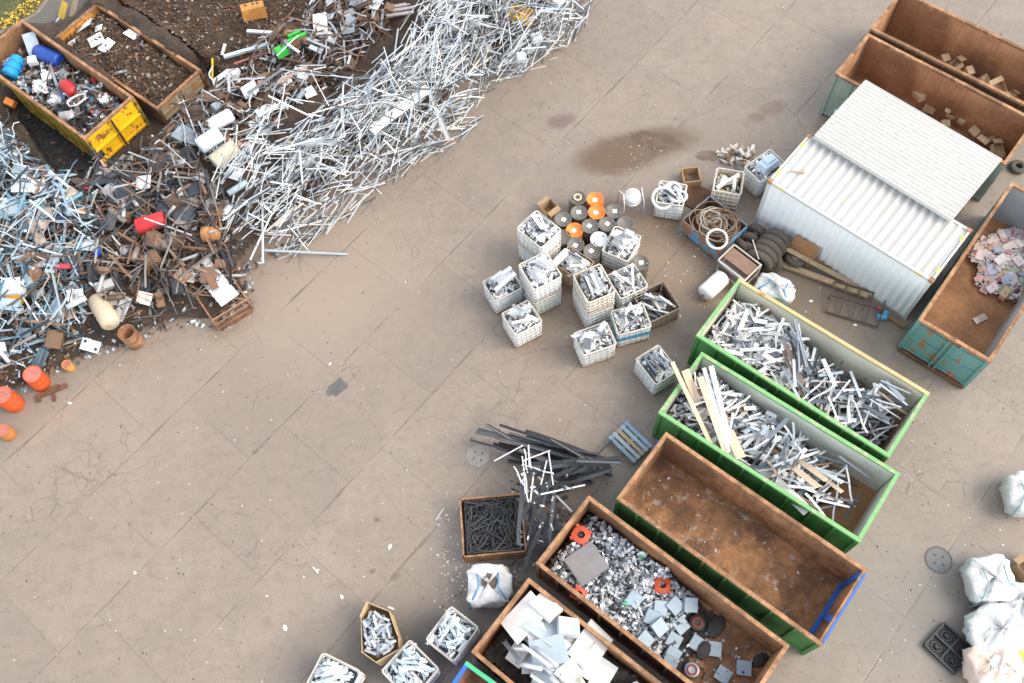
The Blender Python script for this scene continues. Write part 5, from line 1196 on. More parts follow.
# cardboard in the two orange skips
for i, (px, py, z, s) in enumerate(((915, 88, 1.0, .45), (920, 97, .95, .5), (903, 78, .85, .4), (935, 103, .9, .4), (950, 114, .85, .45), (962, 122, .85, .42), (973, 132, .95, .38), (985, 140, .8, .42), (995, 150, .85, .5), (928, 110, .6, .5), (945, 125, .6, .5), (890, 70, .6, .5))):
    s *= random.uniform(.5, .85); bx = carton(px, py, z-.25, s*1.15, s, s*.6, -.68+random.gauss(0, .8), 'brown cardboard box in the skip beside the white cabin', 'cardboard boxes beside the cabin roof', card2 if i % 3 else card, random.random() < .3); bx.rotation_euler = (random.gauss(0, .3), random.gauss(0, .3), bx.rotation_euler[2])
for i, (px, py, z, s) in enumerate(((957, 67, 1.0, .42), (968, 72, .95, .5), (945, 60, .8, .4), (982, 82, .8, .5), (995, 90, .9, .55), (1010, 97, .9, .5))):
    s *= random.uniform(.5, .85); bx = carton(px, py, z-.25, s*1.15, s, s*.6, -.68+random.gauss(0, .8), 'brown cardboard box in the skip at the upper right corner', 'cardboard boxes in the upper right corner skip', card2 if i % 3 else card, random.random() < .3); bx.rotation_euler = (random.gauss(0, .3), random.gauss(0, .3), bx.rotation_euler[2])
for b, lab in (('R1', 'skip beside the cabin'), ('R2', 'upper right corner skip')):
    bed(b, lambda u, v: .35+.1*ss(u, .2, .8), 8, .3); pl = bp(b, .5, 6.0, .15, 1.1)
    chips('card_scraps', randmat('card_scraps_'+b, [(.5, .36, .22), (.42, .28, .16), (.7, .66, .6), (.3, .2, .12), (.5, .58, .66)], .7, island=True), pl, 150, .1, .28, 'loose card scraps along the near wall of the '+lab, 2)
# specks on the empty skip's floor
chips('floor_litter', randmat('pale_specks', [(.72, .70, .66), (.5, .46, .4), (.3, .22, .16)], .7, island=True), bp('E', .4, 6.3), 60, .015, .055, 'pale specks and dried patches scattered over the empty skip floor', 2.2, flat=.3, mark=False)
# ---------------- junk in the yellow-ended skip
bed('A', lambda u, v: .72+.1*ss(u, .5, 1), 12, .3)
fill_mesh('scrap_bed', bp('A', .14, 6.4, .14, 2.3), gap_shade_fill, 'dark bed of junk in the yellow-ended skip', .06, 2)
JUNK = [(.48, .52, .55), (.05, .05, .055), (.28, .31, .34), (.035, .035, .04), (.58, .60, .60), (.14, .09, .055), (.20, .23, .26), (.20, .12, .07), (.08, .075, .07)]
m_junk, m_junki = randmat('mixed_junk', JUNK, .5, .3), randmat('mixed_junk_bits', JUNK+JUNK+[(.3, .03, .025), (.03, .10, .25)], .5, .2, island=True)
chips('junk_bits', m_junki, bp('A', .3, 6.3), 700, .05, .16, 'small mixed metal junk filling the yellow-ended skip', 3)
PR_J = protoset('junk_length', m_junk, [('tube', .06, .06), ('flat', .1, .04), ('angle', .08, .05), ('bent', .05, .05), ('hooked', .05, .05), ('channel', .1, .06), ('strip', .1, .05)])
drop_pieces(PR_J, 'junk_length', 'bright metal length among the junk in the yellow-ended skip', 'scrap', 'metal lengths in the yellow-ended skip', bp('A', 1.8, 6.3), 46, (.3, 1.3))
for i in range(18):
    x, y = sample_in(bp('A', 1.5, 6.0)); z = hat(x, y); link('crumpled_sheet', crm[i % 6], 'crumpled pale sheet among the junk in the yellow-ended skip', 'scrap sheet', 'crumpled sheets in the yellow-ended skip', Matrix.Translation((x, y, z+.05)) @ Matrix.Rotation(random.uniform(0, 6), 4, 'Z') @ Matrix.Rotation(random.gauss(0, .5), 4, 'X') @ Matrix.Scale(random.uniform(.8, 1.7), 4))
def lying(name, label, cat, a, b, z, prof, mat, group=None, lid=None, n=24, extra=None):
    """round body lying between two pixels; prof: (radius, share of the length)"""
    rr0 = max(r_ for r_, _ in prof)
    for _ in range(3):
        c0 = (P(*a, z)+P(*b, z))/2; z = hat(c0.x, c0.y)+rr0*.95
    p0, p1 = P(*a, z), P(*b, z); d = p1-p0; L_ = d.length; m = MB(); m.lathe([(r_, (f-.5)*L_) for r_, f in prof], n, 'x')
    r = thing(name, label, cat, ((p0+p1)/2).to_tuple(), math.atan2(d.y, d.x), group); m.build('body_shell', mat, r, True)
    if lid:
        m = MB(); m.lathe([(prof[-1][0]*.8, L_/2+.002), (prof[-1][0]*.78, L_/2+.012)], n, 'x'); m.build('lid', lid, r)
    for f in (.33, .66):
        m = MB(); rr_ = max(r_ for r_, _ in prof); m.lathe([(rr_-.002, (f-.5)*L_-.025), (rr_+.012, (f-.5)*L_), (rr_-.002, (f-.5)*L_+.025)], n, 'x', cap0=False, cap1=False); m.build('hoop', mat, r, True)
    return r
bluep, bluel = plain('blue_barrel_plastic', (.012, .06, .30), .4, 0, .1), plain('light_blue_plastic', (.01, .27, .60), .4, 0, .1)
lying('blue_barrel', 'dark blue plastic barrel lying in the yellow-ended skip', 'barrel', (37, 51), (60, 61), 1.25, [(.25, 0), (.29, .06), (.29, .94), (.25, 1)], bluep, None, plain('blue_lid', (.01, .05, .36), .4))
lying('blue_bucket', 'light blue tapered bucket tipped over in the yellow-ended skip', 'bucket', (18, 58), (9, 76), 1.2, [(.22, 0), (.24, .05), (.31, .95), (.34, 1)], bluel)
for a, b, lab, colr, rr_ in (((64, 84), (74, 93), 'red drum end sticking out of the junk in the yellow-ended skip', (.42, .02, .02), .22), ((60, 117), (70, 115), 'small grey round can in the junk of the yellow-ended skip', (.3, .3, .31), .16)):
    lying('scrap_can', lab, 'can', a, b, 1.1, [(rr_, 0), (rr_*1.05, .1), (rr_*1.05, .9), (rr_, 1)], plain(lab.split()[0]+'_can', colr, .5))
for px, py, s, lab in ((47, 76, .42, 'small white box behind the dark blue barrel'), (34, 62, .36, 'cream foam block beside the light blue bucket')):
    p = P(px, py, 1.1); m = MB(); m.box((0, 0, s*.3), (s, s*.9, s*.6), None, .92); link('white_box', m.mesh('white_box', liner_w), lab, 'box', None, Matrix.Translation((p.x, p.y, hat(p.x, p.y)-.05)) @ Matrix.Rotation(random.uniform(0, 1), 4, 'Z') @ Matrix.Rotation(.15, 4, 'X'))
longboard((28, 33), 1.5, (36, 55), 1.1, .5, .03, plain('blue_grey_sheet', (.45, .50, .55), .45, .3), 'bluish grey sheet sliding down behind the dark blue barrel', None, 'metal_sheet')
m = MB(); m.tube([(-.35, .1, 0), (-.2, .22, 0), (.15, .2, .02), (.38, .05, .05), (.3, -.15, .03), (-.1, -.2, 0), (-.34, -.1, 0)], .045, 8, closed=True); p = P(78, 102, 1.3); link('bent_tube', m.mesh('bent_tube', plain('pale_tube', (.6, .6, .58), .4, .4), True), 'pale bent tube frame lying in the yellow-ended skip', 'frame', None, Matrix.Translation((p.x, p.y, hat(p.x, p.y)+.05)) @ Matrix.Rotation(.6, 4, 'Z'))
# ---------------- dirt in the sunk skip
bed('B', lambda u, v: .42+.12*np.sin(u*5)+.0*v, 14, .3)
soil = NT('brown_soil'); _a, _b = soil.noise(3, 8, .7), soil.noise(22, 5, .75); soil.bump(_b, .8, .05)
_c = soil.ramp(_a, [(.3, (.03, .019, .011)), (.7, (.088, .052, .029))]); _c = soil.mix(soil.math('MULTIPLY', soil.step(_b, .6, .7), .5), _c, (.15, .095, .055)); soil = soil.out(_c, .95)
fill_mesh('soil_bed', bp('B', .12, 5.9, .12, 2.26), soil, 'brown soil and shredded metal filling the sunk rusty skip', .05, 2)
DIRT = [(.085, .05, .03), (.13, .075, .042), (.05, .034, .024), (.19, .115, .065), (.035, .028, .025), (.10, .056, .031), (.28, .25, .21), (.07, .046, .03), (.055, .04, .03), (.12, .07, .04)]
m_dirt = randmat('dirt_bits', DIRT, .85, 0, island=True)
chips('dirt_bits', m_dirt, bp('B', .2, 5.8), 900, .03, .10, 'shredded brown bits covering the soil in the sunk skip', 2.2, flat=.5)
for i, (px, py, s, yw) in enumerate(((85, 27, .7, .3), (98, 43, .6, .5), (108, 48, .62, .9), (134, 39, .5, -.5), (122, 72, .5, .3), (100, 30, .35, 0), (146, 47, .4, -.8), (73, 45, .35, .4))):
    p = P(px, py, .7); m = MB(); m.slab((-s/2, -s*.4, .02), (s, 0, 0), (0, s*.8 if i != 4 and i != 6 else s*.25, 0), .025, 5, 5, .07, i, 0, 0)
    M = drop_plate(p.x, p.y, yw, s, s*.7, .03, None, .4); link('white_scrap', m.mesh('white_scrap', liner_w if i not in (4, 6) else steel), ('torn white sheet at the orange end of the sunk skip', 'left white square sheet on the soil of the sunk skip', 'right white square sheet on the soil of the sunk skip', 'small white oval scrap by the far wall of the sunk skip', 'grey bar lying on the soil near the near wall of the sunk skip', 'small white strip beside the torn sheet in the sunk skip', 'grey strip by the far wall of the sunk skip', 'small pale scrap in the near corner of the sunk skip')[i], 'scrap', None, M)
# ================================================================ THE SCRAP HEAPS
def pp(*pts): return [P(x, y)[:2] for x, y in pts]
HEAP = pp((-70, 470), (0, 402), (30, 384), (62, 368), (98, 350), (128, 345), (150, 330), (188, 320), (226, 322), (248, 298), (242, 270), (258, 245), (285, 222), (330, 195), (350, 172), (402, 135), (440, 112), (455, 95), (452, 75), (488, 52), (525, 38), (555, 10), (575, -20), (590, -70), (330, -60), (250, -40), (100, -20), (96, 2), (56, 36), (24, 20), (-70, 75))
ROD = pp((221, 269), (259, 243), (285, 269), (309, 247), (354, 223), (373, 201), (429, 161), (467, 143), (485, 119), (479, 97), (514, 79), (549, 66), (581, 37), (599, 1), (600, -60), (462, -60), (430, 64), (370, 120), (318, 152), (280, 182), (244, 214))
ROD2 = pp((231, 261), (261, 237), (295, 257), (354, 219), (371, 196), (421, 161), (465, 135), (479, 117), (471, 95), (509, 73), (544, 59), (574, 31), (589, 1), (599, -29), (474, -40), (438, 66), (376, 124), (322, 158), (286, 188), (252, 216))
DIRTZ = pp((100, -20), (180, -40), (330, -60), (335, 0), (320, 20), (300, 60), (262, 62), (236, 100), (212, 92), (204, 66), (150, 30), (110, 8))
PIT2 = pp((148, 104), (205, 66), (238, 100), (182, 156))
PIT3 = pp((82, 136), (133, 96), (182, 142), (126, 200))
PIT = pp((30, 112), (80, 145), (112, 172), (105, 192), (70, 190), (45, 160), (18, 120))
hm = polymask(HEAP).astype(float); ab = polymask(bin_poly(-21.874, 25.149, -.663, 6.55, 2.43, .12))|polymask(bin_poly(-19.42, 26.639, -.651, 6.05, 2.36, .12))
H0 = np.clip(blur(hm, 1.4)*2-1, 0, 1)**.75*(.45+.75*gnoise(1.6, 31)+.7*gnoise(.7, 32))
dz = np.clip(blur(polymask(DIRTZ).astype(float), 1.0)*1.5-.2, 0, 1); H0 = H0*(1-.55*dz)+.28*dz*(gnoise(.5, 33)+.4)
rz = np.clip(blur(polymask(ROD).astype(float), .9)*2-1.15, 0, 1)**.8; H0 = np.maximum(H0*.9, rz*.45*(.7+.4*gnoise(1.2, 34)))
pz = np.clip(blur(polymask(PIT).astype(float), .4)*1.6-.2, 0, 1); H0 = H0*(1-.92*pz)
for q_ in (PIT2, PIT3): H0 = H0*(1-.9*np.clip(blur(polymask(q_).astype(float), .3)*1.6-.2, 0, 1))
H0 = np.where(hm > 0, H0, 0)+np.where(hm > 0, .05*gnoise(.15, 35), 0)
HG[~ab] = np.maximum(HG, H0.astype(np.float32))[~ab]
# mound surface
bed_m = NT('heap_bed'); _a, _b, _e = bed_m.noise(1.2, 8, .7), bed_m.noise(16, 6, .75), bed_m.noise(.35, 4, .5)
_c = bed_m.ramp(_a, [(.3, (.018, .014, .011)), (.5, (.045, .030, .02)), (.75, (.09, .052, .03))]); _c = bed_m.mix(bed_m.math('MULTIPLY', bed_m.step(_b, .58, .68), .5), _c, (.2, .16, .12)); bed_m.bump(_b, .9, .05); bed_m = bed_m.out(_c, .9)
def mound(name, mask, mat, label, step=2, rough=.05):
    m = MB(); idx = {}; ii, jj = np.where(mask)
    for i in range(ii.min(), ii.max()+1, step):
        for j in range(jj.min(), jj.max()+1, step):
            if mask[i, j]: idx[(i, j)] = len(m.v); m.v.append((_XX[i]+random.uniform(-.02, .02), _YY[j]+random.uniform(-.02, .02), float(HG[i, j])-random.uniform(0, rough)-.005))
    for (i, j), a in list(idx.items()):
        q = [idx.get(k) for k in ((i+step, j), (i+step, j+step), (i, j+step))]
        if None not in q: m.f.append((a, *q)); m.mi.append(0)
    return tag(m.build(name, mat), label, None, None, 'stuff')
dm = (polymask(DIRTZ) > 0) & (~ab)
mound('scrap_mound', (H0 > .015) & (~ab) & (~dm) & (~(polymask(PIT) > 0)), bed_m, 'dark mass of buried scrap under the big heap')
pitm = (polymask(PIT) > 0) & (~ab); hollow_shade = plain('hollow_shade_black', (.012, .011, .010), .7, 0, .4, 4)  # near-black colour paints the hollow's shade over its dark debris
mound('shaded_hollow', pitm, hollow_shade, 'hollow in the heap, its shade coloured black, beside the yellow-ended skip')
mound('soil_mound', dm, soil, 'brown soil spread above the heap beside the sunk skip')
ZB = pp((-20, 130), (0, 120), (40, 165), (90, 200), (120, 215), (112, 300), (100, 345), (60, 362), (0, 395), (-40, 420))      # bluish zone
ZC = pp((100, 165), (150, 168), (205, 175), (235, 215), (250, 262), (245, 296), (222, 312), (185, 316), (150, 325), (122, 330), (110, 300), (112, 215))   # dark middle
ZT = pp((170, 148), (224, 104), (240, 98), (262, 60), (300, 55), (318, 10), (395, -10), (398, 45), (345, 98), (300, 132), (262, 162), (235, 190), (205, 172), (165, 165))  # rusty and white, above
SC_B = [(.44, .56, .63), (.26, .36, .43), (.58, .65, .69), (.09, .13, .16), (.38, .50, .57), (.035, .042, .05), (.48, .52, .53), (.16, .09, .05), (.16, .31, .40), (.05, .07, .085), (.23, .13, .075), (.40, .34, .28)]  # bluish values put the sky's blue shade into the scrap colours
SC_C = [(.11, .065, .04), (.05, .052, .056), (.19, .10, .055), (.03, .033, .037), (.25, .225, .2), (.11, .11, .115), (.23, .13, .08), (.40, .40, .39)]
SC_T = [(.16, .09, .05), (.46, .49, .51), (.09, .055, .036), (.58, .60, .60), (.22, .13, .075), (.26, .30, .34), (.06, .042, .03), (.12, .075, .05)]
ZN = {'B': (ZB, SC_B, 'bluish heap below the yellow-ended skip'), 'C': (ZC, SC_C, 'dark heap around the red drum'), 'T': (ZT, SC_T, 'rusty upper heap between the soil and the rods')}
chips('dirt_bits', m_dirt, DIRTZ, 3200, .025, .075, 'shredded brown bits spread over the soil above the heap', 2.4, flat=.5)
chips('bright_specks', randmat('bright_specks', [(.72, .70, .66), (.6, .6, .6), (.62, .1, .06), (.75, .5, .06), (.8, .78, .75)], .6, island=True), DIRTZ, 90, .03, .06, 'pale and coloured specks in the brown soil above the heap', 2, flat=.5)
chips('dirt_bits', m_dirt, PIT, 60, .04, .1, 'few bits at the bottom of the dark hollow beside the yellow-ended skip', 2)
for z, (poly, cols, wh) in ZN.items():
    chips('scrap_bits', randmat('scrap_bits_'+z, cols+[(.03, .026, .022), (.05, .035, .025), (.09, .055, .035)]*2, .6, .15, island=True), poly, {'B': 2100, 'C': 1300, 'T': 1500}[z], .03, .11, 'small scrap covering the '+wh, 4, flat=.4)
edge_poly = pp((-5, 405), (30, 388), (62, 372), (98, 354), (128, 350), (152, 335), (190, 326), (230, 330), (256, 300), (252, 276), (300, 244), (350, 216), (345, 206), (290, 240), (240, 270), (236, 300), (220, 315), (150, 325), (95, 345), (0, 392))
chips('edge_debris', randmat('edge_debris_bits', SC_C+SC_B[:4], .7, .1, island=True), edge_poly, 420, .02, .09, 'small debris strewn along the foot of the heap', 2.5)
HCAP = np.where(ab, 9, H0+.22+.2*gnoise(.9, 41)).astype(np.float32); HCAP[polymask(HEAP) == 0] = 9
_rm = polymask(ROD) > 0; HCAP[_rm] = (.25+rz*.55+.12*gnoise(.8, 42))[_rm]
def cap(): np.minimum(HG, HCAP, out=HG)
def rod_stuff(name, poly, n, lens, mat, label, yaw, sd, wds):
    m = MB()
    for _ in range(n):
        x, y = sample_in(poly); L_ = random.uniform(*lens); w_ = random.choice(wds); M = None
        for k in range(6):
            a = yaw+random.gauss(0, sd); M = drop_bar(x, y, a, L_, w_, w_*.6, poly, .8)
            if M is not None: break
            x, y = sample_in(poly); L_ *= .8
        if M is None: continue
        m.M = M
        if random.random() < .55: m.box((0, 0, 0), (L_, w_, w_*random.uniform(.3, .7)))
        else: m.tube([(-L_/2, 0, 0), (-L_*.1, random.uniform(-.02, .02), 0), (L_/2, 0, 0)], w_*.42, 6)
    cap(); m.M = Matrix(); return tag(m.build(name, mat), label, None, None, 'stuff')
# ---- aluminium rods: the buried ones as one mass, the 300 on top one by one
ALU = [(.58, .63, .67), (.40, .45, .49), (.70, .71, .70), (.10, .11, .12), (.34, .39, .43), (.72, .70, .66), (.60, .65, .68), (.20, .22, .24), (.73, .70, .65), (.56, .57, .56)]
m_alu, m_alui = randmat('pale_rods', ALU, .42, .35, dirt=.12), randmat('pale_rods_buried', ALU+[(.16, .155, .15), (.10, .09, .08)], .45, .3, island=True, dirt=.15)
ry = PY((240, 240), (450, 70))
rod_stuff('buried_rods', ROD, 3300, (.35, 1.7), m_alui, 'buried pale rods making up the silver heap', ry, .6, (.025, .03, .036, .05))
PR_ROD = protoset('aluminium_rod', m_alu, [('tube', .045, .045), ('square', .04, .035), ('flat', .055, .02), ('angle', .05, .04), ('channel', .06, .04), ('bent', .04, .04), ('tube', .035, .035), ('bowed', .036, .036), ('hooked', .036, .036), ('strip', .06, .03), ('bowed', .045, .045)])
nrod = 0
for i in range(700):
    if nrod >= 285: break
    x, y = sample_in(ROD2); low = x < P(350, 150)[0]
    L_ = random.choice((random.uniform(1.5, 2.9), random.uniform(.7, 1.6))) if low else random.uniform(.5, 1.8)
    me, w_, t_ = random.choice(PR_ROD); a = (ry+random.gauss(0, .24) if random.random() < .74 else random.uniform(0, PI))
    q_ = P(300, 150); out_ = (x-q_.x)*.6-(y-q_.y)*.8 > 2.2
    M = drop_bar(x, y, a, L_, w_, t_, None if out_ and random.random() < .7 else ROD, .8)
    if M is None: continue
    if nrod % 40 == 39: cap()
    s = 1 if me.name.startswith('x') else L_
    link('aluminium_rod', me, 'pale aluminium rod lying in the long silver heap', 'rod', 'aluminium rods in the silver heap', M @ Matrix.Diagonal((s, 1, 1, 1))); nrod += 1
for i, (a, b, w_, lab) in enumerate((((202, 118), (262, 178), .14, 'long pale channel reaching from the white drums down into the silver heap'), ((262, 246), (345, 246), .09, 'straight pale rod lying level along the lower edge of the silver heap'), ((264, 180), (262, 262), .09, 'straight pale rod pointing straight down at the lower tip of the silver heap'), ((280, 200), (250, 260), .08, 'pale tube sliding off the lower tip of the silver heap'), ((470, 118), (488, 110), .08, 'pale strip poking out of the silver heap onto bare concrete'), ((430, 95), (449, 142), .17, 'flat grey bar hanging down the right side of the silver heap'))):
    p0, p1 = P(*a, .8), P(*b, .6); L_ = (p1-p0).length; c = (p0+p1)/2; M = drop_bar(c.x, c.y, math.atan2(p1.y-p0.y, p1.x-p0.x), L_, w_, .06); m = proto('channel' if w_ > .1 else 'tube', w_, .05)
    link('long_rod', m.mesh('long_rod', m_alu), lab, 'rod', None, M @ Matrix.Diagonal((L_, 1, 1, 1)))
p0, p1 = P(371, 131, 1.75), P(428, 88, 1.75); c = (p0+p1)/2; L_ = (p1-p0).length; d_ = (p1-p0).normalized(); y_ = Vector((0, 0, 1)).cross(d_).normalized(); M = Matrix.Translation(c) @ Matrix((d_, y_, d_.cross(y_))).transposed().to_4x4()
m = MB(); m.box((0, 0, 0), (L_, .36, .09)); m.box((0, .15, .05), (L_, .04, .02)); m.box((0, -.15, .05), (L_, .04, .02)); link('white_profile', m.mesh('white_profile', plain('clean_white', (.82, .81, .79), .4, 0, .04)), 'wide white profile lying on top of the silver heap', 'profile', None, M)
# ---- mixed heap, piece by piece
def mk_frame(seed):
    rg = random.Random(seed); m = MB(); a, b = rg.uniform(.35, .7), rg.uniform(.25, .5); r_ = rg.uniform(.014, .024)
    m.tube([(-a, -b, 0), (a, -b, rg.uniform(0, .1)), (a*.95, b, rg.uniform(0, .15)), (-a, b*.9, 0)], r_, 6, closed=True); return m, a*2, b*2
def mk_wire(seed):
    rg = random.Random(seed); m = MB(); p = Vector((0, 0, 0)); a = rg.uniform(0, 6); pts = []
    for i in range(11):
        pts.append(p.copy()); a += rg.gauss(0, .5); p = p+Vector((math.cos(a)*.13, math.sin(a)*.13, rg.gauss(0, .03)))
    c = sum(pts, Vector())/len(pts); m.tube([q-c for q in pts], rg.choice((.012, .016, .022)), 5); return m
def mk_case(seed):
    rg = random.Random(seed); m = MB(); x, y, z = rg.uniform(.3, .65), rg.uniform(.25, .5), rg.uniform(.15, .35)
    m.box((0, 0, 0), (x, y, z), None, rg.uniform(.9, 1)); m.box((rg.uniform(-.05, .05), 0, z/2+.008), (x*.7, y*.7, .016)); return m, x, y, z
def mk_sheet(seed):
    rg = random.Random(seed); m = MB(); x, y = rg.uniform(.3, .95), rg.uniform(.25, .6); m.slab((-x/2, -y/2, 0), (x, 0, 0), (0, y, 0), .015, 8, 6, .07, seed, 0, 0); return m, x, y
for z, (poly, cols, wh) in ZN.items():
    mt = randmat('heap_scrap_'+z, cols, .5, .25, dirt=.3); grp = {'B': 'bluish heap', 'C': 'dark middle of the heap', 'T': 'rusty upper heap'}[z]
    bars = protoset('scrap_bar', mt, [('flat', .06, .03), ('angle', .06, .05), ('tube', .045, .045), ('channel', .08, .05), ('bent', .04, .04), ('strip', .09, .04), ('square', .05, .045), ('hooked', .04, .04), ('bowed', .04, .04)])
    sheets = [mk_sheet(i+ord(z)) for i in range(7)]; sheets = [(m.mesh('scrap_sheet', mt), x, y) for m, x, y in sheets]
    cases = [mk_case(i+ord(z)) for i in range(5)]; cases = [(m.mesh('scrap_casing', mt), x, y, h) for m, x, y, h in cases]
    frames = [mk_frame(i+ord(z)) for i in range(5)]; frames = [(m.mesh('tube_frame', mt, True), x, y) for m, x, y in frames]
    wires = [mk_wire(i+ord(z)).mesh('bent_wire', mt, True) for i in range(6)]
    pipes = protoset('scrap_pipe', mt, [('tube', .14, .14), ('tube', .2, .2), ('tube', .11, .11)])
    nb, ns, nc, nf, nw, npipe = {'B': (125, 46, 18, 26, 44, 14), 'C': (80, 40, 20, 14, 50, 20), 'T': (90, 32, 16, 14, 60, 14)}[z]
    rod_stuff('buried_bars', poly, {'B': 900, 'C': 380, 'T': 420}[z], (.3, 1.3), randmat('buried_bars_'+z, cols, .5, .25, island=True), 'half buried bars and strips in the '+wh, ry, 1.5, (.03, .04, .06, .09)); cap()
    for i in range(nc):
        me, x, y, h = cases[i % 5]; q = sample_in(poly); M = drop_plate(*q, random.uniform(0, 6), x, y, h, None, .4, lift=.6); link('scrap_casing', me, 'box-shaped metal casing in the '+wh, 'scrap casing', 'casings in the '+grp, M)
    for i in range(ns):
        me, x, y = sheets[i % 7]; q = sample_in(poly); M = drop_plate(*q, random.uniform(0, 6), x, y, .04, None, .6, lift=.7); link('scrap_sheet', me, 'buckled metal sheet in the '+wh, 'scrap sheet', 'sheets in the '+grp, M)
    drop_pieces(pipes, 'scrap_pipe', 'stout pipe piece in the '+wh, 'scrap pipe', 'pipes in the '+grp, poly, npipe, (.4, 1.1))
    drop_pieces(bars, 'scrap_bar', 'metal bar or strip lying in the '+wh, 'scrap bar', 'bars in the '+grp, poly, nb, (.4, 2.0))
    cap()
    for i in range(nf):
        me, x, y = frames[i % 5]; q = sample_in(poly); M = drop_plate(*q, random.uniform(0, 6), x, y, .05, None, .5); link('tube_frame', me, 'thin tube frame tossed on the '+wh, 'tube frame', 'tube frames in the '+grp, M)
    for i in range(nw):
        q = sample_in(poly); link('bent_wire', wires[i % 6], 'bent wire on the '+wh, 'wire', 'bent wires in the '+grp, Matrix.Translation((*q, hat(*q)+.04)) @ Matrix.Rotation(random.uniform(0, 6), 4, 'Z') @ Matrix.Rotation(random.gauss(0, .15), 4, 'X') @ Matrix.Scale(random.uniform(.9, 1.6), 4))
    np.minimum(HG, HCAP+.28, out=HG)
# ---- one-off things on the heap
def plate_at(name, label, cat, px, py, yaw, lx, ly, th, mat, z=.9, bow=.02, tilt=.35, holes=None):
    p = P(px, py, z); M = drop_plate(p.x, p.y, yaw, lx, ly, th, None, tilt); m = MB(); m.slab((-lx/2, -ly/2, th/2), (lx, 0, 0), (0, ly, 0), th, 8, 6, bow, int(px), 0, 0)
    if holes is None: return link(name, m.mesh(name, mat), label, cat, None, M)
    r = bpy.data.objects.new(name, None); COL.objects.link(r); r.matrix_world = M; tag(r, label, cat); m.build('plate_body', mat, r)
    for hx, hy in holes:
        m = MB(); m.lathe([(.055, th/2), (.055, th/2+.012)], 12, center=(hx, hy, 0)); m.build('port_hole', black_rub, r)
slate = plain('dark_slate', (.045, .055, .07), .7, 0, .1)
for i, (px, py, yw, a, b) in enumerate(((112, 190, .1, .9, .7), (130, 203, -.5, .8, .6), (138, 215, .3, .9, .5), (180, 220, .15, 1.1, .75), (196, 203, .5, .85, .6), (192, 224, .05, .7, .5), (168, 226, 1.2, .8, .5), (116, 232, .4, .6, .5))):
    plate_at('slate_plate', ('dark slate plate under the corner of the yellow end', 'dark slate plate left of the dappled sheet', 'dark slate plate behind the red drum', 'large dark slate plate right of the red drum', 'dark slate plate above the large one', 'small dark slate plate nearest the rusty roller', 'dark slate plate touching the end of the red drum', 'dark slate plate left of the red drum')[i], 'plate', px, py, yw, a, b, .05, slate)
white_e = painted('white_enamel', (.66, .68, .69), .2, (.30, .20, .12), scale=3, dirt=.3)
PL = [(323, 33, -1.45, 1.05, .55, 'tall white panel leaning at the top of the heap'), (368, 13, -.35, 1.25, .5, 'white door panel with dark marks at the top of the heap'), (228, 92, .5, .75, .6, 'white panel beside the end of the sunk skip'), (254, 99, .45, .6, .55, 'white square panel between two others in the upper heap'), (288, 93, .4, .65, .6, 'white spotted panel nearest the green machine part'), (270, 118, .6, .8, .55, 'white panel under the rusty bent rods'), (155, 136, .6, .6, .45, 'white panel below the sunk skip corner'), (15, 218, .2, 1.3, .95, 'very large bluish crumpled sheet at the left edge of the heap'), (34, 200, .1, .75, .35, 'white tray above the large crumpled sheet'), (28, 178, -.2, .6, .35, 'pale angled casing lid in the upper bluish heap'), (48, 197, .5, .5, .5, 'pale square lid right of the white tray'), (45, 233, -.1, .75, .35, 'cream rough slab in the middle of the bluish heap'), (55, 256, 0, .45, .6, 'beige panel with a rust stain in the bluish heap'), (58, 268, .3, .65, .5, 'pale sheet under the beige panel'), (46, 275, .05, .6, .3, 'grey flat casing with a pale front in the bluish heap'), (152, 195, .0, .55, .5, 'dappled white and grey sheet above the red drum'), (185, 176, .0, .55, .35, 'pale grey tray in the upper dark heap'), (207, 188, -.5, .5, .3, 'bluish grey angled lid beside the coils'), (182, 208, .4, .7, .35, 'rust edged sheet right of the dappled sheet'), (44, 300, .6, .5, .35, 'slim grey board beside the white box'), (320, 62, -.3, .5, .25, 'light blue half tube in the brown upper heap'), (238, 178, -.4, .45, .5, 'white flap beside the cream drum'), (146, 300, -.2, .48, .42, 'cream square seat at the foot of the heap')]
MT = {7: 'pale_blue_sheet', 11: 'cream_slab', 12: 'beige_panel', 14: 'grey_panel'}
blue_sheet = plain('pale_blue_sheet', (.50, .59, .64), .45, .2, .12, 3); beige = plain('beige_enamel', (.62, .52, .44), .5, 0, .1); greyp = plain('grey_enamel', (.40, .40, .40), .5, .1)
for i, (px, py, yw, a, b, lab) in enumerate(PL):
    mt = blue_sheet if i in (7, 17, 20, 9, 13) else beige if i in (11, 12, 22) else greyp if i in (14, 16, 19) else white_e
    plate_at('enamel_sheet', lab, 'panel', px, py, yw, a, b, .05, mt, .95, .05)
plate_at('sink_plate', 'pale blue plate with round holes at the foot of the heap', 'plate', 92, 347, -.2, .62, .4, .04, blue_sheet, .4, .01, .3, [(-.2, .1), (.2, -.08)])
plate_at('cabinet_back', 'pale bluish panel with two dark slots beside the grey flat casing', 'panel', 61, 279, .1, .4, .32, .05, blue_sheet, .9, .01, .3, [(-.05, 0), (.05, .02)])
red_m = painted('red_drum_paint', (.50, .022, .025), .1, dirt=.2)
lying('red_drum', 'bright red drum lying in the middle of the heap', 'drum', (137, 227), (165, 219), 1.2, [(.26, 0), (.29, .04), (.29, .96), (.26, 1)], red_m)
lying('rusty_roller', 'orange rusty roller with a thin shaft in the dark heap', 'roller', (202, 235), (219, 233), 1.1, [(.2, 0), (.27, .05), (.27, .45), (.24, .5), (.24, .95), (.2, 1)], rusty('orange_rust', (.30, .11, .035), (.50, .26, .12), 3))
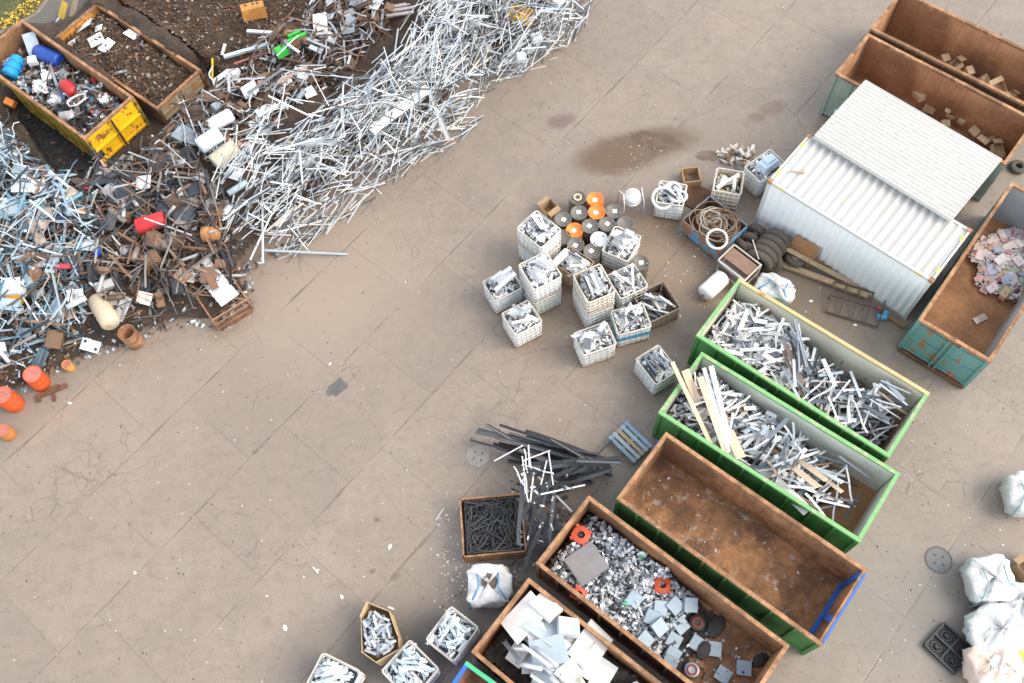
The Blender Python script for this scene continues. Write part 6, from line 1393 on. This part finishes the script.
m = MB(); m.tube([(-.4, 0, 0), (.4, 0, 0)], .03, 8); link('roller_shaft', m.mesh('roller_shaft', plain('brass_shaft', (.5, .38, .22), .5, .3), True), 'thin pale shaft pointing left from the rusty roller', 'shaft', None, Matrix.Translation(P(191, 236, 1.1)))
lying('white_barrel', 'pale blue white barrel lying above the silver heap tip', 'barrel', (199, 147), (220, 133), 1.25, [(.25, 0), (.3, .06), (.3, .94), (.25, 1)], plain('pale_barrel', (.56, .64, .68), .4, .1))
lying('cream_barrel', 'cream stained barrel lying beside the pale blue one', 'barrel', (213, 163), (236, 146), 1.2, [(.25, 0), (.3, .06), (.3, .94), (.25, 1)], painted('cream_barrel_paint', (.50, .46, .34), .28, (.3, .2, .08)))
lying('white_cylinder', 'clean white cylinder lying above the two barrels', 'cylinder', (209, 127), (232, 114), 1.2, [(.2, 0), (.25, .06), (.25, .94), (.2, 1)], white_e)
lying('cream_tank', 'cream dented tank lying at the lower left of the heap', 'tank', (96, 298), (112, 325), .9, [(.25, 0), (.33, .08), (.33, .92), (.25, 1)], painted('cream_tank_paint', (.46, .38, .27), .3, (.25, .15, .08)))
lying('rusty_pipe', 'stout rusty pipe with clamps above the silver heap', 'pipe', (278, 84), (312, 64), 1.0, [(.1, 0), (.12, .03), (.12, .97), (.1, 1)], rusty('pinkish_rust', (.26, .17, .13), (.42, .33, .28), 3))
lying('grey_cylinder', 'grey pipe section lying below the cream barrel', 'pipe', (228, 194), (247, 182), 1.1, [(.1, 0), (.12, .04), (.12, .96), (.1, 1)], blue_sheet)
lying('white_bottle', 'white cylinder on end among the rusty rods of the heap tip', 'cylinder', (222, 218), (232, 207), 1.0, [(.12, 0), (.17, .1), (.17, .9), (.12, 1)], white_e)
def stand_drum(px, py, h, r_, mat, label, open_=False, tilt=(0, 0)):
    p = P(px, py, h); r = thing('steel_drum', label, 'drum', (p.x, p.y, 0), random.uniform(0, 6)); r.rotation_euler = (tilt[0], tilt[1], 0)
    o = bpy.data.objects.new('drum_shell', drum_mesh(mat, 'drum_shell', r_, h, open_)); COL.objects.link(o); o.parent = r
    if not open_:
        o = bpy.data.objects.new('bung', bung_me); COL.objects.link(o); o.parent = r; o.location = (r_*.65, .03, h-.018)
        m = MB(); m.lathe([(r_-.03, h-.016), (r_-.03, h-.010)], 28); m.build('drum_lid', plain('faded_red_lid', (.42, .14, .10), .6) if 'faded_red_lid' not in bpy.data.materials else bpy.data.materials['faded_red_lid'], r)
    else:
        m = MB(); m.lathe([(r_-.03, .02), (r_-.03, .06)], 28); m.build('drum_bottom', black_rub, r)
    return r
red_or = painted('red_orange_drum_paint', (.58, .085, .015), .25, (.25, .08, .03), dirt=.35, scale=4)
stand_drum(29, 374, .88, .3, red_or, 'red orange drum with a dull lid at the lower left heap corner', tilt=(0, .12))
stand_drum(2, 395, .88, .31, red_or, 'bright orange red drum cut off by the left edge')
stand_drum(2, 430, .5, .22, painted('brown_tin', (.42, .16, .04), .3), 'small orange brown tin at the left edge, below the drums')
stand_drum(126, 332, .88, .29, rusty('brown_drum_rust', (.2, .09, .045), (.38, .2, .1), 3), 'rusty open drum standing at the foot of the heap', True)
stand_drum(66, 364, .35, .16, painted('amber_tin', (.5, .25, .06), .3), 'small amber tin at the foot of the heap beside the drum')
p = P(125, 249, 1.2); r = thing('paint_bucket', 'bucket with a clean white lid in the dark heap', 'bucket', (p.x, p.y, .75)); m = MB(); m.lathe([(.15, 0), (.19, .4)], 20); m.build('bucket_body', plain('grey_green_bucket', (.32, .36, .33), .6), r, True); m = MB(); m.lathe([(.21, .4), (.21, .44), (.17, .45)], 20); m.build('lid', white_e, r, True)
# rusty basket with a corrugated sheet
q4 = [P(189, 298, .6), P(222, 262, .6), P(248, 300, .6), P(224, 326, .6)]; c = sum(q4, Vector())/4; yaw = math.atan2(q4[2].y-q4[1].y, q4[2].x-q4[1].x)
r = thing('wire_basket', 'rusty open lattice basket tipped over at the foot of the heap', 'basket', (c.x, c.y, 0), yaw); rbar = rusty('rust_bar', (.22, .1, .05), (.40, .22, .13), 4)
lx, ly, hh = 1.5, 1.35, .75
for sx in (-1, 1):
    for sy in (-1, 1):
        m = MB(); m.bar((sx*lx/2, sy*ly/2, 0), (sx*lx/2, sy*ly/2, hh), .05, .05); m.build('basket_post', rbar, r)
for zz in (.08, .42, hh):
    for s_ in (-1, 1):
        m = MB(); m.bar((-lx/2, s_*ly/2, zz), (lx/2, s_*ly/2, zz), .045, .045); m.build('basket_rail', rbar, r)
        m = MB(); m.bar((s_*lx/2, -ly/2, zz), (s_*lx/2, ly/2, zz), .045, .045); m.build('basket_rail', rbar, r)
for i in range(1, 13):
    f = -1+2*i/13; m = MB(); m.bar((f*lx/2, -ly/2, .08), (f*lx/2, ly/2, .08), .02, .02); m.build('basket_bar', rbar, r)
    if i % 2: m = MB(); m.bar((f*lx/2, -ly/2, .08), (f*lx/2, -ly/2, hh), .02, .02); m.build('basket_bar', rbar, r)
m = MB(); m.bar((-.5, -.66, hh), (.7, .6, hh), .04, .04); m.build('basket_brace', rbar, r); m = MB(); m.bar((.75, -.6, .05), (.75, .6, .05), .22, .1); m.build('basket_foot', rust_outer, r)
m = MB(); corrug(m, (-.9, -.36, 0), (1.8, 0, 0), (0, .72, 0), .03, .2); k_ = len(m.v); m.v += [(v[0], v[1], v[2]-.012) for v in m.v]; m.f += [tuple(a+k_ for a in f[::-1]) for f in m.f]; m.mi += [0]*len(m.f[:len(m.f)//2])
p = P(215, 282, .95); link('corrugated_sheet', m.mesh('corrugated_sheet', white_e), 'white corrugated sheet lying across the rusty basket', 'sheet', None, Matrix.Translation(p) @ Matrix.Rotation(PY((198, 264), (232, 304), 1), 4, 'Z') @ Matrix.Rotation(.12, 4, 'Y'))
# odd machines
m = MB(); m.box((0, 0, .12), (.75, .4, .24), None, .93); p = P(255, 15, .8); r = bpy.data.objects.new('orange_crate', None); COL.objects.link(r); r.matrix_world = drop_plate(p.x, p.y, .35, .8, .55, .45, None, .3); tag(r, 'orange rusty machine box with holes in the soil above the heap', 'machine box')
m = MB(); m.box((0, 0, 0), (.95, .6, .45), None, .95); m.build('box_shell', rusty('orange_box', (.36, .15, .03), (.55, .28, .07), 3), r)
for hx in (-.25, .05, .22):
    m = MB(); m.lathe([(.06, .225), (.06, .24)], 10, center=(hx, .12, 0)); m.build('port_hole', black_rub, r)
longboard((224, 57), .95, (272, 43), 1.05, .16, .1, blue_sheet, 'light blue steel channel lying in the soil above the heap', None, 'steel_channel')
longboard((247, 31), 1.1, (276, 33), 1.1, .12, .08, white_e, 'short white strip in front of the orange machine box', None, 'white_strip')
longboard((222, 55), .9, (225, 44), 1.0, .1, .05, white_e, 'small white bracket at the end of the light blue channel', None, 'bracket')
longboard((212.5, 80), .6, (212.5, 58), 1.0, .06, .05, plain('yellow_stick', (.72, .45, .02), .5), 'yellow stick standing beside the sunk skip', None, 'stick')
longboard((234, 64), 1.0, (270, 52), 1.05, .07, .06, plain('dull_pink_bar', (.34, .13, .12), .6), 'dull red bar below the light blue channel', None, 'red_bar')
longboard((101, 160), 1.3, (128, 212), .95, .08, .05, plain('pink_rust_bar', (.50, .30, .24), .7), 'pinkish rusty bar crossing the dark slate plates', None, 'rusty_bar')
longboard((136, 160), 1.2, (144, 205), .95, .07, .05, bpy.data.materials['pink_rust_bar'], 'second pinkish bar right of the longer one', None, 'rusty_bar')
longboard((103, 214), 1.0, (124, 196), 1.1, .07, .06, plain('green_tube', (.06, .30, .22), .5), 'green tube left of the dark slate plates', None, 'green_tube')
longboard((60, 202), 1.15, (95, 182), 1.35, .09, .06, blue_sheet, 'pale tube reaching over the dark hollow', None, 'pale_tube')
longboard((30, 217), 1.15, (103, 218), 1.15, .08, .06, blue_sheet, 'long pale tube lying level in the bluish heap', None, 'pale_tube')
longboard((76, 212), 1.0, (91, 167), 1.5, .035, .035, white_e, 'thin white rod leaning over the dark hollow', None, 'thin_rod')
for x_ in (147, 153): longboard((x_, 283), .9, (x_+1, 302), .6, .07, .05, plain('teal_bar', (.12, .34, .40), .6) if 'teal_bar' not in bpy.data.materials else bpy.data.materials['teal_bar'], ('left' if x_ == 147 else 'right')+' teal bar of the pair above the cream seat', None, 'teal_bar')
longboard((164, 241), 1.1, (178, 265), .9, .06, .05, bluel, 'bright cyan bar in the dark heap left of the wire basket', None, 'cyan_bar')
longboard((196, 243), 1.05, (232, 252), .95, .07, .06, rust_rim, 'rusty bar above the wire basket', None, 'rusty_bar')
p = P(297, 60, .9); r = thing('green_machine', 'bright green machine part in the upper heap', 'machine part', (p.x, p.y, hat(p.x, p.y)-.05), .55); gm = plain('bright_green', (.03, .42, .05), .5)
m = MB(); m.box((-.45, -.1, .12), (.5, .4, .24), None, .9); m.build('machine_housing', gm, r); m = MB(); m.box((.25, .16, .1), (.9, .12, .16)); m.build('machine_arm', gm, r); m = MB(); m.box((.3, .38, .1), (.5, .1, .16)); m.build('machine_arm', gm, r); m = MB(); m.box((.2, -.05, .08), (.8, .26, .12)); m.build('machine_bed', rust_outer, r); m = MB(); m.box((-.15, -.1, .16), (.14, .5, .3)); m.build('clamp', steel, r)
p = P(350, 36, .9); r = thing('metal_tray', 'open pale blue metal box in the upper heap', 'tray', (p.x, p.y, hat(p.x, p.y)), .2)
for c_, d_ in (((0, 0, .02), (.5, .42, .03)), ((.24, 0, .14), (.02, .42, .22)), ((-.24, 0, .14), (.02, .42, .22)), ((0, -.2, .14), (.46, .02, .22))):
    m = MB(); m.box(c_, d_); m.build('tray_side', blue_sheet, r)
for px, py, rr_, lab in ((374, 28, .26, 'brown round drum end in the upper heap'), (215, 198, .2, 'dark coil nearest the bluish lid'), (216, 219, .2, 'dark coil above the rusty roller'), (112, 222, .32, 'rusty hoop beside the dark slate plate'), (142, 254, .28, 'rusty hoop right of the white lidded bucket')):
    p = P(px, py, 1.0); z = hat(p.x, p.y)+.06; m = MB(); m.tube([(rr_*math.cos(a*PI/12), rr_*math.sin(a*PI/12), 0) for a in range(24)], rr_*.42 if 'coil' in lab or 'drum' in lab else .025, 8, closed=True)
    link('coil' if 'coil' in lab else 'hoop', m.mesh('metal_hoop', plain('dull_brown_coil', (.16, .125, .095), .7, .2) if 'dull_brown_coil' not in bpy.data.materials else bpy.data.materials['dull_brown_coil'], True), lab, 'hoop', None, Matrix.Translation((p.x, p.y, z)) @ Matrix.Rotation(random.uniform(-.4, .4), 4, 'X'))
r = thing('white_box_unit', 'white box with an orange yellow base in the bluish heap', 'machine', (*P(27, 303, .9)[:2], hat(*P(27, 303, .9)[:2])), .05); m = MB(); m.box((0, .1, .3), (.6, .55, .5), Matrix.Rotation(.15, 3, 'X')); m.build('box_shell', white_e, r); m = MB(); m.box((0, -.25, .12), (.5, .2, .24)); m.build('box_base', plain('amber', (.7, .32, .01), .5), r)
for px, py, s, col_, lab in ((72, 276, (.5, .18, .16), (.42, .04, .06), 'crimson folded sheet in the bluish heap'), (88, 220, (.3, .2, .12), (.75, .25, .02), 'orange and white can in the bluish heap'), (70, 229, (.32, .2, .14), (.01, .09, .38), 'blue plastic piece in the bluish heap'), (108, 265, (.22, .18, .12), (.01, .06, .42), 'bright blue scrap near the white lidded bucket'), (43, 242, (.2, .16, .1), (.01, .2, .55), 'small blue scrap below the cream slab'), (247, 152, (.5, .18, .12), (.48, .24, .18), 'pink brown brick shaped block above the silver heap tip'), (266, 92, (.36, .3, .12), (.42, .22, .13), 'brown square piece between two white panels'), (290, 144, (.18, .14, .1), (.6, .42, .02), 'yellow bit at the edge of the silver heap'), (8, 100, (.4, .3, .25), (.62, .2, .02), 'orange lump outside the yellow-ended skip'), (94, 200, (.35, .06, .05), (.6, .03, .04), 'red cable scrap left of the slate plates')):
    p = P(px, py, 1.0); m = MB(); m.box((0, 0, 0), s, None, .85); M = drop_plate(p.x, p.y, random.uniform(-.4, .6), s[0], s[1], s[2], None, .4); link('coloured_scrap', m.mesh('coloured_scrap', plain('scrap_colour_%d' % int(px), col_, .5)), lab, 'scrap', None, M)
p = P(53, 392, .05); m = MB(); m.bar((-.55, 0, .06), (.5, .06, .08), .14, .08); m.box((-.5, -.06, .07), (.14, .26, .1)); m.box((.1, .1, .08), (.3, .16, .1)); m.box((.0, -.2, .05), (.1, .3, .06)); link('black_bracket', m.mesh('black_bracket', rust_outer), 'dark broken bracket lying alone in front of the red orange drum', 'bracket', None, Matrix.Translation((p.x, p.y, 0)) @ Matrix.Rotation(.35, 4, 'Z'))
# yellow crate at the top of the rods
p = P(522, 14, 1.0); r = thing('plastic_crate', 'yellow plastic crate on the far end of the silver heap', 'crate', (p.x, p.y, hat(p.x, p.y)), -.45); yc = plain('yellow_crate', (.72, .44, .06), .45)
for c_, d_ in (((0, 0, .02), (1.0, .62, .03)), ((0, .3, .16), (1.0, .03, .28)), ((0, -.3, .16), (1.0, .03, .28)), ((.485, 0, .16), (.03, .57, .28)), ((-.485, 0, .16), (.03, .57, .28))):
    m = MB(); m.box(c_, d_); m.build('crate_side', yc, r)
m = MB(); m.box((0, 0, .16), (.03, .56, .26)); m.build('crate_divider', yc, r)
for px, py, s, lab in ((557, 8, .55, 'white square block at the far end of the silver heap'), (537, 43, .42, 'white slotted block below the yellow crate'), (521, 60, .38, 'white lump lowest on the concrete beside the silver heap'), (504, 5, .4, 'pinkish panel left of the yellow crate')):
    p = P(px, py, .5); m = MB(); m.box((0, 0, 0), (s, s*.9, .22), None, .9); m.box((0, .1*s, .12), (s*.6, s*.3, .06)); M = drop_plate(p.x, p.y, random.uniform(0, 1), s, s*.9, .22, None, .3); link('white_block', m.mesh('white_block', white_e if px != 504 else beige), lab, 'block', None, M)
# corner of another orange bin, yellow board and planks at the very top left
p = P(106, 2, .9); r = thing('orange_bin', 'corner of an orange steel bin at the top edge of the picture', 'bin', (p.x-.5, p.y+.5, 0), -.65); om = painted('orange_bin_paint', (.60, .22, .012), .25)
for c_, d_ in (((0, 0, .45), (1.5, .05, .9)), ((.75, .5, .45), (.05, 1.05, .9)), ((-.75, .5, .45), (.05, 1.05, .9)), ((0, 1.0, .45), (1.45, .05, .9)), ((0, .5, .85), (1.45, .9, .04))):
    m = MB(); m.box(c_, d_); m.build('bin_side', om, r)
longboard((61, 18), .25, (65, 2), .7, .35, .03, plain('mustard_board', (.50, .32, .04), .7), 'mustard yellow board leaning behind the two skips', None, 'yellow_board')
longboard((72, 17), .3, (76, 0), .5, .25, .06, plain('grey_brown_board', (.22, .17, .12), .8), 'grey brown plank beside the mustard board', None, 'plank')
longboard((52, 29), .6, (59, 18), .9, .06, .05, blue_sheet, 'thin pale bar between the two skips', None, 'thin_bar')
longboard((118, 16), .45, (140, 0), .5, .14, .08, rust_rim, 'orange rusty beam on the soil at the top edge', None, 'rusty_beam')
for i, (a, b) in enumerate((((386, 8), (414, 3)), ((384, 12), (416, 7)), ((386, 16), (414, 12)))): longboard(a, 1.0, b, 1.0, .14, .06, plain('pinkish_grey_bars', (.42, .36, .34), .5, .2) if i == 0 else bpy.data.materials['pinkish_grey_bars'], ('top', 'middle', 'bottom')[i]+' bar of the grey pink bundle at the head of the silver heap', None, 'bundled_bar')
# ---- black box of cables, black and white strips, pallet
q4 = [P(459, 502, .8), P(520, 494, .8), P(528, 549, .8), P(463, 555, .8)]; c = sum(q4, Vector())/4; yaw = math.atan2(q4[2].y-q4[3].y, q4[2].x-q4[3].x); lx, ly, hh = 1.9, 1.8, .8
r = thing('cable_box', 'low rusty orange box filled with black cable', 'box', (c.x, c.y, 0), yaw)
for a, o_, u_ in ((0, (-lx/2, -ly/2, .06), (lx, 0, 0)), (1, (lx/2, -ly/2, .06), (0, ly, 0)), (2, (lx/2, ly/2, .06), (-lx, 0, 0)), (3, (-lx/2, ly/2, .06), (0, -ly, 0))):
    m = MB(); m.slab(o_, u_, (0, 0, hh-.06), .045, 8, 4, .015, a+5); m.build('box_side', [rust_rim, rust_orange], r)
m = MB(); m.box((0, 0, .06), (lx-.1, ly-.1, .05)); m.build('box_floor', rust_outer, r)
for s_ in (-1, 1):
    m = MB(); m.box((0, s_*ly*.3, .02), (lx, .12, .04)); m.build('foot', rust_outer, r)
blkc = [plain('black_cable', (.022, .021, .022), .5), plain('charcoal_cable', (.05, .05, .052), .5)]
cc_, sc_ = math.cos(yaw), math.sin(yaw); cpoly = [(c.x+cc_*x-sc_*y, c.y+sc_*x+cc_*y) for x, y in ((-.88, -.83), (.88, -.83), (.88, .83), (-.88, .83))]; HG[polymask(cpoly)] = .5
m = MB(); m.box((0, 0, .3), (lx-.12, ly-.12, .4)); m.build('cable_mass', blkc[0], r)
def inbox(x, y): return min(.8, max(-.8, x)), min(.8, max(-.8, y))
cms = []
for k in range(75):
    pts = []; x, y = random.uniform(-.75, .75), random.uniform(-.75, .75); a = random.uniform(0, 6)
    for i in range(22):
        pts.append((x, y, .04*math.sin(i*.7+k))); a += random.gauss(.1, .38); x, y = inbox(x+.13*math.cos(a), y+.13*math.sin(a))
    m = MB(); m.tube(pts, random.choice((.014, .018, .024)), 6); cms.append(m.mesh('black_cable', blkc[k % 2], True))
for i in range(150):
    link('black_cable', cms[i % 75], 'black cable snaking through the rusty orange box', 'cable', 'black cables in the rusty orange box', Matrix.Translation((c.x, c.y, .52+.0017*i)) @ Matrix.Rotation(yaw+PI*(i//75), 4, 'Z'))
m_blk, m_wht = randmat('black_profiles', [(.03, .032, .036), (.055, .06, .068), (.022, .022, .025), (.085, .09, .1)], .45, .2, dirt=.15), randmat('bright_strips', [(.8, .8, .78), (.7, .72, .74), (.76, .76, .75)], .45, .1)
PR_BLK = protoset('black_profile', m_blk, [('flat', .1, .04), ('channel', .1, .06), ('angle', .09, .06), ('square', .07, .06), ('strip', .12, .05)]); PR_WHT = protoset('white_strip', m_wht, [('flat', .035, .015), ('channel', .04, .025), ('angle', .035, .025), ('strip', .035, .015)])
BZ = pp((470, 438), (560, 452), (668, 484), (640, 520), (560, 575), (528, 600), (512, 590), (530, 500), (520, 470))
for ang, zone, n, sd, lens in ((PY((475, 442), (640, 490)), pp((468, 436), (550, 446), (620, 470), (622, 486), (540, 488), (515, 466)), 40, .08, (1.4, 3.6)), (PY((520, 500), (650, 495)), pp((520, 474), (630, 474), (612, 490), (585, 494), (545, 530), (525, 515)), 34, .2, (.9, 2.2)), (PY((528, 600), (545, 470)), pp((520, 490), (560, 490), (560, 560), (532, 590), (516, 585)), 17, .25, (.8, 2.0))):
    drop_pieces(PR_BLK, 'black_profile', 'black profile strip in the loose bundle beside the cable box', 'profile', 'black strips beside the cable box', zone, n, lens, ang, sd, maxtilt=.4)
drop_pieces(PR_WHT, 'white_strip', 'white strip lying across the black bundle beside the cable box', 'strip', 'white strips on the black bundle', pp((480, 455), (560, 462), (585, 500), (555, 520), (520, 520), (500, 480)), 7, (.6, 1.5), maxtilt=.15)
drop_pieces(PR_WHT, 'white_strip', 'white strip in the upright sheaf between the cable box and the bundle', 'strip', 'white strips in the upright sheaf', pp((520, 462), (532, 462), (542, 530), (528, 530)), 7, (.7, 1.6), PY((530, 530), (524, 460)), .12, maxtilt=.15)
for i, (a, b) in enumerate((((470, 440), (552, 462)), ((557, 495), (612, 440)), ((530, 468), (572, 512)))):
    longboard(a, .15, b, .35 if i < 2 else .4, .06, .05, (m_blk, m_blk, m_wht)[i], ('long black strip reaching furthest left over the manhole', 'long black bar leaning up towards the blue pallet', 'bright white bar lying slantwise on the black bundle')[i], None, 'long_strip')
chips('black_bits', randmat('black_bits_mix', [(.03, .03, .03), (.06, .06, .065), (.7, .7, .7), (.1, .08, .06)], .6, island=True), pp((510, 480), (580, 480), (560, 560), (520, 600), (505, 585), (520, 520)), 260, .02, .07, 'small black and white bits on the ground around the strips', 3, mark=False)
q4 = [P(609, 437, .3), P(627, 423, .3), P(651, 446, .3), P(634, 461, .3)]; c = sum(q4, Vector())/4; yaw = math.atan2(q4[2].y-q4[1].y, q4[2].x-q4[1].x)
r = thing('wooden_pallet', 'weathered blue grey pallet leaning by the empty skip corner', 'pallet', (c.x, c.y, .0), yaw); pw = randmat('blue_grey_wood', [(.25, .35, .42), (.36, .29, .21), (.20, .30, .38), (.30, .36, .38), (.33, .25, .17)], .8)
for i in range(5):
    m = MB(); m.box((0, -.36+.18*i, .30), (1.15, .12, .025)); m.build('deck_board', pw, r)
for x_ in (-.5, 0, .5):
    m = MB(); m.box((x_, 0, .22), (.1, .84, .12)); m.build('bearer', pw, r)
    for i in (-.36, 0, .36):
        m = MB(); m.box((x_, i, .08), (.1, .1, .15)); m.build('block', pw, r)
m = MB(); m.box((0, 0, .01), (1.3, .9, .014)); p = P(588, 465, 0); link('flat_sheet', m.mesh('flat_sheet', plain('dusty_sheet', (.25, .20, .16), .8)), 'dusty flat sheet on the ground left of the blue grey pallet', 'sheet', None, Matrix.Translation((p.x, p.y, .004)) @ Matrix.Rotation(PY((566, 488), (606, 448)), 4, 'Z'))
# cardboard octagon of grey lengths
pts = [P(x, y, .85) for x, y in ((367.5, 602), (389.5, 611), (398, 636), (399, 650), (376, 663), (361, 652), (360, 617))]; c = sum(pts, Vector())/len(pts)
r = thing('cardboard_bin', 'open brown cardboard bin of grey lengths standing alone', 'cardboard bin', (c.x, c.y, 0)); rel = [(q.x-c.x, q.y-c.y) for q in pts]
for i in range(len(rel)):
    a, b = rel[i], rel[(i+1) % len(rel)]; m = MB(); m.slab((b[0], b[1], .01), (a[0]-b[0], a[1]-b[1], 0), (0, 0, .85+.12*math.sin(i*2.3)), .018, 3, 5, .03, i, 0, 0); m.build('bin_panel', card2, r)
m = MB(); m.prism(rel[::-1], .005, .03); m.build('bin_bottom', card, r)
cp = [(c.x+x*.86, c.y+y*.86) for x, y in rel]; HG[polymask(cp)] = .72; fill_mesh('scrap_filling', cp, m_fill, 'packed grey lengths low in the cardboard bin', .04, 2)
drop_pieces(protoset('grey_length', randmat('grey_blue_lengths', [(.50, .55, .60), (.40, .45, .50), (.60, .64, .68), (.34, .38, .43)], .45, .2), [('flat', .07, .03), ('channel', .07, .04), ('angle', .06, .04)]), 'grey_length', 'short grey length in the brown cardboard bin', 'length', 'grey lengths in the cardboard bin', cp, 40, (.2, .45), maxtilt=.4)
# ---- litter
fm_ = []
for i in range(5):
    rg = random.Random(i); n = 6; m = MB(); m.prism([((.06+.05*rg.random())*math.cos(a*PI/3), (.04+.04*rg.random())*math.sin(a*PI/3)) for a in range(n)], 0, .012); fm_.append(m.mesh('litter_flake', plain('white_litter', (.78, .77, .74), .6) if i == 0 else bpy.data.materials['white_litter']))
LIT = [(285, 628, 2.0), (342, 597, 1.7), (390, 547, 1.8), (318, 570, 1.2), (304, 577, 1.0), (135, 573, 1.2), (330, 364, 1.3), (267, 596, 1.0), (195, 640, .8), (362, 520, .7), (407, 470, .7), (452, 360, .8), (235, 440, .7), (245, 370, .6), (160, 470, .6), (70, 403, 1.4), (120, 365, 1.0), (655, 105, .6), (610, 80, .5), (820, 288, 1.0), (811, 301, 1.4), (806, 312, 1.0), (855, 325, 1.4), (640, 395, .6), (612, 402, .6), (700, 305, .6), (500, 372, .7), (560, 420, .8), (585, 405, .7), (948, 505, .7), (920, 585, .7), (1000, 530, .9), (1003, 545, .9), (965, 545, .6), (905, 640, .7), (880, 660, .7), (860, 610, .6), (180, 560, .6), (110, 620, .7), (60, 640, .6), (270, 500, .6), (300, 450, .5), (210, 395, .5), (480, 330, .5), (540, 190, .5), (705, 255, .5), (690, 268, .6), (672, 278, .5), (660, 240, .5), (648, 228, .5)]
for i, (px, py, s) in enumerate(LIT):
    p = P(px, py); link('litter_flake', fm_[i % 5], 'small white scrap lying loose on the open concrete', 'litter', 'white litter on the concrete', Matrix.Translation((p.x, p.y, .004)) @ Matrix.Rotation(random.uniform(0, 6), 4, 'Z') @ Matrix.Scale(s*(.55 if s > 1 else .38), 4))
longboard((388, 607), .03, (394, 609), .03, .05, .02, m_offw, 'bent white strip on the ground beside the cardboard bin', None, 'white_strip')
longboard((313, 567), .03, (318, 573), .03, .04, .02, m_offw, 'thin white strip alone on the lower concrete', None, 'white_strip')
longboard((436, 520), .03, (444, 508), .03, .05, .02, m_offw, 'thin pale strip left of the cable box', None, 'white_strip')
longboard((455, 595), .04, (461, 591), .04, .08, .04, m_offd, 'small grey block on the ground left of the square white bag', None, 'grey_piece')
def gauss_chips(name, mat, px, py, sx, sy, n, s0, s1, label):
    m = MB(); c = P(px, py)
    for _ in range(n):
        x, y = c.x+random.gauss(0, sx), c.y+random.gauss(0, sy); s = random.uniform(s0, s1); m.box((x, y, s*.12), (s*random.uniform(1, 2), s, s*.25), Matrix.Rotation(random.uniform(0, 6), 3, 'Z'), .7)
    return tag(m.build(name, mat), label, None, None, 'stuff')
spk = randmat('pale_ground_specks', [(.76, .75, .72), (.6, .58, .55), (.45, .42, .38), (.8, .8, .78)], .6, island=True)
gauss_chips('white_crumbs', spk, 455, 562, .35, .9, 110, .012, .036, 'white crumbs scattered left of the cable box')
gauss_chips('pale_crumbs', spk, 640, 148, 1.0, .5, 22, .012, .03, 'pale crumbs in the brown stained patch')
gauss_chips('pale_crumbs', spk, 690, 280, 1.8, 1.2, 80, .015, .045, 'pale crumbs on the dark ground by the white tank')
dk = randmat('dark_ground_specks', [(.1, .075, .055), (.16, .12, .09), (.07, .055, .045), (.5, .46, .42)], .8, island=True)
m = MB()
for _ in range(1500):
    px, py = random.uniform(0, 1024), random.uniform(0, 683); p = P(px, py); s = random.uniform(.012, .04); m.box((p.x, p.y, s*.15), (s*random.uniform(1, 2), s, s*.3), Matrix.Rotation(random.uniform(0, 6), 3, 'Z'), .7)
tag(m.build('yard_grit', dk), 'fine grit and pebbles scattered over the concrete', None, None, 'stuff')
# ---- the green corner
gp = pp((-90, -60), (62, -45), (46, -2), (34, 12), (6, 28), (-20, 32), (-90, 60)); m = MB(); m.prism([tuple(q) for q in gp][::-1], 0, .03)
g_ = NT('turf'); _n = g_.noise(2, 6); g_ = g_.out(g_.ramp(_n, [(.3, (.05, .06, .02)), (.7, (.12, .12, .045))]), .9)
if sum((gp[i][0]*gp[(i+1) % 7][1]-gp[(i+1) % 7][0]*gp[i][1]) for i in range(7)) > 0: pass
tag(m.build('lawn', g_), kind='structure')
m = MB(); gr = randmat('grass_blades', [(.055, .085, .02), (.09, .12, .035), (.12, .13, .05), (.04, .06, .015)], .8, island=True, dirt=0)
for _ in range(2600):
    x, y = sample_in(gp); a = random.uniform(0, 6); h = random.uniform(.06, .18); dx, dy = .02*math.cos(a), .02*math.sin(a); ex, ey = random.gauss(0, .05), random.gauss(0, .05)
    m.add([(x-dx, y-dy, .03), (x+dx, y+dy, .03), (x+ex, y+ey, h)], [(0, 1, 2)])
tag(m.build('grass', gr), 'tufty grass in the top left corner', None, None, 'stuff')
m = MB(); lf = randmat('fallen_leaf_colours', [(.60, .38, .03), (.50, .30, .03), (.66, .46, .06), (.35, .2, .04)], .7, island=True, dirt=0)
lp = pp((-30, 36), (8, 30), (36, 12), (48, -10), (58, -30), (52, -32), (30, 0), (2, 22), (-30, 26))
for k in range(520):
    x, y = sample_in(lp if k < 380 else gp); s = random.uniform(.03, .08); z = random.uniform(.05, .14)
    R = Matrix.Rotation(random.uniform(0, 6), 3, 'Z') @ Matrix.Rotation(random.gauss(0, .4), 3, 'X'); c = Vector((x, y, z)); m.add([c+R @ Vector(v) for v in ((-s, 0, 0), (0, -s*.6, .01), (s, 0, 0), (0, s*.6, .01))], [(0, 1, 2, 3)])
tag(m.build('fallen_leaves', lf), 'yellow fallen leaves along the edge of the grass', None, None, 'stuff')
m = MB(); ap = pp((-30, 42), (10, 31), (40, 12), (54, -8), (64, -40), (100, -40), (94, 4), (55, 36), (22, 60), (-30, 90)); n = len(ap)
m.add([(x, y, .004) for x, y in ap], [tuple(range(n))]); asp = NT('asphalt'); _n = asp.noise(20, 5); asp = asp.out(asp.ramp(_n, [(.3, (.085, .08, .072)), (.7, (.14, .13, .115))]), .85); tag(m.build('path', asp), kind='structure')
